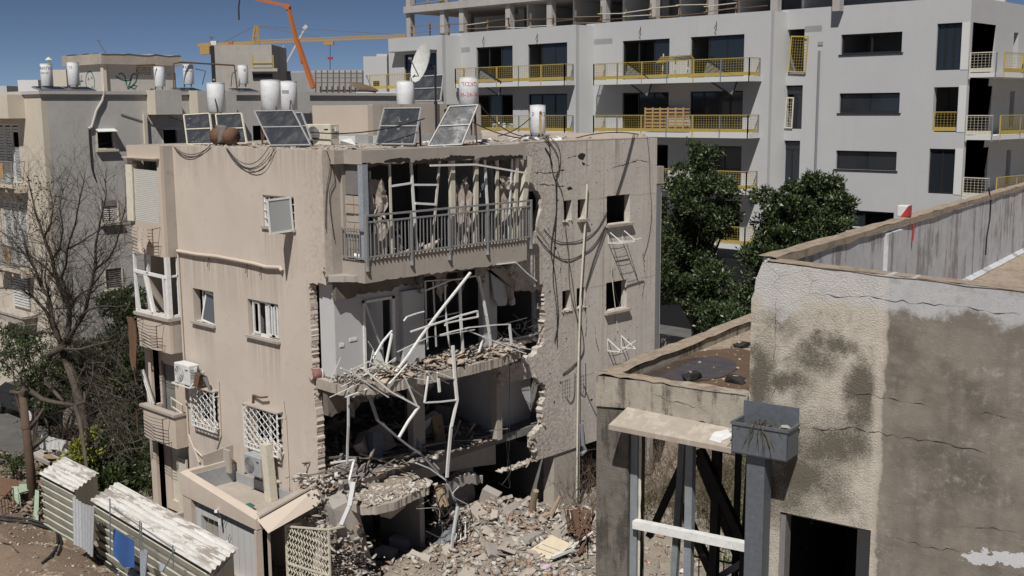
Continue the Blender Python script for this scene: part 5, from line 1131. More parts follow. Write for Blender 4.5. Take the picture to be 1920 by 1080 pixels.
# ------------------------------------------------------------------ the near weathered roof building (own rotated frame)
NA = math.radians(8.5); NO = Vector((17.8997,-8.5178,0))
def NX(x, y, ax, val):                       # as PX, in the local frame of the near building
    Mi = rotm(0,0,-NA); c = Mi @ (CAM-NO); r = Mi @ (FW + RW*((x-960)/FPX) + UW*((540-y)/FPX)); i = 'XYZ'.index(ax)
    return c + r*((val-c[i])/r[i])
def blob(b, X, Z, x0, z0, rx, rz):
    wx, wz = b.math('MULTIPLY', b.math('SUBTRACT', b.noise(3.2,5,.65), .5), .5), b.math('MULTIPLY', b.math('SUBTRACT', b.noise(3.2,5,.65,b.map((1,1,1),loc=(9,4,2))), .5), .5)
    dx = b.math('DIVIDE', b.math('ADD', b.math('SUBTRACT', X, x0), wx), rx); dz_ = b.math('DIVIDE', b.math('ADD', b.math('SUBTRACT', Z, z0), wz), rz)
    return b.ramp(b.math('ADD', b.math('MULTIPLY', dx, dx), b.math('MULTIPLY', dz_, dz_)), 0, 1, 1, 0)
def near_mat(name, left=True):
    b = NB(name); X, Z = b.sep(0), b.sep(2)
    n1 = b.noise(1.6, 6, .65); n2 = b.noise(5, 6, .7); n3 = b.noise(55, 3, .7); v1 = b.voro(70); str_ = b.noise(1.0, 5, .65, b.map((5,5,.6)))
    n0 = b.noise(2.2, 5, .6, b.map((1,1,1), loc=(5,2,8)))
    rough_c = b.mix(b.ramp(n2, .35, .7), (.5,.46,.395), (.38,.34,.28))
    ln = [(.66,10.66,.3,.2),(.5,10.42,.3,.22),(.3,10.98,.28,.18),(.85,10.85,.3,.16),(.6,9.9,.6,.36),(.35,9.3,.5,.4),(.95,9.95,.45,.28),(.15,10.5,.2,.5),(.8,9.45,.35,.26),(1.1,10.4,.2,.5),(.08,9.2,.25,.8),(.42,9.35,.3,.28),(.7,9.95,.4,.2),(.62,9.55,.3,.25),(.75,10.03,.35,.14)]
    m = None
    for q in ln:
        bl_ = blob(b, X, Z, *q); m = bl_ if m is None else b.math('MAXIMUM', m, bl_)
    m = b.math('MULTIPLY', b.math('ADD', m, b.ramp(n1, .45, .7, -.15, .45)), b.ramp(n0, .3, .6, .35, 1.15))
    m = b.ramp(b.math('ADD', m, b.math('MULTIPLY', b.math('SUBTRACT', n3, .5), 1.5)), .0, .85)
    rough_c = b.mix(b.math('MULTIPLY', b.ramp(b.noise(9,6,.75),.5,.68), b.ramp(n0,.4,.62)), rough_c, (.27,.235,.185)); rough_c = b.mix(b.math('MULTIPLY', m, .92), rough_c, (.1,.086,.066))
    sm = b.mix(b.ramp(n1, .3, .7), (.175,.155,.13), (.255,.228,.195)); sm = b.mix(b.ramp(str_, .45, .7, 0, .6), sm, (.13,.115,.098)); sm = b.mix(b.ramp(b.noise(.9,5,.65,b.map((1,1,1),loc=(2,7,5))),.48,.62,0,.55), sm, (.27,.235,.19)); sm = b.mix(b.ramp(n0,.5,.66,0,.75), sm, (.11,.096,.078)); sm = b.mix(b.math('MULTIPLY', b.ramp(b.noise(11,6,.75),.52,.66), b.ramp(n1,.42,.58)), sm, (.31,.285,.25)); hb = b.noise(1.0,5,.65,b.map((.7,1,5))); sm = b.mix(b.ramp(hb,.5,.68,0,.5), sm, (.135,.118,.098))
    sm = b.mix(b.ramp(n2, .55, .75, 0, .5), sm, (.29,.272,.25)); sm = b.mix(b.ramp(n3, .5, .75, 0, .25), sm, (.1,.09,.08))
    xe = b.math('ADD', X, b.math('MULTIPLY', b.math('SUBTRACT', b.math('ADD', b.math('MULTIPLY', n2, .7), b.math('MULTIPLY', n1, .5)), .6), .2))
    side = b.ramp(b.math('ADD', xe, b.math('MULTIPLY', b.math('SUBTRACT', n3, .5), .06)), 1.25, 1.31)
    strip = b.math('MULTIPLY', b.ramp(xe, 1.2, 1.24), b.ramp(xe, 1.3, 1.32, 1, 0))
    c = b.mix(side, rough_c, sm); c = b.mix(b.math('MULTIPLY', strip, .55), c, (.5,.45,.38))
    ze = b.math('ADD', Z, b.math('MULTIPLY', b.math('SUBTRACT', n1, .5), .7)); ze = b.math('ADD', ze, b.math('MULTIPLY', b.math('SUBTRACT', n2, .5), .35))
    wh = b.math('MULTIPLY', b.ramp(ze, 11.18, 11.26), b.ramp(n2, .34, .5, .35, 1))
    wl = blob(b, X, Z, .3, 11.2, .25, .2); wl = b.ramp(b.math('ADD', wl, b.math('MULTIPLY', b.math('SUBTRACT', n2, .5), 1.9)), .3, .7, 0, .7)
    wh = b.math('MAXIMUM', b.math('MULTIPLY', wh, side), b.math('MAXIMUM', wl, b.math('MULTIPLY', wh, .75)))
    wc = NX(1880,1052,'Y',0); ws = blob(b, X, Z, wc.x, wc.z, .42, .085); ws = b.ramp(b.math('ADD', ws, b.math('MULTIPLY', b.math('SUBTRACT', n2, .5), .9)), .3, .36)
    c = b.mix(b.math('MULTIPLY', wh, b.ramp(n2,.3,.7,.95,.5)), c, (.5,.51,.53)); c = b.mix(b.math('MULTIPLY', ws, .8), c, (.6,.61,.63))
    ck = b.voro(1.5, 'DISTANCE_TO_EDGE', vec=None); dn = b.noise(3, 4)
    h = b.math('ADD', b.math('MULTIPLY', b.math('ADD', b.math('MULTIPLY', v1, 1.1), n3), b.ramp(side, 0, 1, 1, .25)), b.math('MULTIPLY', n2, .8))
    fc = b.math('MULTIPLY', b.ramp(b.voro(3.4,'DISTANCE_TO_EDGE',b.map((1,1,1.5),(0,.5,0),(.3,0,.7))),0,.012,1,0), b.math('MULTIPLY', b.ramp(b.noise(1.3,4,.6,b.map((1,1,1),loc=(7,7,1))),.5,.58), b.ramp(side,0,1,1,.0))); c = b.mix(b.math('MULTIPLY', fc, .55), c, (.09,.08,.065)); h = b.math('SUBTRACT', h, b.math('MULTIPLY', fc, .8)); b.bump(h, .4, .01); return b.fin(c, .92, 0, .2)
M['near'] = near_mat('weathered_render')
def moldy(name, c1, c2, mold, k=.9, sc=1.0, bump=.6, speck=1.0):
    b = NB(name); n1 = b.noise(1.7*sc, 6, .65); n2 = b.noise(6*sc, 6, .7); n3 = b.noise(70*sc, 3, .7); st = b.noise(1.0, 5, .65, b.map((7*sc,7*sc,.9*sc)))
    c = b.mix(b.ramp(n2, .3, .7), c1, c2); m = b.ramp(b.math('ADD', b.ramp(st, .42, .66), b.ramp(n1, .4, .7, -.4, .6)), .3, .8)
    m = b.math('MULTIPLY', m, b.ramp(n3, .3, .6, 1-speck*.5, 1)); c = b.mix(b.math('MULTIPLY', m, k), c, mold)
    b.bump(b.math('ADD', n3, n2), bump, .012); return b.fin(c, .92, 0, .2)
M['pillar'] = moldy('black_speckled_render', (.2,.18,.155), (.13,.115,.1), (.045,.04,.036), .8, 1.2, .8)
M['lowwall'] = moldy('mould_streaked_render', (.42,.38,.32), (.3,.27,.22), (.07,.06,.05), .9, 1.1, .6)
M['parapet_in'] = moldy('flaking_whitewash', (.55,.56,.59), (.42,.42,.43), (.17,.155,.13), .75, .8, .35, .6)
M['ochre_top'] = moldy('ochre_crusted_top', (.4,.335,.265), (.31,.24,.175), (.17,.13,.1), .6, 1.8, .9)
M['galv'] = paint('blue_grey_galvanised', (.135,.15,.168), .5, (.25,.27,.29), .35, .3, .4, sc=16)
M['post_grey'] = paint('grey_painted_post', (.22,.24,.26), .5, (.33,.33,.32), .3)
M['black_timber'] = paint('black_timber', (.025,.024,.023), .8, (.06,.055,.05), .5)
M['canopy_beige'] = moldy('beige_canopy', (.38,.33,.27), (.32,.275,.225), (.55,.52,.46), .4, 1.5, .12)
NB_ = thing('weathered_roof_building', 'nearest weathered roof building, mould stained render with a dark doorway', 'building', NO, NA)
def nb(name, g, m, parent=None, **k): return g.make(name, M[m], parent or NB_, **k)
rn = random.Random(21)
top = [(1.0,11.54),(1.8,11.51),(2.5,11.475),(9,11.2)]
outl = [(.02,0),(.03,10.95)] + jag([(.03,11.2),(.07,11.38),(.13,11.56)],.05,.012,rn) + jag([(.13,11.56)]+top,.07,.006,rn)[1:] + [(9,0)]
nb('front_wall', G().plate([outl, rect(.38,7.08,1.25,9.16)], XZ, 0, .2), 'near')
nb('wall_top', G().grid([[(x,.0,z+.004),(x,.2,z+.004)] for x, z in [(.16,11.56)]+top]).grid([[(x,-.008,z+.02-rn.uniform(0,.02)),(x,.21,z+.02)] for x, z in [(.16+.2*i, 11.56-.03*i*.2/.7) for i in range(18)]]), 'ochre_top', fix=False)
nb('long_parapet', G().box(.05,.2,9.9,.2,14,11.58), 'parapet_in')
rows = [[(x_, .1+i*.35, 11.6+rn.uniform(-.012,.012)) for x_ in (.04,.1,.16,.22)] for i in range(41)]
nb('parapet_top', G().grid(rows).grid([[(.222,.1+i*.35,11.6),(.222,.1+i*.35,11.53+rn.uniform(-.02,.02))] for i in range(41)]), 'ochre_top', fix=False)
nb('pilaster', G().box(.2,3.55,10.3,.25,4.15,11.5), 'parapet_in')
nb('roof_deck', G().box(.2,.2,10.2,9,14,10.38), 'ochre_top'); nb('flashing', G().add([(.203,.3,10.44),(.203,14,10.44),(.28,14,10.39),(.28,.3,10.39)],[(0,1,2,3)]), 'parapet_in', fix=False)
nb('far_parapet', G().box(-.06,14,9.9,9,14.2,11.4), 'parapet_in')
for k in range(34):
    z = rn.uniform(11.1,11.58); G().rock((.05+max(0,(z-11.2))*.25+rn.uniform(-.02,.02),.08+rn.uniform(-.06,.06),z),(rn.uniform(.02,.06),.05,rn.uniform(.02,.07)),rn,1,10).make('crumbled_edge', M['parapet_in'], NB_)
# door leaf and jamb, room behind
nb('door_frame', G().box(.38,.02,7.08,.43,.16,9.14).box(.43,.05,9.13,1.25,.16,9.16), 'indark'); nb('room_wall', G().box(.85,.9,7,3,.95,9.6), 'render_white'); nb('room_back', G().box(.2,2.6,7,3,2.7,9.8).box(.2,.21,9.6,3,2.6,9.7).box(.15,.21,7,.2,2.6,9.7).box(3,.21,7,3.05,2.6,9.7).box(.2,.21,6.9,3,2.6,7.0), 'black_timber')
# low roof with puddle
nb('low_front_parapet', G().plate([[(-1.68,9.9),(-1.68,10.22)]+jag([(-1.68,10.22),(-1.2,10.24),(-.6,10.25),(.02,10.26)],.1,.01,rn)[1:]+jag([(.02,9.84),(-.15,9.9),(-.28,9.86),(-.45,9.93),(-.6,9.91)],.06,.012,rn)+[(-1.3,9.93)]], XZ, 0, .16), 'lowwall')
nb('low_parapet_top', G().grid([[(-1.7+i*.1,y_,10.255+rn.uniform(-.01,.012)) for y_ in (-.01,.06,.12,.18)] for i in range(18)]).grid([[(x_,.1+i*.2,10.255+rn.uniform(-.012,.012)) for x_ in (-1.7,-1.62,-1.54,-1.48)] for i in range(32)]), 'ochre_top', fix=False)
nb('low_side_parapet', G().box(-1.68,.16,9.7,-1.5,6.4,10.24), 'lowwall'); nb('low_deck', G().box(-1.5,.16,9.8,0,6.4,10.13), 'ochre_top'); nb('low_back_parapet', G().box(-1.68,6.4,9.7,.0,6.55,10.24), 'lowwall')
nb('left_pillar', G().box(-1.68,.02,0,-1.3,.4,9.9), 'pillar'); nb('back_wall', G().box(-1.68,6.0,7,-1.66,6.2,9.9), 'pillar')
b = NB('puddle_water'); n1 = b.noise(6, 3); c = b.mix(b.ramp(n1,.4,.6), (.1,.075,.055), (.07,.06,.055)); M['puddle'] = b.fin(c, .12, 0, .5)
M['wetmud'] = plaster('wet_brown_mud', (.15,.1,.065), (.06,.045,.03), var=.3, streak=.2, spots=.8, bump=.7, scale=3, rough=.5)
pz = 10.146
pl_ = [(NX(x, y, 'Z', pz).x, NX(x, y, 'Z', pz).y) for x, y in [(1205,700),(1222,690),(1262,678),(1300,672),(1345,668),(1375,675),(1385,690),(1360,705),(1330,712),(1290,718),(1240,712)]]
pud = G().plate([jag(pl_+pl_[:1],.1,.02,rn)[:-1]], XY, pz, pz+.003).make('puddle', M['puddle'], NB_)
g = G(); pr = [(NX(x, y, 'Z', 9.986).x, NX(x, y, 'Z', 9.986).y) for x, y in [(1190,700),(1260,670),(1330,645),(1400,640),(1400,735)]]
nb('mud_film', G().plate([jag([(-1.49,.17),(-.01,.17),(-.01,2.6),(-.6,2.3),(-1.2,2.5),(-1.49,2.0)],.15,.04,rn)], XY, 10.132, 10.14), 'wetmud')
pb = G()
for k in range(260):
    x, y = rn.uniform(-1.48,-.02), rn.uniform(.2,6.2)**1.0; s_ = rn.choice([.012,.015,.02,.03,.045]); pb.rock((x,y,10.14),(s_*1.6,s_*1.4,s_),rn,1,8)
tag(pb.make('roof_pebbles', M['dusty'], kind='stuff'), 'pale pebbles scattered on the muddy low roof', 'pebbles', kind='stuff'); bpy.data.objects['roof_pebbles'].location = NO; bpy.data.objects['roof_pebbles'].rotation_euler = (0,0,NA)
def nthing(n_, lab, cat, p, **k):
    w_ = NO + rotm(0,0,NA) @ Vector(p); return thing(n_, lab, cat, w_, NA, **k)
for lab,(x,y),sz in [('black tar lump in the puddle by the front parapet',(1298,712),(.3,.16,.09)),('black tar lump at the right end of the low roof near the wall',(1380,718),(.22,.16,.08)),('dark stone slab at the far right of the low roof',(1390,650),(.2,.16,.06))]:
    p = NX(x,y,'Z',10.14); t = nthing('tar_lump', lab, 'tar lump', p)
    bm_ = G(); bm_.rock((0,0,sz[2]*.4),sz,rn,1.2,26); bm_.make('lump', M['black_timber'], t); G().rock((-.02,.01,sz[2]*.9),(sz[0]*.4,sz[1]*.4,.02),rn,1,10).make('dust_patch', M['dusty'], t)
# canopy over the opening
nb('canopy', G().plate([[(-1.31,9.93),(-1.24,9.95),(0.0,9.86),(0.0,9.68),(-1.4,9.79)]], lambda a,b_,t: (a, -.02-(9.95-b_)*1.15+t*.0, b_), 0, 0) if 0 else
   G().add([(-1.3,.0,9.945),(.02,.0,9.9),(.02,-.3,9.8),(-1.35,-.3,9.82),(-1.3,.0,9.9),(.02,.0,9.86),(.02,-.3,9.75),(-1.35,-.3,9.77)],[(0,1,2,3),(4,7,6,5),(0,4,5,1),(1,5,6,2),(2,6,7,3),(3,7,4,0)]), 'canopy_beige')
nb('white_patch', G().plate([jag([(-.26,-.25),(-.14,-.27),(-.08,-.12),(-.16,-.04),(-.26,-.12),(-.26,-.25)],.05,.015,rn)[:-1]], lambda a,b_,t: (a,b_,9.907+b_*.345-a*.03+t), .0,.004), 'white_sheet')
for x in (-1.25,-.62): nb('steel_post', G().box(x-.04,.06,0,x+.04,.14,9.86), 'post_grey')
nb('cross_pipe', G().bar((-1.22,.03,8.69),(.03,.03,8.72),.09,.085), 'white_al')
nb('foam_edge', G().tube([(-1.2,.1,9.7-.12*i) for i in range(24)], [.012+rn.uniform(0,.012) for _ in range(24)],5), 'cream_al')
for (x0,y0,z0),(x1,y1,z1),w_ in [((-.98,.7,9.9),(-1.15,.7,6.5),.07),((-.98,.72,9.75),(-.72,.72,9.9),.08),((-.9,.9,9.6),(-1.5,.9,8.2),.07),((-.95,1,9.3),(-.1,1,7.8),.09),((-.78,1.1,9.9),(-.8,1.1,6),.09),((-.35,1.1,9.9),(-.5,1.1,6),.1),
      ((-.2,1.2,9.9),(-.45,1.2,8.2),.09),((-.05,1.2,9.9),(-.1,1.2,6),.08),((-.6,1.3,9.8),(.2,1.3,8.3),.08),((-1.3,1.3,8.5),(-.6,1.3,7.2),.09),((-.3,1.4,8.5),(.3,1.4,8.9),.08),((-1.2,1.4,7.4),(.2,1.4,8.6),.07),((-.7,1.5,9.9),(-.72,1.5,6),.06),((-.15,1.6,9.9),(-.2,1.6,6),.09),((-1.25,1.6,9.0),(-.2,1.6,6.8),.08),((-.1,1.7,9.6),(-.75,1.7,7.0),.08),((-1.1,1.7,9.7),(-.4,1.7,9.75),.07),((-.5,1.75,8.2),(.2,1.75,7.1),.09)]:
    nb('timber_prop', G().bar((x0,y0,z0),(x1,y1,z1),w_), 'black_timber' if w_ != .07 or x0 > -.95 else 'post_grey')
# rain hopper and square down pipe
h = nthing('rain_hopper', 'blue grey metal rain hopper box with dry weeds, on a square down pipe', 'rain hopper', (0,0,9.77))
hg = G(); x0,x1,y0,y1,z1 = 0.0,.55,-.32,-.04,.29
for bx in [(x0,y0,0,x1,y0+.012,z1),(x0,y1-.012,0,x1,y1,z1+.16),(x0,y0,0,x0+.012,y1,z1),(x1-.012,y0,0,x1,y1,z1),(x0,y0,0,x1,y1,.012)]: hg.box(*bx)
hg.make('box', M['galv'], h)
G().bar((x0-.01,y0,z1),(x1+.01,y0,z1),.025).bar((x1,y0,z1),(x1,y1,z1),.025).bar((x0,y0,z1),(x0,y1,z1),.025).make('rim', M['galv'], h)
G().box(.02,-.3,.12,.53,-.06,.17).make('soil', M['indark'], h); G().rock((.46,-.14,.27),(.12,.1,.05),rn,1,10).make('debris', M['dusty'], h)
M['dryweed'] = flat('dry_weed_stalk', (.09,.075,.05), .9, 0, .1); wd = G()
for k in range(46):
    a, e = rn.uniform(0,6.28), rn.uniform(-.2,1.2); l = rn.uniform(.16,.34); p = Vector((.26+rn.uniform(-.03,.03),-.26+rn.uniform(-.04,.04),.24))
    d = Vector((math.cos(a)*math.cos(e), math.sin(a)*math.cos(e), math.sin(e))); d.y = -abs(d.y)*.6
    wd.tube([p, p+d*l*.5, p+d*l-Vector((0,0,l*.5))],[.006,.005,.002],3)
wd.make('dry_weed', M['dryweed'], h, kind='stuff')
G().box(.13,-.25,-2.9,.31,-.07,0).make('down_pipe', M['galv'], h)
# iron bars low behind the opening
t = nthing('iron_fence', 'thin black iron fence behind the timber props of the near building', 'fence', (-1.6,2.2,6.2))
for k in range(17): G().bar((k*.11,0,0),(k*.11,0,2.2 if k > 8 else 1.4),.012).make('bar', M['black_al'], t)
G().bar((0,0,1.3),(1.9,0,1.4),.02).make('rail', M['black_al'], t)
# paper cup like red and white box on the parapet, cable on its inner face
p = NX(1697,402,'Z',11.61); t = nthing('small_carton', 'small red and white carton on the ochre parapet top', 'carton', (.08,4.75,11.605))
G().box(-.07,-.08,0,.07,.08,.14).make('box', M['white_sheet'], t, bevel=.008); G().add([(-.02,-.083,.0),(.073,-.083,.0),(.073,-.083,.14)],[(0,1,2)]).add([(.073,-.083,0),(.073,.083,0),(.073,.083,.14),(.073,-.083,.14)],[(0,1,2,3)]).make('red_print', M['red'], t, fix=False)
G().tube([(.1,-.1,.0),(.15,-.08,-.12),(.15,-.1,-.3)],.012,4).make('red_string', M['red'], t)
cp_ = [NX(x, y, 'X', .215) for x, y in [(1853,352),(1858,375),(1856,410),(1850,445),(1848,478)]]; o = G().tube(cp_,.012,5).make('cable', M['cable']); o.location = NO; o.rotation_euler = (0,0,NA); tag(o, 'black cable hanging down the whitewashed parapet', 'cable')
# cracks of the near wall: surface ribbons, dark colour standing for depth
def crack(px_, w_, fn, par, m='black_timber'):
    P3 = [fn(x, y) for x, y in px_]; o_ = []
    for a, c_ in zip(P3, P3[1:]):
        n = max(2, int((c_-a).length/.05))
        for i in range(n):
            q = a.lerp(c_, i/n); o_.append(q + Vector((0,0,rn.uniform(-.016,.016)))+Vector((rn.uniform(-.008,.008),0,0)))
    o_.append(P3[-1]); g_ = G(); k = len(o_); vs = []
    for i, p in enumerate(o_):
        t_ = (o_[min(i+1,k-1)]-o_[max(i-1,0)]).normalized(); s_ = t_.cross(Vector((0,1,0)))*w_*(.1+1.0*rn.random()**2)*min(1,(min(i,k-1-i)+.4)/3)
        vs += [p-s_, p+s_]
    g_.add(vs, [(2*i,2*i+1,2*i+3,2*i+2) for i in range(k-1)]); return g_.make('crack', M[m], par, fix=False)
fnear = lambda x, y: NX(x, y, 'Y', -.003)
for px_, w_ in [([(1498,545),(1540,552),(1580,556),(1630,556),(1680,563),(1730,570),(1800,575),(1860,585),(1915,590)],.004),([(1455,560),(1453,600),(1455,640),(1450,690),(1455,720)],.0025),([(1425,760),(1445,750),(1462,705)],.0025),
       ([(1500,800),(1540,805),(1600,802),(1650,812),(1700,822),(1780,833),(1850,850)],.005),([(1590,735),(1650,745),(1700,752),(1760,765)],.004),([(1640,1000),(1690,1012),(1740,1025),(1800,1035)],.004),([(1555,840),(1553,865),(1540,870)],.002),([(1555,865),(1575,880)],.002),
       ([(1800,985),(1850,990),(1910,1000)],.003),([(1780,765),(1850,775),(1918,790)],.0025)]: crack(px_, w_, fnear, NB_)
for px_, w_ in [([(1220,740),(1260,752),(1290,760),(1330,765)],.003),([(1300,755),(1320,772),(1345,780)],.002)]: crack(px_, w_, fnear, NB_)
# ------------------------------------------------------------------ rubble
class Rocks:
    """many broken lumps in one mesh, from a few hull shapes"""
    def __init__(s, seed, n=14, pts_=9, flat=.8):
        s.r = np.random.RandomState(seed); s.protos = []; rp = random.Random(seed)
        for _ in range(n):
            g = G(); g.rock((0,0,0),(1,1,flat),rp,1,pts_)
            f = []
            for q in g.f:
                for k in range(1,len(q)-1): f.append((q[0],q[k],q[k+1]))
            s.protos.append((np.array(g.v), np.array(f)))
        s.V = []; s.F = []; s.n = 0
    def add(s, c, sz, tilt=.6):
        v, f = s.protos[s.r.randint(len(s.protos))]
        a, b, cc = s.r.uniform(0,6.28), s.r.uniform(-tilt,tilt), s.r.uniform(-tilt,tilt)
        M_ = np.array(rotm(b, cc, a)); s.V.append((v*np.array(sz))@M_.T + np.array(c)); s.F.append(f+s.n); s.n += len(v)
    def make(s, name, mats, lab, cat, parent=None, kind='stuff'):
        V, F = np.concatenate(s.V), np.concatenate(s.F); me = bpy.data.meshes.new(name)
        me.vertices.add(len(V)); me.vertices.foreach_set('co', V.ravel()); me.loops.add(len(F)*3); me.loops.foreach_set('vertex_index', F.ravel())
        me.polygons.add(len(F)); me.polygons.foreach_set('loop_start', np.arange(len(F))*3); me.polygons.foreach_set('loop_total', np.full(len(F),3))
        me.materials.append(mats); me.update(calc_edges=True); me.validate()
        return link(name, me, parent, lab, cat, None, kind)
def island_mat(name, cols, rough=.92, bump=.5):
    b = NB(name); gi = _n(b.t,'ShaderNodeNewGeometry').outputs['Random Per Island']; rp_ = _n(b.t,'ShaderNodeValToRGB'); b.l(gi, rp_.inputs[0])
    cr = rp_.color_ramp; cr.interpolation = 'CONSTANT'
    while len(cr.elements) < len(cols): cr.elements.new(.5)
    for i, c in enumerate(cols): cr.elements[i].position = i/len(cols); cr.elements[i].color = (*c,1)
    n = b.noise(9, 5, .7); c = b.mix(b.ramp(n,.35,.75,0,.45), rp_.outputs[0], (.3,.26,.21)); b.bump(b.noise(30,4), bump, .02); return b.fin(c, rough, 0, .2)
M['rubble'] = island_mat('mixed_rubble', [(.4,.365,.32),(.34,.305,.265),(.46,.42,.375),(.24,.21,.18),(.38,.34,.29),(.55,.53,.5),(.28,.225,.18),(.42,.38,.335),(.33,.2,.14),(.16,.14,.12)])
M['rubble_w'] = island_mat('pale_chunks', [(.5,.46,.41),(.42,.38,.33),(.58,.55,.51),(.46,.41,.35)])
def heap(x, y):
    h = .95*math.exp(-((x-.2)**2/3.2 + (y-5.6)**2/5)) + .55*math.exp(-((x-2.6)**2/4 + (y-4.6)**2/6)) + .5*math.exp(-((x-1.2)**2/2 + (y-1.6)**2/1.6)) + .5*math.exp(-((x-3.4)**2/3+(y-8.2)**2/3))
    return h - .05 + noise.noise(Vector((x*1.4,y*1.4,7)))*.16
b = NB('heap_dust'); n1 = b.noise(2.2,6,.7); n2 = b.noise(16,5,.7)
c = b.mix(b.ramp(n1,.35,.7),(.33,.285,.235),(.23,.195,.155)); c = b.mix(b.ramp(n2,.5,.7,0,.6), c, (.4,.36,.31)); b.bump(b.math('ADD',n1,n2), .9, .06); M['heap'] = b.fin(c, .95, 0, .15)
g = G(); nx, ny = 56, 66
g.grid([[(-4+i*.2, -1.0+j*.2, heap(-4+i*.2,-1.0+j*.2)-(.5 if i in (0,nx-1) or j in (0,ny-1) else 0)) for i in range(nx)] for j in range(ny)])
g.make('rubble_mound', M['heap'], kind='structure', smooth=True)
rk = Rocks(4); rs = rk.r
for k in range(5200):
    x, y = rs.normal(1.9,1.9), rs.normal(4.9,2.0)
    if not (-3.8 < x < 6.8 and -.6 < y < 11): continue
    s_ = .04+.2*rs.rand()**3.2; rk.add((x,y,heap(x,y)+s_*.15),(s_*rs.uniform(1,2.2),s_*rs.uniform(.8,1.5),s_*rs.uniform(.5,1)))
for k in range(900):
    x, y = rs.uniform(-3,6.5), rs.uniform(-.5,9.8); s_ = .1+.12*rs.rand()**2; rk.add((x,y,heap(x,y)+s_*.2),(s_*rs.uniform(1,2),s_*rs.uniform(.8,1.4),s_*rs.uniform(.4,.8)))
rk.make('rubble_heap', M['rubble'], 'heap of broken plaster, concrete and brick at the foot of the torn corner', 'rubble')
# rubble on the broken canopy, on the middle balcony slab and inside the first floor
rk = Rocks(5); rs = rk.r
for k in range(1500):
    x, y = rs.uniform(-1.3,1.15), rs.uniform(.3,2.75); e = max(0,1-abs(x+.5)/1.6); z = 2.64-.05*x+.55*max(0,(.2-x))/1.5*(1 if y < 2.4 else .6)
    s_ = .03+.15*rs.rand()**3; rk.add((x,y,z+s_*.15),(s_*rs.uniform(1,2),s_*rs.uniform(.8,1.5),s_*rs.uniform(.5,1)))
for k in range(300):
    x, y = rs.normal(-.7,.35), rs.normal(.3,.35); s_ = .04+.18*rs.rand()**2; rk.add((x,y,2.75+rs.uniform(0,.35)),(s_*1.6,s_*1.2,s_))
rk.make('canopy_rubble', M['rubble_w'], 'dusty rubble lying on the broken ground floor canopy', 'rubble')
G().add([(-1.3,.35,3.3),(.2,.3,2.66),(1.1,.4,2.6),(1.1,2.4,2.6),(.2,2.7,2.7),(-1.3,2.6,3.1)],[(0,1,4,5),(1,2,3,4)]).make('rubble_bed', M['heap'], canopy, fix=False)
rk = Rocks(6); rs = rk.r
for k in range(1200):
    y = rs.uniform(.15,6.9); x = rs.uniform(-.1,.95)*(min(1,.35+y*.3)); s_ = .03+.12*rs.rand()**3; rk.add((x,y,5.86-.12*max(0,x)+s_*.3+.16*max(0,1-x)*rs.rand()),(s_*rs.uniform(1,2.4),s_*rs.uniform(.8,1.6),s_*rs.uniform(.4,.9)))
rk.make('slab_rubble', M['rubble'], 'tile and plaster rubble covering the middle balcony slab', 'rubble')
rk = Rocks(7); rs = rk.r
for k in range(1500):
    y = rs.uniform(.3,6.2); x = rs.uniform(-3.2,.2); s_ = .05+.2*rs.rand()**2.5; rk.add((x,y,2.95+.75*max(0,-x-.2)/3+s_*.2),(s_*rs.uniform(1,2),s_*rs.uniform(.8,1.5),s_*rs.uniform(.5,1)))
rk.make('room_rubble', M['rubble'], 'debris heaped in the dark gutted first floor room', 'rubble')
G().add([(-3.3,.3,3.7),(.1,.3,2.97),(.1,6.2,2.97),(-3.3,6.2,3.7)],[(0,1,2,3)]).make('debris_bed', M['indark'], HOUSE, fix=False)
# broken floor tiles tipping off the middle slab, one by one
M['tile'] = paint('dusty_floor_tile', (.43,.35,.27), .7, (.3,.25,.2), .4)
rz = random.Random(31)
for k in range(46):
    y = rz.uniform(3.3,6.6) if k < 32 else rz.uniform(.6,3.2); x = rz.uniform(.2,.98)
    G().obox((x,y,5.9-.1*x+rz.uniform(0,.12)),(.25,.25,.03),rotm(rz.uniform(-.5,.5),rz.uniform(-.4,.5),rz.uniform(0,1.5))).make('tile', M['tile'], slab2)
def th1(name, lab, cat, g, m, group=None): return tag(g.make(name, M[m]), lab, cat, group)
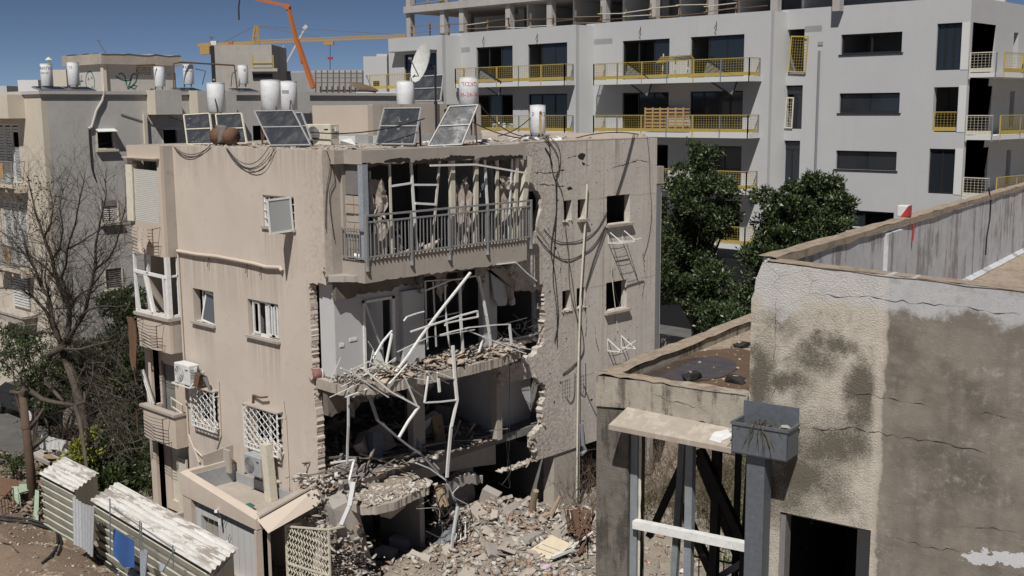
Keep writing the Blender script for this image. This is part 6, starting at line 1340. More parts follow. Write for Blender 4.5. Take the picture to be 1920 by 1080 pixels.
# larger pieces that can be picked out
def P_(x, y, z): return PX(x, y, 'Z', z)
for lab,(x,y),z,sz,rt_,m in [('big upright concrete block fragment on the heap before the dark garage',(915,945),.85,(.55,.35,1.0),(.1,.35,.4),'concrete'),('pale perforated hollow block in the gloom under the canopy',(738,893),.55,(.5,.25,.25),(0,.1,.3),'block'),
     ('white hollow block at the top of the heap beside the upright fragment',(902,975),.7,(.55,.4,.3),(.2,.1,.5),'white_sheet'),('white flat block in the middle of the rubble heap',(933,1018),.5,(.55,.35,.2),(.1,.05,.2),'white_sheet'),('grey flat block in the shadow under the broken canopy',(724,1036),.35,(.55,.4,.22),(0,.05,.3),'inwall'),
     ('leaning broken pier piece beside the security cage',(648,1010),1.0,(.6,.5,1.5),(.25,.25,.5),'dusty'),('tilted slab fragment propped at the cage side',(628,1050),.6,(.4,.7,1.1),(.4,.4,.2),'concrete'),('rounded concrete drum end hanging beneath the canopy',(733,952),2.05,(.6,.45,.35),(.2,.1,.1),'dusty'),
     ('grey beam stub lying at the back of the heap',(958,970),.5,(1.1,.3,.25),(.1,.15,.3),'concrete'),('flat tan board on the heap left of the cardboard',(990,1002),.5,(1.1,.55,.07),(.15,.05,.3),'tan_side'),('open drawer box lying in the rubble',(963,1032),.45,(.45,.35,.15),(.3,.1,.5),'orange_wood')]:
    c = P_(x,y,z); c.z = z; g_ = G()
    if 'board' in lab or 'block' in lab or 'drawer' in lab:
        g_.obox((0,0,0), sz, rotm(*rt_))
        if 'drawer' in lab: g_ = G(); R_ = rotm(*rt_); [g_.obox(R_ @ Vector(o_), d_, R_) for o_, d_ in [((0,0,-.06),(.45,.35,.02)),((0,.17,0),(.45,.02,.15)),((0,-.17,0),(.45,.02,.15)),((.22,0,0),(.02,.32,.15)),((-.22,0,0),(.02,.32,.15))]]
        o = g_.make('rubble_piece', M[m], bevel=0)
    else: g_.rock((0,0,0), (sz[0]*1.25,sz[1]*1.25,sz[2]*1.2), rz, 1, 26); o = g_.make('rubble_piece', M[m]); o.rotation_euler = rt_
    o.location = c; tag(o, lab, 'rubble piece')
for k in range(60):
    x, y = rz.gauss(2.2,1.6), rz.gauss(4.9,1.7); s_ = rz.uniform(.16,.34); g_ = G(); g_.rock((0,0,0),(s_*1.6,s_*1.2,s_*.8),rz,1,14)
    o = g_.make('concrete_chunk', M['rubble_w' if k%2 else 'dusty']); o.location = (x,y,heap(x,y)+s_*.15); tag(o,'broken concrete chunk lying in the rubble heap','concrete chunk','broken concrete chunks in the rubble heap')
SLB = 'slab fragments jutting from the rubble heap'
for k in range(34):
    x, y = (rz.gauss(1.6,1.5), rz.gauss(5.4,1.8)) if k < 22 else (rz.uniform(-.9,.8), rz.uniform(-.2,1.4)); z = heap(x,y)+.05; a_, b2_ = rz.uniform(.35,.95), rz.uniform(.3,.6)
    pl = jag([(-a_/2,-b2_/2),(a_/2,-b2_/2*rz.uniform(.5,1)),(a_/2*rz.uniform(.6,1),b2_/2),(-a_/2*rz.uniform(.5,1),b2_/2),(-a_/2,-b2_/2)],.14,.04,rz)[:-1]
    o = G().plate([pl], XY, -.05, rz.uniform(.0,.07)).make('slab_fragment', M[rz.choice(['dusty','concrete','rubble_w','tan_side'])]); o.location = (x,y,z); o.rotation_euler = (rz.uniform(-.7,.7),rz.uniform(-.6,.6),rz.uniform(0,3.1)); tag(o,'tilted broken slab fragment jutting from the rubble heap','slab fragment',SLB)
dk_ = Rocks(15); rs = dk_.r                 # debris slope from the canopy's left end down to the cage
for k in range(2200):
    t_ = rs.rand(); x, y, z = -.75+1.5*t_+rs.normal()*.25, .25-.3*t_+rs.normal()*.3, 2.95-2.3*t_+rs.normal()*.12; s_ = .03+.19*rs.rand()**4; dk_.add((x,y,z),(s_*1.9,s_*1.2,s_*.6))
dk_.make('corner_debris', M['rubble'], 'debris slope tumbling from the torn corner down onto the wavy bar cage', 'rubble')
th1('slope_core','broken core of the torn corner pier under the debris slope','broken pier',G().rock((-.1,.35,1.5),(1.3,.8,2.6),rz,1,40),'concrete')
sp = G()
for k in range(150):
    y = rz.uniform(.4,6.1); x = rz.uniform(-2.6,.1); p = Vector((x,y,3.0+.75*max(0,-x-.2)/3+rz.uniform(0,.25))); d = Vector((rz.gauss(0,1),rz.gauss(0,1),rz.gauss(.15,.35))).normalized(); sp.bar(p,p+d*rz.uniform(.3,1.3),rz.uniform(.02,.07))
tag(sp.make('splintered_boards', paint('dusty_grey_board',(.2,.175,.15),.9,(.12,.1,.085),.5), fix=False), 'splintered boards strewn over the gutted first floor room', 'boards', kind='stuff')
for k in range(12):
    y = rz.uniform(.6,5.8); x = rz.uniform(-2.2,-.3); g_ = G().obox((0,0,0),(rz.uniform(.3,.8),rz.uniform(.03,.3),rz.uniform(.3,.9)),rotm(rz.uniform(-.6,.6),rz.uniform(-.6,.6),rz.uniform(0,3)))
    o = g_.make('wrecked_panel', M[rz.choice(['inwall','cloth','cloth_blue','wood','indark'])]); o.location = (x,y,3.35+.6*max(0,-x)/3); tag(o,'wrecked furniture panel in the dark first floor room','furniture panel','wrecked furniture panels in the first floor room')
for k,(y,z0,z1,w_) in enumerate([(3.6,8.5,7.6,.5),(4.4,8.45,7.2,.35),(5.2,8.5,7.9,.6),(2.9,8.4,7.9,.3),(6.5,8.2,7.1,.5)]):
    rag([(y,y+w_,z0),(y+.05,y+w_*.9,z0-(z0-z1)*.4),(y+.1,y+w_*.75,z0-(z0-z1)*.75),(y+.2,y+w_*.6,z1)], 'indark' if k%2 else 'cloth', x=.25, seed=40+k, name='hanging_ceiling_sheet')
for k,(y,z0,z1,w_) in enumerate([(.6,5.5,4.7,.6),(1.5,5.5,5.0,.5),(3.6,5.5,4.9,.4),(4.6,5.55,4.5,.5),(5.3,5.5,5.0,.4)]):
    rag([(y,y+w_,z0),(y+.05,y+w_*.9,z0-(z0-z1)*.5),(y+.15,y+w_*.7,z1)], 'indark', x=-.2, seed=50+k, name='hanging_ceiling_sheet')
# cardboard, cloth, pipes in the heap
cb = thing('cardboard_sheet','large flattened beige cardboard carton lying on the rubble','cardboard',P_(1018,1030,.6),0,rot=(.5,.25,-.1))
M['card'] = paint('buff_cardboard', (.56,.48,.35), .85, (.45,.38,.27), .3, sc=4)
G().plate([[(-.35,-.65),(.5,-.35),(.55,.65),(-.15,.5)]], XY, 0,.02).make('sheet', M['card'], cb); G().plate([[(-.5,-1.05),(-.2,-1.0),(-.12,-.45),(-.42,-.5)]], XY, .0,.02).make('flap', M['card'], cb)
for k in (-.1,.2,.4): G().bar((-.25+k*.3,-.3+k,.025),(.45,-.05+k*.8,.025),.012).make('print_line', M['indark'], cb)
th1('pink_bundle','pale pink cloth bundle at the bottom of the rubble heap','cloth',G().rock(P_(1020,1065,.35),(.5,.45,.3),rz,1,24),'pink' if 'pink' in M else 'white_sheet').data.materials[0] = paint('pink_cloth',(.5,.38,.45),.9,(.4,.3,.36),.5)
for lab,a,b_,w_,m in [('white pipe lying across the rubble by the cardboard',(1035,1045,.55),(1077,1028,.6),.09,'white_al'),('thin white rod sticking up right of the cardboard',(1065,1030,.5),(1112,997,.9),.04,'white_al'),('splintered batten in the middle of the rubble',(965,1058,.4),(990,1040,.5),.06,'wood'),
      ('white bent strip standing at the right of the heap',(1066,990,.5),(1072,955,1.0),.05,'white_al'),('rust red pole standing by the roots at the right of the heap',(1085,1010,.4),(1075,955,1.2),.16,'rust'),('upright rusty rod at the right pilotis column',(1064,985,.5),(1065,955,1.1),.06,'rust'),('blue sheet scrap in the rubble',(1000,1016,.5),(1012,1018,.5),.12,'blue'),('red scrap in the rubble',(1010,1003,.5),(1022,1010,.52),.1,'red')]:
    th1('rubble_rod',lab,'rod',G().bar(P_(*a),P_(*b_),w_),m)
M['bark'] = plaster('grey_brown_bark', (.1,.08,.064), (.045,.036,.03), var=.3, streak=.3, spots=.5, bump=.9, scale=3)
M['pale_bark'] = plaster('pale_stripped_bark', (.34,.26,.18), (.2,.14,.09), var=.2, streak=.3, spots=.4, bump=.7, scale=3)
th1('tree_stump','forked pale tree stump standing in the rubble before the garage','tree stump',G().tube([P_(992,985,.3),P_(998,960,.7),P_(1000,940,1.1),P_(1005,920,1.5)],[.13,.12,.1,.09],8).tube([P_(998,975,.5),P_(1012,970,.7),P_(1030,962,.8)],[.1,.08,.05],7).tube([P_(1004,985,.4),P_(1008,965,.7)],[.07,.05],6),'pale_bark')
th1('split_branch','split pale branch leaning against the right pilotis column','branch',G().tube([P_(1028,975,.5),P_(1038,955,.8),P_(1050,930,1.2)],[.09,.08,.04],7),'pale_bark')
M['rootbrown'] = paint('red_brown_root', (.14,.08,.055), .9, (.24,.15,.1), .5, sc=12)
th1('torn_roots','mass of reddish roots and earth at the right end of the heap','roots',(lambda g_: [g_.tube([P_(1085+rz.uniform(-15,20),1000+rz.uniform(-20,40),.4), P_(1090+rz.uniform(-30,25),980+rz.uniform(-30,30),.8), P_(1090+rz.uniform(-40,30),960+rz.uniform(-20,60),.9)],[.045,.035,.015],5) for _ in range(22)] and g_)(G()),'rootbrown').__setitem__('kind','stuff')
th1('hanging_log','pale broken log hanging under the first floor beam','log',G().tube([PX(822,910,'X',.5),PX(832,950,'X',.7)],[.13,.16],8),'pale_bark')
gt = thing('steel_grate','tilted white steel grate with grey plate on the rubble under the canopy edge','grate',P_(828,1010,.6),0,rot=(.5,-.55,.5))
for k in range(12): G().bar((-.9+k*.16,-.45,0),(-.9+k*.16,.35,0),.022).make('bar', M['white_al'], gt)
G().bar((-.9,-.45,0),(.9,-.45,0),.03).bar((-.9,.35,0),(.9,.35,0),.03).make('rail', M['white_al'], gt); G().box(-.2,-.3,.03,.45,.6,.06).make('plate', M['grey_al'], gt)
th1('crate','pale plastic crate in the gloom beneath the canopy','crate',G().obox(P_(752,1018,.4),(.6,.35,.35),rotm(0,0,.3)),'inwall')
pp_ = thing('paint_bucket','reddish bucket lying at the left end of the middle balcony slab','bucket',PX(605,702,'Y',.3),0)
G().lathe((0,0,0),[(.15,0),(.17,.34),(.155,.34),(.14,.04)],20,(-.25,-.95,.1)).make('shell', paint('red_brown_bucket',(.2,.085,.075),.7,(.4,.33,.3),.5), pp_, smooth=True); G().lathe((-.01,-.05,0),[(.172,0),(.172,.02)],20,(-.25,-.95,.1)).make('band', M['white_al'], pp_)
# ------------------------------------------------------------------ bent aluminium frames
FRG = 'bent white aluminium window frames'
def fr_(lab, px_, x=.9, w=.07, m='white_al', xs=None, cat='window frame', nm='bent_frame', closed=False):
    p = [PX(a, b_, 'X', (xs[i] if xs else x)) for i, (a, b_) in enumerate(px_)]
    if closed: p.append(p[0])
    g_ = G()
    for a, b_ in zip(p, p[1:]):
        n = max(1, int((b_-a).length/.5)); q = [a.lerp(b_, i/n) for i in range(n+1)]
        for i in range(1, n): q[i] += Vector((rz.uniform(-.02,.02), rz.uniform(-.03,.03), rz.uniform(-.02,.02)))
        g_.path(q, w*.72, w*.45)
    return tag(g_.make(nm, M[m]), lab, cat, FRG)
fr_('longest bright frame bar slanting from the slab rubble up to the balcony above', [(742,697),(812,600),(882,511)], xs=[.75,.9,.93], w=.1)
fr_('crumpled bright rectangle of frame sticking out at mid height of the gap', [(770,622),(800,612),(832,602),(895,583),(896,594),(835,606),(834,611)], w=.08, x=1.1)
fr_('tall leaning door frame side in the middle gap', [(897,517),(906,560),(921,655)], x=.5, w=.11)
fr_('frame top bar under the upper balcony slab', [(796,545),(845,525),(892,517)], x=.5, w=.08)
fr_('left upright of the wrecked window in the middle gap', [(797,527),(799,600),(802,655)], x=.3, w=.07, m='inwall'); fr_('thin second upright of the wrecked window in the middle gap', [(812,528),(815,590),(818,650)], x=.3, w=.06, m='inwall')
fr_('right upright of the wrecked window in the middle gap', [(862,530),(864,600),(868,662)], x=.4, w=.11); fr_('slender upright right of the wrecked window', [(835,535),(837,600),(846,665)], x=.45, w=.06)
fr_('crossbar of the wrecked window in the middle gap', [(797,600),(862,585)], x=.35, w=.06); fr_('upper crossbar of the wrecked window', [(797,527),(862,524)], x=.3, w=.06)
fr_('flat square frame outline at the right of the middle gap', [(955,608),(959,645)], x=.8, w=.1); fr_('long horizontal frame rail ending at the square outline', [(825,628),(880,614),(955,608)], x=.8, w=.06)
fr_('two bright sticks crossing at the right end of the slab', [(870,617),(920,637),(986,663)], x=.95, w=.07); fr_('thin stick lying beside the crossing sticks at the slab end', [(930,640),(995,655)], x=.95, w=.05); fr_('short bar below the tall leaning door frame side', [(907,630),(898,660)], x=.9, w=.08)
fr_('rail running through the tangle at the foot of the wrecked window', [(745,660),(805,632),(890,618)], x=.7, w=.05, m='inwall'); fr_('curved white strip dangling at the blown balcony door', [(757,602),(763,594),(780,588),(795,584)], x=.7, w=.06)
fr_('dark slanted bar crossing the doorway opening', [(684,566),(700,610),(716,655)], x=.15, w=.08, m='inwall'); fr_('leaning frame piece left of the doorway opening', [(700,672),(718,640),(735,620)], x=.4, w=.08); fr_('upright pale frame slat on the slab rubble', [(722,692),(735,625)], x=.5, w=.09)
fr_('bent frame hanging below the slab like an elbow, white and wide', [(680,690),(730,733),(785,763),(748,820)], xs=[.85,1.05,1.15,1.2], w=.1); fr_('second strip of the hanging elbow frame', [(757,705),(770,735),(781,760)], x=1.1, w=.08)
fr_('hanging square frame corner right of the elbow', [(803,705),(796,755),(855,750)], x=1.1, w=.08); fr_('thin rod from the square frame corner to the rubble', [(756,705),(815,715),(800,697)], x=1.0, w=.05)
fr_('long vertical frame hanging from the slab to the first floor beam', [(849,648),(853,710),(857,750),(846,800),(838,895)], xs=[1.0,1.05,1.1,1.05,.9], w=.12); fr_('short rail joining the long vertical frame', [(820,698),(856,712)], x=1.05, w=.08); fr_('stub frame end hanging left of the long vertical frame', [(822,710),(824,735)], x=1.05, w=.1)
fr_('grey vertical pipe hanging from the slab to the canopy rubble', [(653,730),(653,800),(651,870)], xs=[.55,.65,.6], w=.08, m='inwall'); fr_('bright angle frame on the canopy rubble', [(620,868),(664,862),(655,900),(660,925)], xs=[.0,.2,.3,.4], w=.08); fr_('flattened pale frame strip sliding off the canopy to the ground', [(663,905),(655,950),(640,985)], xs=[.9,1.3,1.4], w=.16, m='inwall')
fr_('grey cable duct slanting across the first floor', [(692,740),(708,788),(745,820),(790,852),(840,905),(858,950),(855,1000)], xs=[.6,.5,.5,.6,.8,1.0,1.2], w=.12, m='grey_al'); fr_('thin rusty reinforcing bar sticking out over the canopy', [(672,850),(720,865),(798,905)], x=.3, w=.035, m='rust'); fr_('grey pipe piece from the first floor beam', [(780,868),(805,878),(835,900)], x=.8, w=.07)
fr_('thin wire like strip below the pale crossbars', [(640,725),(690,700),(700,655),(690,640)], x=.5, w=.03)
fr_('lower sheet metal strip hanging off the long vertical frame', [(858,950),(850,1000),(843,1062)], x=1.3, w=.12, m='inwall')
for k in range(34):
    a = (rz.uniform(635,770), rz.uniform(668,725)); L_ = rz.uniform(30,95); an = rz.choice([rz.uniform(.3,1.0), rz.uniform(.3,.9), rz.uniform(2.2,2.8)]); xx = rz.uniform(.3,1.0)
    fr_('loose white slat in the heap of slats at the left end of the slab', [a, (max(618,a[0]+L_*math.cos(an)), min(745,a[1]+L_*math.sin(an)))], x=xx, w=rz.uniform(.03,.07), m=rz.choice(['white_al','white_al','inwall','cream_al'])).__setitem__('group','slats heaped at the left end of the slab')
# white strip under the upper slab, on the side wing
fr_('white strip under the upper balcony with its end bent down', [(932,496),(967,492),(1006,527)], x=.95, w=.06); tag(bpy.data.objects[-1] if 0 else None) if 0 else None
# drain pipe on the wing, drying racks, cables
th1('drain_pipe','white drain pipe down the pocked side wing','pipe',G().tube([PX(1101,345,'X',.5),PX(1097,420,'X',.5),PX(1088,560,'X',.5),PX(1084,700,'X',.5),PX(1082,860,'X',.5),PX(1081,955,'X',.5)],.032,8),'cream_al')
th1('drain_pipe','grey twin drain pipe beside the white one, low on the side wing','pipe',G().tube([PX(1087,560,'X',.48),PX(1086,940,'X',.48)],.022,7),'grey_al'); th1('waste_pipe','grey bent waste pipe under the wing wall','pipe',G().tube([PX(1090,795,'X',.5),PX(1093,835,'X',.55),PX(1098,845,'X',.6),PX(1090,852,'X',.6)],.07,8),'grey_al')
th1('rear_pipe','tall grey pipe on the rear corner of the side wing','pipe',G().box(.25,14.0,1.9,.4,14.2,10.4),'grey_al'); th1('rear_box','cream box at the top of the rear corner pipe','box',G().box(-.1,13.96,10.4,.42,14.35,11.0),'tan_side'); th1('corner_strip','cream vertical strip beside the rear corner pipe','panel',G().box(.0,14.2,1.9,.3,14.4,10.4),'tan')
def rack(lab, px_, z0, broken=False):
    t = thing('drying_rack', lab, 'drying rack', (.41,px_,z0), 0)
    g_ = G()
    for y in (0,.75): g_.bar((0,y,0),(0,y,-.42),.03).bar((0,y,-.42),(.62,y,-.38),.03).bar((0,y,-.02),(.6,y,-.38),.025)
    if not broken: g_.bar((0,0,-.42),(0,.75,-.42),.025).bar((.6,-.05,-.38),(.6,1.0,-.3),.03).bar((.25,0,-.4),(.25,.75,-.4),.02)
    else: g_.bar((.6,-.2,-.34),(.5,.9,-.15),.025)
    g_.make('bracket', M['white_al'], t)
    for k in range(5 if not broken else 3): G().tube(sag((.08+k*.11,0,-.4),(.08+k*.11,.75,-.4),.03+.04*broken*k,6),.006,3).make('line', M['cable_white'], t)
    return t
rack('white wall drying rack under the upper square wing window', 11.3, 9.0); rack('broken white drying rack with wire under the lower square wing window', 11.3, 5.35, True)
CBL = 'cables hanging down the side wing'
def cab(lab, px_, r=.014, m='cable', x=.432):
    p = [PX(a, b_, 'X', x+(0.012 if i % 2 else 0)) for i, (a, b_) in enumerate(px_)]
    q = []
    for i in range(len(p)-1):
        p0, p1, p2, p3 = p[max(i-1,0)], p[i], p[i+1], p[min(i+2,len(p)-1)]
        for k in range(5):
            t = k/5; q.append(.5*((2*p1)+(p2-p0)*t+(2*p0-5*p1+4*p2-p3)*t*t+(3*p1-p0-3*p2+p3)*t*t*t))
    q.append(p[-1]); return tag(G().tube(q, r*.78, 5).make('cable', M[m]), lab, 'cable', CBL)
cab('thick cable bundle coming off the roof beside the balcony', [(1018,258),(1030,272),(1032,300),(1037,325),(1042,345),(1043,395),(1038,430),(1033,470),(1040,510),(1045,560),(1047,600),(1040,640)], .02)
cab('second strand of the thick cable bundle', [(1024,258),(1045,290),(1048,320),(1044,328),(1044,380),(1041,440),(1037,520),(1044,580),(1045,650)], .018); cab('third strand looping off the roof by the balcony', [(1032,258),(1047,275),(1051,300),(1047,325),(1041,328)], .014)
cab('short broken cable end by the balcony roof', [(1022,277),(1030,290),(1036,310)], .022); cab('thin cable slanting to the small upper windows', [(1042,335),(1055,365),(1058,400),(1062,440),(1066,480),(1075,540),(1082,600),(1088,640)], .014); cab('thin cable running down between the small windows', [(1060,430),(1066,470),(1067,520),(1072,560),(1085,605)], .02,'cable_grey')
cab('cable slung from the bundle across to the square window', [(1020,430),(1040,450),(1065,455),(1095,448),(1120,430),(1139,395)], .016); cab('lower cable slung from the bundle to the square window', [(1007,442),(1025,465),(1045,482),(1066,487),(1092,477),(1115,458),(1138,420)], .018)
cab('first of two straight cables from the roof to the square window', [(1191,250),(1175,310),(1158,366)], .02); cab('second of two straight cables from the roof to the square window', [(1188,250),(1172,312),(1155,366)], .016); cab('left one of two cables between the square window and the small lower window', [(1138,420),(1115,480),(1098,540)], .014); cab('right one of two cables between the square window and the small lower window', [(1140,425),(1120,478),(1098,545)], .012)
cab('thin wire loose near the rear corner of the wing', [(1213,255),(1218,300),(1219,350),(1222,400),(1216,450),(1207,480)], .01); cab('dark cables gathered at the drain pipe', [(1055,702),(1070,690),(1088,672),(1095,650),(1090,610)], .02); cab('loop of cable at the low breeze holes', [(1078,700),(1077,740),(1070,755),(1062,745)], .014); cab('cable from the drain pipe to the near building', [(1094,720),(1105,750),(1119,780)], .012); cab('second loop of cable by the low breeze holes', [(1098,680),(1098,735),(1092,740),(1086,735)], .012)
cab('white cord hanging at the lower square window', [(1148,520),(1150,545),(1154,580),(1158,620)], .02,'cable_white'); cab('dark cord at the top of the lower square window', [(1149,505),(1150,530),(1160,570)], .014); cab('frayed wires inside the hole beside the balcony', [(1000,420),(1010,432),(1022,450),(1030,460)], .01)
for lab,px_ in [('thin wires dangling below the broken lintel',[(955,680),(955,760),(955,830),(952,880),(955,910)]),('looped wires dangling below the broken lintel',[(953,770),(950,840),(958,880),(948,900),(940,910)]),('wire hanging in the dark garage mouth',[(950,860),(955,890),(955,915),(935,905)]),('conduit on the return wall left of the upper balcony',[(612,282),(622,310),(628,340),(618,360),(620,400),(627,450)]),('thin second conduit on the return wall left of the upper balcony',[(613,284),(619,310),(612,360),(610,430)])]:
    cab(lab, px_, .012, x=.5 if 'return' not in lab else .03)
for k in range(16):
    a = (rz.uniform(800,870), rz.uniform(905,960)); cab('twisted reinforcing wire under the first floor beam', [a,(a[0]+rz.uniform(-25,25),a[1]+rz.uniform(5,30)),(a[0]+rz.uniform(-35,35),a[1]+rz.uniform(15,60)),(a[0]+rz.uniform(-40,45),a[1]+rz.uniform(30,70))], rz.choice([.01,.014,.02]), rz.choice(['cable_grey','cable','rust','cable_white']), x=rz.uniform(.5,1.2)).__setitem__('group','twisted wires under the first floor beam')
for k in range(26):
    a = (rz.uniform(940,1030), rz.uniform(600,650)); cab('frayed wire in the torn hole at the slab end', [a,(a[0]+rz.uniform(-20,20),a[1]+rz.uniform(-20,15)),(a[0]+rz.uniform(-30,30),a[1]+rz.uniform(-10,25))], rz.choice([.008,.012]), rz.choice(['cable_grey','cable']), x=rz.uniform(.0,.4)).__setitem__('group','frayed wires in the torn hole')
# impact holes of the wing as flat plates, their inner shade put into the colour
for px_ in [[(1083,291),(1087,287),(1092,287),(1098,290),(1096,295),(1093,301),(1088,299),(1084,296)],[(1092,303),(1097,306),(1095,311),(1091,307)],[(1076,292),(1081,291),(1081,293),(1077,294)],[(1063,352),(1070,349),(1074,354),(1066,357)]]:
    q = [(PX(a,b_,'X',.412).y, PX(a,b_,'X',.412).z) for a,b_ in px_]
    G().plate([jag(q+q[:1],.06,.015,rz)[:-1]], YZ, .405,.4125).make('impact_hole_shade', M['black_timber'], wing)
def crackx(px_, w_):
    P3 = [PX(x,y,'X',.4125) for x,y in px_]; o_ = []
    for a, c_ in zip(P3, P3[1:]):
        n = max(2,int((c_-a).length/.06)); o_ += [a.lerp(c_,i/n)+Vector((0,0,rz.uniform(-.02,.02))) for i in range(n)]
    o_.append(P3[-1]); vs = []; k = len(o_)
    for i, p in enumerate(o_):
        t_ = (o_[min(i+1,k-1)]-o_[max(i-1,0)]).normalized(); s_ = t_.cross(Vector((1,0,0)))*w_*(.15+rz.random()**2)*min(1,(min(i,k-1-i)+.4)/3); vs += [p-s_,p+s_]
    G().add(vs,[(2*i,2*i+1,2*i+3,2*i+2) for i in range(k-1)]).make('crack', M['black_void'], wing, fix=False)
for px_ in [[(1145,315),(1170,309),(1196,300),(1220,304)],[(1000,323),(1030,325),(1062,318)],[(1062,297),(1078,293)],[(1096,308),(1106,312)],[(1010,345),(1040,348),(1060,350)],[(1115,610),(1118,640),(1124,665)],[(1045,470),(1052,490),(1050,520)],[(1096,560),(1100,600),(1098,640)],[(1205,470),(1210,520),(1204,560)],[(1130,700),(1140,730)]]:
    crackx(px_, .022)

for k in range(46):
    y = 8.3+5.4*rz.random()**1.8; z = rz.uniform(2.6,11.2); r0_ = rz.uniform(.02,.06)
    if any(a-.1 < y < c_+.1 and b2-.1 < z < d_+.1 for a,b2,c_,d_ in [(11.2,9.2,12.45,10.14),(11.2,6.28,12.32,7.25),(9.0,9.4,10.2,10.2),(8.9,6.5,10.2,7.3)]): continue
    G().plate([[(y+r0_*rz.uniform(.5,1.3)*math.cos(i*.9),z+r0_*rz.uniform(.5,1.3)*math.sin(i*.9)) for i in range(7)]], YZ, .408,.4125).make('impact_mark', M[rz.choice(['black_void','dark_soffit','dusty'])], wing)
# ------------------------------------------------------------------ vegetation
def leaf_mat(name, cols, rough=.45, spec=.4):
    b = NB(name); gi = _n(b.t,'ShaderNodeNewGeometry').outputs['Random Per Island']; rp_ = _n(b.t,'ShaderNodeValToRGB'); b.l(gi, rp_.inputs[0])
    cr = rp_.color_ramp
    while len(cr.elements) < len(cols): cr.elements.new(.5)
    for i, c in enumerate(cols): cr.elements[i].position = i/(len(cols)-1); cr.elements[i].color = (*c,1)
    n = b.noise(.9, 3, .5); c = b.mix(b.ramp(n,.35,.65,0,.45), rp_.outputs[0], dk(cols[0],.6)); m = b.fin(c, rough, 0, spec)
    b.b.inputs['Subsurface Weight'].default_value = 0; return m
M['ficus'] = leaf_mat('dark_glossy_leaf', [(.022,.038,.014),(.038,.06,.02),(.058,.085,.03),(.1,.125,.05)], .42, .45)
M['shrub'] = leaf_mat('mid_green_leaf', [(.02,.034,.012),(.04,.062,.02),(.06,.085,.028),(.1,.12,.04)]); M['limeleaf'] = leaf_mat('lime_leaf', [(.12,.16,.02),(.2,.22,.03),(.27,.27,.06)], .6, .3)
M['dryleaf'] = leaf_mat('dry_olive_leaf', [(.05,.05,.025),(.08,.075,.035),(.11,.1,.05)], .7, .2); M['grass'] = leaf_mat('grass_blade', [(.05,.075,.02),(.08,.11,.03),(.12,.14,.05)], .7, .2)
def leaf_mesh(P, D, L_, Wd, seed):
    r = np.random.RandomState(seed); n = len(P); D = D/np.linalg.norm(D,axis=1,keepdims=True)
    q = r.normal(size=(n,3)); s = np.cross(D, q); s /= np.linalg.norm(s,axis=1,keepdims=True)+1e-9; u_ = np.cross(s, D)
    L_ = L_[:,None]; Wd = Wd[:,None]
    V = np.stack([P, P+D*L_*.5+s*Wd*.5+u_*L_*.06, P+D*L_-u_*L_*.08, P+D*L_*.5-s*Wd*.5+u_*L_*.06],1).reshape(-1,3)
    me = bpy.data.meshes.new('leaves'); me.vertices.add(n*4); me.vertices.foreach_set('co', V.ravel()); me.loops.add(n*4); me.loops.foreach_set('vertex_index', np.arange(n*4))
    me.polygons.add(n); me.polygons.foreach_set('loop_start', np.arange(n)*4); me.polygons.foreach_set('loop_total', np.full(n,4)); me.update(calc_edges=True); return me
def crown(blobs, tips, per, L_, seed, up=.35):
    """blobs: (centre, radii); leaf tufts sit on the outer shell of the blobs"""
    r = np.random.RandomState(seed); P = []; D = []
    w = np.array([b_[1][0]*b_[1][1]+b_[1][2]**2 for b_ in blobs]); w /= w.sum()
    for i, (c, rad) in enumerate(blobs):
        k = max(3, int(tips*w[i])); d = r.normal(size=(k,3)); d[:,2] += .25; d /= np.linalg.norm(d,axis=1,keepdims=True)
        p = np.array(c) + d*np.array(rad)*r.uniform(.55,1.08,(k,1)); P.append(p); D.append(d)
    P = np.concatenate(P); D = np.concatenate(D)
    P = np.repeat(P, per, 0); D = np.repeat(D, per, 0); n = len(P)
    D = D*.9 + r.normal(size=(n,3))*.75; D[:,2] += up
    P = P + r.normal(size=(n,3))*L_*.45
    L2 = L_*r.uniform(.6,1.25,n); return leaf_mesh(P, D, L2, L2*r.uniform(.3,.48,n), seed)
def lumps(c, rad, n, br, seed, shell=.55):
    r = random.Random(seed); out = []
    for k in range(n):
        d = Vector((r.gauss(0,1), r.gauss(0,1), r.gauss(0,1))).normalized()*r.uniform(shell,1.0); s_ = br*r.uniform(.65,1.3)
        out.append(((c[0]+d.x*rad[0], c[1]+d.y*rad[1], c[2]+d.z*rad[2]), (s_,s_,s_*.75)))
    return out
def leafy_tree(name, lab, cat, base, blobs, tips, per, L_, seed, m, trunk_r=.2, fork=3.0, group=None):
    t = thing(name, lab, cat, base, 0, group); B_ = Vector(base); r = random.Random(seed); g_ = G()
    g_.tube([(0,0,-.3),(.05,.03,fork*.5),(.0,.0,fork)],[trunk_r*1.2,trunk_r,trunk_r*.85],8); mk = g_.make('trunk', M['bark'], t, smooth=True)
    g_ = G()
    for c, rad in blobs[::max(1,len(blobs)//26)]:
        e = Vector(c)-B_; mid = Vector((e.x*.35+r.uniform(-.2,.2), e.y*.35+r.uniform(-.2,.2), fork+(e.z-fork)*.55)); g_.tube([(0,0,fork*.9),mid,e],[trunk_r*.5,trunk_r*.28,.02],5)
    g_.make('limb', M['bark'], t, kind='stuff')
    me = crown([((c[0]-base[0],c[1]-base[1],c[2]-base[2]),rad) for c, rad in blobs], tips, per, L_, seed); me.name = 'crown'; me.materials.append(M[m]); link('crown', me, t); return t
tg = 'dark evergreen trees before the unfinished block'
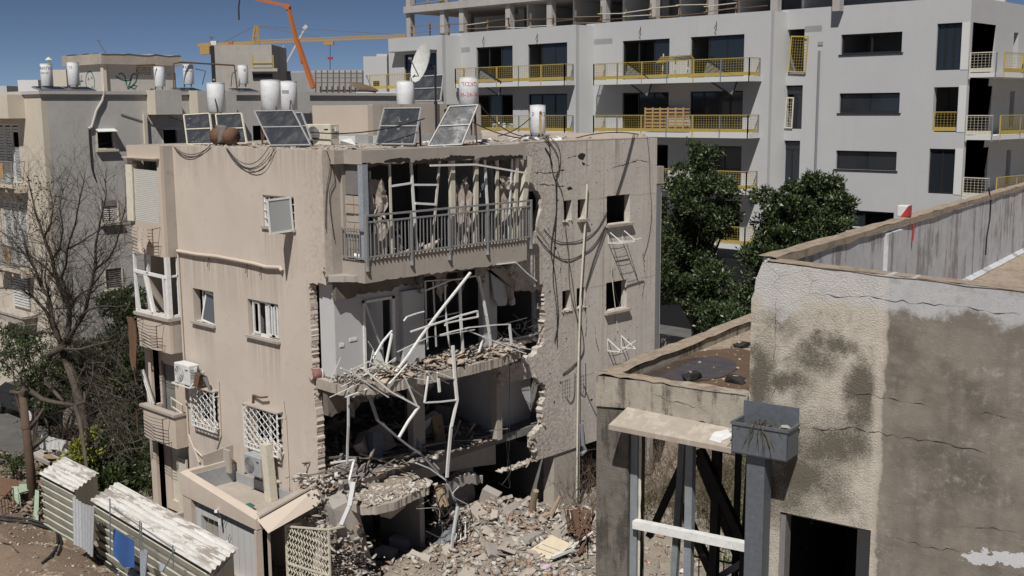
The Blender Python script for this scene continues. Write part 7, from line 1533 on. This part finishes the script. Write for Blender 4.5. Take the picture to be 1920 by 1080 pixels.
bl = lumps((-5.9,26,8.6),(1.9,1.7,2.5),44,.48,1)+lumps((-6.6,25.6,5.6),(2.0,1.7,1.7),34,.55,2)+lumps((-3.9,25,4.6),(1.6,1.4,1.3),26,.48,3)+lumps((-5.9,26,7),(1.0,1.0,3),10,.6,4)+lumps((-9.0,27.5,5.6),(1.8,1.8,2.0),26,.6,14)  # last lumps: unseen crown behind the wing, added to widen the ground shade
leafy_tree('evergreen_tree','tall dense dark evergreen tree behind the rear corner of the pocked side wing','tree',(-6.0,26,0),bl,3400,16,.19,11,'ficus',.25,3.0,tg)
bl = lumps((-1.0,26.5,8.5),(2.1,1.7,1.9),44,.42,5)+lumps((-1.5,26,6.4),(2.0,1.5,1.3),26,.5,6)+lumps((1.0,26.5,8.6),(.9,.8,.8),9,.34,7)+lumps((-1.0,26.5,7.8),(1,1,1.4),7,.6,8)
leafy_tree('evergreen_tree','looser dark evergreen tree showing above the ochre topped parapet','tree',(-.9,26.5,0),bl,2500,15,.2,12,'ficus',.22,3.4,tg)
bl = lumps((-1.8,23.5,3.7),(2.0,1.4,.9),24,.55,9)
leafy_tree('evergreen_shrub','low dark evergreen crown between the two tall trees and the low roof','shrub',(-1.8,23.5,0),bl,1300,14,.18,13,'ficus',.1,1.6)
# shaded strip under the trees: low wall, parked scooters
tag(G().box(-16,30,-.1,3,30.3,1.1).make('low_wall', M['concrete']), 'low concrete wall in the shade under the dark evergreen trees', 'wall')
tag(G().box(-26,37.0,0,3,37.3,4.4).make('ground_shade_sheet', M['black_al']), 'added black sheet standing for open ground floor and shade below the unfinished block', 'shade sheet')  # black sheet: the shade along the block's foot is put into its colour
b_ = thing('yellow_barrier','small yellow barrier on a pale ledge glimpsed between the evergreen trees','barrier',(-6.6,31.5,3.1))
G().box(-.9,-.5,-.15,1.6,.5,0).make('ledge', M['render_white'], b_); G().bar((-.5,-.45,.25),(.6,-.45,.25),.3,.05).make('board', M['yellow'], b_); G().bar((.2,-.4,0),(.2,-.4,1.0),.06).make('post', M['yellow'], b_)
def scooter(lab, p, rz_):
    t = thing('motor_scooter', lab, 'scooter', p, rz_)
    for x in (-.6,.6): G().lathe((x,-.05,.25),[(.12,0),(.25,.0),(.25,.1),(.12,.1)],16,(0,1,0)).make('wheel', M['black_al'], t)
    G().tube([(-.7,0,.55),(-.3,0,.6),(0,0,.4),(.35,0,.4),(.5,0,.85)],[.12,.18,.14,.12,.1],8).make('body', M['grey_al'], t); G().box(-.65,-.12,.68,-.05,.12,.78).make('seat', M['black_al'], t); G().bar((.5,-.3,1.0),(.5,.3,1.0),.04).bar((.6,0,.3),(.5,0,1.0),.05).make('handlebar', M['black_al'], t)
for k,(x,y) in enumerate([(-8.6,28.2),(-6.9,27.9),(-5.4,28.4)]): scooter(['dark scooter parked in the tree shade, nearest the side wing','second dark scooter parked in the tree shade','dark scooter in the tree shade, nearest the low roof'][k],(x,y,0),1.2+.2*k)
G().grid([[(x,y,.03+ground_h(x,y)*.3) for x in np.linspace(-40,8,22)] for y in np.linspace(18,37.4,10)]).make('parking_lot', M['asphalt'], kind='structure')  # parking asphalt, laid dark to deepen the ground shade under the trees
# bare tree
def branch_px(px_, Y0, Y1):
    k = max(1, len(px_)-1); return [PX(x, y, 'Y', Y0+(Y1-Y0)*i/k) for i, (x, y) in enumerate(px_)]
BT = thing('bare_tree','bare spreading tree with dark twigs before the grey house','tree',(-15.9,.6,0)); BO = Vector((-15.9,.6,0)); rb = random.Random(17)
tr = [Vector((0,0,-.3)),Vector((.1,0,2.0)),Vector((-.1,-.1,3.4))]
stems = [([(118,660),(111,634),(98,599),(92,558),(81,542),(67,508),(51,481),(20,446),(-20,420)],.4,-.8,.13),([(118,655),(128,624),(130,579),(114,542),(104,518),(98,487),(83,446),(67,400),(58,360),(52,330)],.4,.9,.15),([(130,575),(136,567),(120,534),(114,520),(124,497),(126,467),(141,420),(150,370),(158,340)],.5,-.3,.1),
 ([(128,640),(141,615),(159,587),(169,542),(179,497),(179,461),(187,420),(200,360),(196,335)],.4,1.2,.12),([(150,595),(167,580),(190,574),(220,575),(245,570)],.5,.0,.06),([(108,630),(86,583),(65,560),(41,542),(0,540),(-30,536)],.4,-.6,.09),([(136,567),(150,552),(167,542),(202,528),(244,520)],.5,.2,.06),([(179,505),(204,485),(218,457),(226,424),(236,385),(238,350)],.8,1.2,.06),([(100,625),(77,622),(36,626),(0,627)],.4,.0,.06),
 ([(100,518),(85,500),(60,482),(30,470),(0,455)],.0,-.6,.06),([(98,487),(112,465),(118,430),(112,390),(118,350)],.6,.3,.06),([(126,467),(150,455),(172,440),(205,420),(240,415)],.3,.8,.05),([(92,558),(84,520),(88,480),(80,440)],.0,.5,.05),([(169,542),(185,520),(200,500),(235,470)],.6,.2,.05),([(67,508),(50,500),(20,498),(0,490)],-.5,-1,.05),([(83,446),(95,420),(100,390),(92,345)],.5,.1,.05),([(51,481),(45,440),(30,410),(10,380)],-.5,0,.05)]
tw = G(); sg = G(); sg.tube([Vector((.0,0,-.3)),Vector((.35,-.1,1.6)),Vector((-.2,-.1,3.0))]+[branch_px([(118,660)],.4,.4)[0]-BO],[.26,.2,.16,.13],9)
def grow(p, d, L_, r_, lvl):
    n = 3; q = [p]; dd = d.normalized()
    for i in range(n):
        dd = (dd + Vector((rb.gauss(0,.16), rb.gauss(0,.16), rb.gauss(.03,.12)))).normalized(); q.append(q[-1]+dd*L_/n)
    tw.tube(q, [r_, r_*.75, r_*.5, r_*.3], 4 if r_ > .012 else 3, False)
    if lvl > 0:
        for _ in range(rb.choice([2,3,3,4])):
            i = rb.choice([1,2,3]); a = Vector((rb.gauss(0,1), rb.gauss(0,.7), rb.gauss(.25,.8))).normalized(); grow(q[i], dd*.9+a*.75, L_*rb.uniform(.5,.8), r_*.55, lvl-1)
for px_, y0, y1, r0 in stems:
    q = [v-BO for v in branch_px(px_, y0, y1)]; k = len(q); sg.tube(q, [r0*.78*(1-.85*i/(k-1)) for i in range(k)], 7)
    for i in range(1, k):
        for _ in range(6 if r0 > .08 else 7):
            p = q[i-1].lerp(q[i], rb.random()); a = Vector((rb.gauss(0,1), rb.gauss(0,.7), rb.gauss(.3,.8))).normalized(); d = (q[i]-q[i-1]).normalized()
            grow(p, d*.8+a*.8, rb.uniform(.6,1.5)*(1 if i > 2 else .7), max(.008, r0*(1-.8*i/k)*.22), 2 if rb.random() < .75 else 3)
sg.make('trunk', M['bark'], BT, smooth=True); M['twig'] = flat('dark_twig', (.05,.042,.036), .9, 0, .1); tw.make('crown', M['twig'], BT, kind='stuff', fix=False)
r_ = np.random.RandomState(3); P = np.array([list(PX(r_.uniform(10,110), r_.uniform(325,440),'Y',r_.uniform(-.5,.8))-BO) for _ in range(260)]); me = leaf_mesh(P, r_.normal(size=P.shape), np.full(len(P),.12), np.full(len(P),.06), 3); me.materials.append(M['dryleaf']); link('sparse_leaves', me, BT, kind='stuff')
# fallen limbs and the tangle of dry brush below it
tg_ = G()
for px_, y0, y1, r0 in [([(118,650),(98,662),(80,685),(85,715),(105,738),(118,752)],.2,.0,.14),([(80,690),(60,688),(38,700)],.0,-.2,.1),([(60,735),(82,750),(105,755),(140,760),(160,752),(158,735)],-1,-.6,.1),([(140,760),(150,790),(156,830),(163,880),(170,930)],-.8,-2.4,.09),([(56,842),(75,828),(90,815)],-1.6,-1.2,.12),([(55,805),(70,785),(82,765)],-1.2,-.8,.09),([(20,735),(45,738),(60,735)],-1.5,-1,.08),([(100,655),(150,655),(205,640)],.2,.4,.06),([(180,850),(210,835),(250,830),(290,815)],.4,.8,.05),([(170,855),(200,860),(230,845),(275,838)],.2,.6,.04)]:
    q = branch_px(px_, y0, y1); k = len(q); tg_.tube(q, [r0*(1-.6*i/(k-1)) for i in range(k)], 7)
tag(tg_.make('fallen_limbs', M['bark'], smooth=True), 'heavy broken limbs sagging from the foot of the bare tree', 'branches', kind='stuff')
tw = G()
for k in range(330):
    x, y = rb.triangular(60,288,190), rb.uniform(640,870); Y = rb.uniform(-.3,3.2) if y < 800 else rb.uniform(.2,2)
    grow(PX(x,y,'Y',Y), Vector((rb.gauss(0,1),rb.gauss(0,.5),rb.gauss(-.1,.6))), rb.uniform(.7,2.0), rb.uniform(.007,.02), 2)
tag(tw.make('dry_brush', flat('grey_dry_twig',(.1,.083,.068),.9,0,.1), fix=False), 'tangle of dry grey brushwood filling the garden beside the house', 'brushwood', kind='stuff')
def bush(lab, c, rad, n, br, tips, per, L_, seed, m, nm='shrub', cat='shrub'):
    bl = lumps(c, rad, n, br, seed, .3); t = thing(nm, lab, cat, (c[0],c[1],0)); me = crown([((q[0]-c[0],q[1]-c[1],q[2]),rd) for q, rd in bl], tips, per, L_, seed); me.name = 'foliage'; me.materials.append(M[m]); link('foliage', me, t)
    g_ = G(); r = random.Random(seed)
    for k in range(7): g_.tube([(r.uniform(-.2,.2),r.uniform(-.2,.2),-.2),(r.uniform(-.4,.4)*rad[0],r.uniform(-.4,.4)*rad[1],c[2]*.6),(r.uniform(-.8,.8)*rad[0],r.uniform(-.8,.8)*rad[1],c[2]+rad[2]*.5)],[.05,.035,.01],5)
    g_.make('stem', M['bark'], t, kind='stuff'); return t
def at2(x, y, Y): return tuple(PX(x, y, 'Y', Y))
bush('dark green shrub rising against the grey side wall beside the topmost bay', at2(235,610,4.5),(1.2,1.2,1.6),22,.55,900,12,.16,31,'ficus'); bush('sunlit green shrub next to the white framed bay', at2(255,690,2.6),(.9,1.0,1.1),16,.45,600,11,.15,32,'shrub'); bush('broad dark shrub at the lowest balcony of the beige house', at2(235,760,2.2),(1.3,1.0,.8),18,.45,500,9,.15,33,'ficus')
bush('wispy leafy creeper over the fallen limbs at the photo edge', at2(45,670,-.3),(1.9,.9,1.3),26,.5,520,8,.13,34,'shrub'); bush('leafy undergrowth among the brushwood behind the wooden pole', at2(110,735,.8),(2.0,1.2,1.0),22,.5,700,9,.14,35,'ficus'); bush('dark undergrowth at the foot of the grey house', at2(170,700,3.0),(3.0,1.4,1.2),26,.6,1000,10,.18,36,'ficus')
bush('bright lime green shrub behind the small shed', at2(158,845,-1.0),(.55,.5,.8),12,.3,170,9,.13,37,'limeleaf'); bush('dark green broad leaved plant by the porch of the beige house', at2(200,895,-.5),(1.0,.7,.6),12,.4,260,9,.24,38,'shrub'); bush('low weeds on the bank left of the wooden pole', at2(30,870,-1.8),(.5,.4,.3),8,.25,150,8,.1,39,'shrub')
bush('dark tangle of shrubs in the shaded garden before the porch', at2(235,840,1.2),(2.0,.9,.6),18,.45,380,8,.14,40,'ficus'); bush('dark hedge in the shade under the beige house balconies', at2(262,890,.9),(1.2,.8,.7),10,.4,260,9,.14,41,'ficus')
# leaf litter on the garden floor
rk = np.random.RandomState(8); P = np.stack([rk.uniform(-24,-9.8,9000), rk.uniform(-2,9,9000), np.zeros(9000)],1); P[:,2] = [ground_h(a,b_)+.02 for a,b_,_ in P]
D = rk.normal(size=P.shape); D[:,2] *= .25; me = leaf_mesh(P, D, np.full(9000,.16), np.full(9000,.09), 5); me.materials.append(M['dryleaf']); link('leaf_litter', me, None, 'dry leaf litter on the garden ground', 'leaves', None, 'stuff')
# vegetation seen through the opening of the near building
rk = np.random.RandomState(9); P = np.stack([rk.uniform(1.5,9,16000), rk.uniform(8.5,20,16000), np.zeros(16000)],1); P[:,2] = [ground_h(a,b_) for a,b_,_ in P]; D = rk.normal(size=P.shape)*.5; D[:,2] += 1; me = leaf_mesh(P, D, rk.uniform(.1,.35,16000), np.full(16000,.035), 6); me.materials.append(M['grass']); link('weed_cover', me, None, 'green weeds on the plot behind the near building', 'weeds', None, 'stuff')
tw = G()
for k in range(300):
    p = Vector((rb.uniform(.6,5.2), rb.uniform(8.5,15.5), rb.uniform(0,.6))); grow(p, Vector((rb.gauss(0,.6),rb.gauss(0,.6),1)), rb.uniform(.6,1.5), .014, 2)
tag(tw.make('dry_thicket', flat('brown_dry_twig',(.13,.1,.075),.9,0,.1), fix=False), 'brown dry thicket seen through the near building opening', 'thicket', kind='stuff')
# ------------------------------------------------------------------ left foreground
def bank_h(x, y):
    return .62*math.exp(-((y+5.2-.1*x*0)**2)/1.6)*(.75+.25*math.tanh((-3.5-x)*.8)) + noise.noise(Vector((x*.8,y*.8,3)))*.16 + noise.noise(Vector((x*3,y*3,9)))*.05 - .05
b = NB('dirt_bank'); n1 = b.noise(.9,5,.65); n2 = b.noise(5,6,.7); n3 = b.noise(26,4,.7)
c = b.mix(b.ramp(n1,.38,.62),(.225,.165,.12),(.165,.12,.085)); c = b.mix(b.ramp(b.math('ADD',n1,b.math('MULTIPLY',n2,.3)),.68,.76), c, (.5,.42,.32)); c = b.mix(b.ramp(n3,.5,.7,0,.55), c, (.34,.28,.215)); b.bump(b.math('ADD',n2,n3), .9, .05); M['bank'] = b.fin(c, .95, 0, .15)
g = G(); g.grid([[(-16+i*.22, -8+j*.2, bank_h(-16+i*.22,-8+j*.2)) for i in range(64)] for j in range(26)]); g.make('dirt_bank', M['bank'], kind='structure', smooth=True)
rkk = Rocks(12); r0 = rkk.r
for k in range(1100):
    x, y = r0.uniform(-13,-2.5), r0.uniform(-7,-3.2); s_ = .02+.09*r0.rand()**4; rkk.add((x,y,bank_h(x,y)+s_*.2),(s_*1.5,s_*1.2,s_))
rkk.make('bank_clods', M['rubble'], 'clods and stones on the dirt bank in front of the sheds', 'stones')
def on_bank(px_, dy=0): 
    o = []
    for x, y in px_:
        p = PX(x, y, 'Z', .4)
        for _ in range(4): p = PX(x, y, 'Z', bank_h(p.x, p.y)+.05)
        o.append(p)
    return o
for lab,px_,r0 in [('thick black hose lying along the dirt bank, the upper of the bundle',[(-10,966),(20,971),(60,975),(95,986),(122,1000),(150,1008),(172,1020),(190,1042),(215,1064),(240,1078)],.045),('second black hose beside it, the lower of the bundle',[(-10,972),(20,977),(60,981),(95,991),(125,1005),(150,1013),(170,1026),(186,1046),(208,1066),(232,1084)],.045),('black hose end curling down the dirt bank',[(98,988),(107,1000),(108,1015),(103,1032),(92,1045),(79,1055)],.035),('thin black hose end beside the curling one',[(110,1000),(115,1015),(112,1030),(107,1040)],.025)]:
    tag(G().tube(on_bank(px_), r0, 7).make('hose', M['cable'], smooth=True), lab, 'hose', 'black hoses on the dirt bank')
tag(G().tube(on_bank([(5,1017),(20,1020),(28,1030),(34,1035)]),.02,5).make('twig', M['bark']), 'dark twig lying on the dirt bank at the photo edge', 'twig')
wpole = thing('wooden_pole','brown weathered wooden pole standing before the small shed','pole',(-13.36,-2.5,-.6))
tp = PX(42,735,'Y',-2.5)-Vector((-13.36,-2.5,-.6)); G().tube([(0,0,-.2),tp*.5+Vector((.04,0,0)),tp],[.17,.15,.12],10).make('shaft', plaster('brown_pole_wood',(.11,.075,.052),(.05,.035,.027),var=.25,streak=.8,spots=.4,bump=.8,scale=2), wpole, smooth=True)
for z in (2.0,3.1): G().lathe((tp.x*z/tp.z,0,z),[(.17,0),(.17,.05)],10).make('band', M['rust'], wpole)
G().rock((tp.x,0,tp.z-.1),(.32,.3,.6),rb,1,30).make('cable_knot', M['bark'], wpole)
# loose sheets, poles and the blue panel at the long shed
def plank3(name, lab, cat, p4, m, t_=.02, ribs=0, group=None):
    P4 = [Vector(p) for p in p4]; n_ = (P4[1]-P4[0]).cross(P4[3]-P4[0]).normalized(); g_ = G(); k = max(2, ribs*4+1); rows = []
    for j in range(6):
        v = j/5; rows.append([(P4[0].lerp(P4[1], i/(k-1))).lerp(P4[3].lerp(P4[2], i/(k-1)), v) + n_*((.03 if (i%4) in (1,2) and ribs else 0)) for i in range(k)])
    g_.grid(rows).grid([[q-n_*t_ for q in row] for row in rows]); return tag(g_.make(name, M[m], fix=False), lab, cat, group)
q4 = lambda pts_, Y: [PX(x, y, 'Y', Y) for x, y in pts_]
plank3('corrugated_sheet','pale corrugated sheet standing between the two sheds, left piece','sheet',[PX(138,1020,'Y',-3.95),PX(160,1030,'Y',-3.9),PX(158,945,'Y',-3.7),PX(136,930,'Y',-3.7)],'zinc',.01,4)
plank3('corrugated_sheet','pale corrugated sheet standing between the two sheds, bent right piece','sheet',[PX(156,1028,'Y',-3.95),PX(174,1045,'Y',-4.0),PX(177,950,'Y',-3.9),PX(153,943,'Y',-3.8)],'zinc',.01,4)
G_ = G(); rows = []
for j in range(7):
    v = j/6; yl = 992+(1046-992)*v; rows.append([PX(212+(40)*(i/6), 990+(1012-990)*(i/6)*1.1+v*54 if v < .99 else 1040+min(1,i/3)*24, 'Y', -4.1-.12*v+.05*math.sin(i)) for i in range(7)])
tag(G_.grid(rows).make('blue_panel', M['blue'], smooth=True, fix=False), 'bright blue sheet leaning on the long shed wall', 'sheet')
plank3('grey_plank','pale grey board leaning on the long shed right of the blue sheet','board',[PX(263,1082,'Y',-4.3),PX(272,1084,'Y',-4.3),PX(277,1032,'Y',-4.2),PX(262,1026,'Y',-4.2)],'post_blue'); plank3('grey_plank','pale grey scrap board low at the long shed, under the wire frame','board',[PX(299,1072,'Y',-4.1),PX(309,1070,'Y',-4.1),PX(310,1060,'Y',-4.0),PX(299,1055,'Y',-4.0)],'post_blue')
for lab,(a,b_) in [('left thin steel rod of the frame before the long shed',((207,1040),(206,935))),('middle thin steel rod of the frame before the long shed',((262,1030),(262,977))),('second middle thin steel rod beside it before the long shed',((266,1030),(265,980))),('right thin steel rod of the frame before the long shed',((325,1065),(324,1022))),('long slanting steel rod along the shed eave',((207,950),(325,1028))),('short slanting steel rod across the shed eave',((214,950),(230,966))),('slanting steel rod leaning at the right of the long shed',((305,1072),(328,1030)))]:
    tag(G().bar(PX(a[0],a[1],'Y',-4.25),PX(b_[0],b_[1],'Y',-4.25),.025).make('steel_rod', M['grey_al']), lab, 'rod', 'thin steel rods before the long shed')
plank3('crumpled_sheet','crumpled white end sheet of the long shed roof by the annex','sheet',[PX(385,1058,'Z',1.75),PX(402,1080,'Z',1.6),PX(442,1035,'Z',1.75),PX(425,1012,'Z',1.95)],'peel',.01,3)
plank3('white_gutter','white trim strip along the rear edge of the long shed roof','trim',[PX(340,975,'Z',1.95),PX(345,982,'Z',1.9),PX(405,1025,'Z',1.9),PX(400,1012,'Z',1.98)],'white_al')
plank3('white_scrap','white scrap on the bank under the blue sheet','scrap',[PX(238,1078,'Z',.4),PX(258,1080,'Z',.4),PX(254,1066,'Z',.45),PX(242,1068,'Z',.42)],'white_sheet')
plank3('corrugated_fence','blue grey corrugated fence sheet in tree shade behind the small shed','fence',[PX(72,838,'Y',.2),PX(140,870,'Y',.6),PX(140,830,'Y',.6),PX(78,815,'Y',.2)],'white_al',.02,8)
# street with a parked car, junk by the pole
G().grid([[(x, y, .03+ground_h(x,y)*.3) for x in np.linspace(-60,-18.5,24)] for y in np.linspace(-6,1.6,8)]).make('street', M['asphalt'], kind='structure')
car = thing('parked_car','dark grey parked car behind the wooden pole, mostly hidden by branches','car',(-24.2,2.3,.05),math.radians(184))
M['carpaint'] = flat('dark_car_paint', (.03,.033,.04), .25, .3, .5)
g_ = G()
prof = [(-2.2,.35),(-2.25,.7),(-2.05,.95),(-1.35,1.0),(-.7,1.42),(.6,1.45),(1.5,1.02),(2.15,.92),(2.25,.6),(2.2,.35)]
g_.plate([prof], lambda a,b_,t: (a,t,b_), -.85,.85); g_.make('body', M['carpaint'], car, bevel=.04)
for y in (-.865,.855): G().plate([[(-1.2,1.02),(-.65,1.36),(.55,1.38),(1.25,1.02)]], lambda a,b_,t: (a,t,b_), y, y+.01).make('side_window', M['dark_glass'], car)
for x in (-1.35,1.4):
    for y in (-.9,.7):
        w_ = G().lathe((x,y,.32),[(.2,0),(.33,.0),(.33,.2),(.2,.2)],20,(0,1,0)).make('wheel', M['black_al'], car); yr = y-.012 if y < 0 else y+.21; rm_ = G().lathe((x,yr,.32),[(.19,0),(.22,0),(.22,.02),(.19,.02)],20,(0,1,0))
        for k in range(10): rm_.bar((x,yr,.32),(x+.2*math.cos(k*.628),yr,.32+.2*math.sin(k*.628)),.035)
        rm_.make('rim', M['white_al'], w_)
G().box(2.16,-.8,.68,2.27,-.5,.82).box(2.16,.5,.68,2.27,.8,.82).make('tail_light', M['red'], car); G().bar((-1.9,-.87,.5),(1.9,-.87,.5),.05).make('sill', M['white_al'], car)
jg = thing('scrap_gate','rusty low wire gate leaning by the pale green board','gate',PX(0,985,'Z',0),0)
p0, p1 = PX(0,985,'Z',0.1), PX(28,955,'Z',.1)
for k in range(6): G().bar(p0.lerp(p1,k/5)-p0, p0.lerp(p1,k/5)-p0+Vector((0,0,.75)),.025).make('bar', M['rust'], jg)
for z in (.05,.75): G().bar(Vector((0,0,z)),p1-p0+Vector((0,0,z)),.03).make('rail', M['rust'], jg)
M['greenboard'] = paint('pale_green_board', (.3,.38,.28), .7, (.2,.2,.15), .5); plank3('green_board','pale green board standing on end left of the wooden pole','board',[PX(26,945,'Z',.0),PX(36,950,'Z',.0),PX(33,912,'Z',.5),PX(22,912,'Z',.5)],'greenboard',.06); plank3('green_board','dull green panel lying between the pole and the small shed','board',[PX(62,975,'Z',.0),PX(72,978,'Z',.0),PX(73,920,'Z',.4),PX(66,918,'Z',.4)],'greenboard',.05)
plank3('green_board','dark green board across the junk left of the wooden pole','board',[PX(34,925,'Z',.4),PX(70,915,'Z',.4),PX(72,905,'Z',.5),PX(36,908,'Z',.5)],'greenboard',.05)
plank3('rusty_sheet','broken rusty sheet roofing low on the bank at the photo edge','sheet',[PX(0,930,'Z',.1),PX(40,925,'Z',.3),PX(34,900,'Z',.5),PX(0,895,'Z',.5)],'rust',.03,4); th1('grey_slab','grey fallen slab left of the wooden pole','slab',G().obox(PX(85,858,'Z',.35),(1.0,.5,.15),rotm(.1,.2,.3)),'concrete'); th1('tan_board','tan board on the bank behind the wooden pole','board',G().obox(PX(110,868,'Z',.5),(1.4,.25,.08),rotm(.1,.25,.2)),'wood')
bkk = Rocks(13); r0 = bkk.r
for k in range(900):
    p = PX(r0.uniform(0,140), r0.uniform(845,975), 'Z', 0); s_ = .03+.22*r0.rand()**4; bkk.add((p.x,p.y,.05+s_*.3),(s_*1.8,s_*1.2,s_*.6))
bkk.make('scrap_litter', island_mat('rusty_litter',[(.16,.11,.08),(.22,.17,.13),(.3,.25,.2),(.12,.1,.08),(.26,.2,.14)]), 'litter of bark, rust and broken tiles around the wooden pole', 'litter')
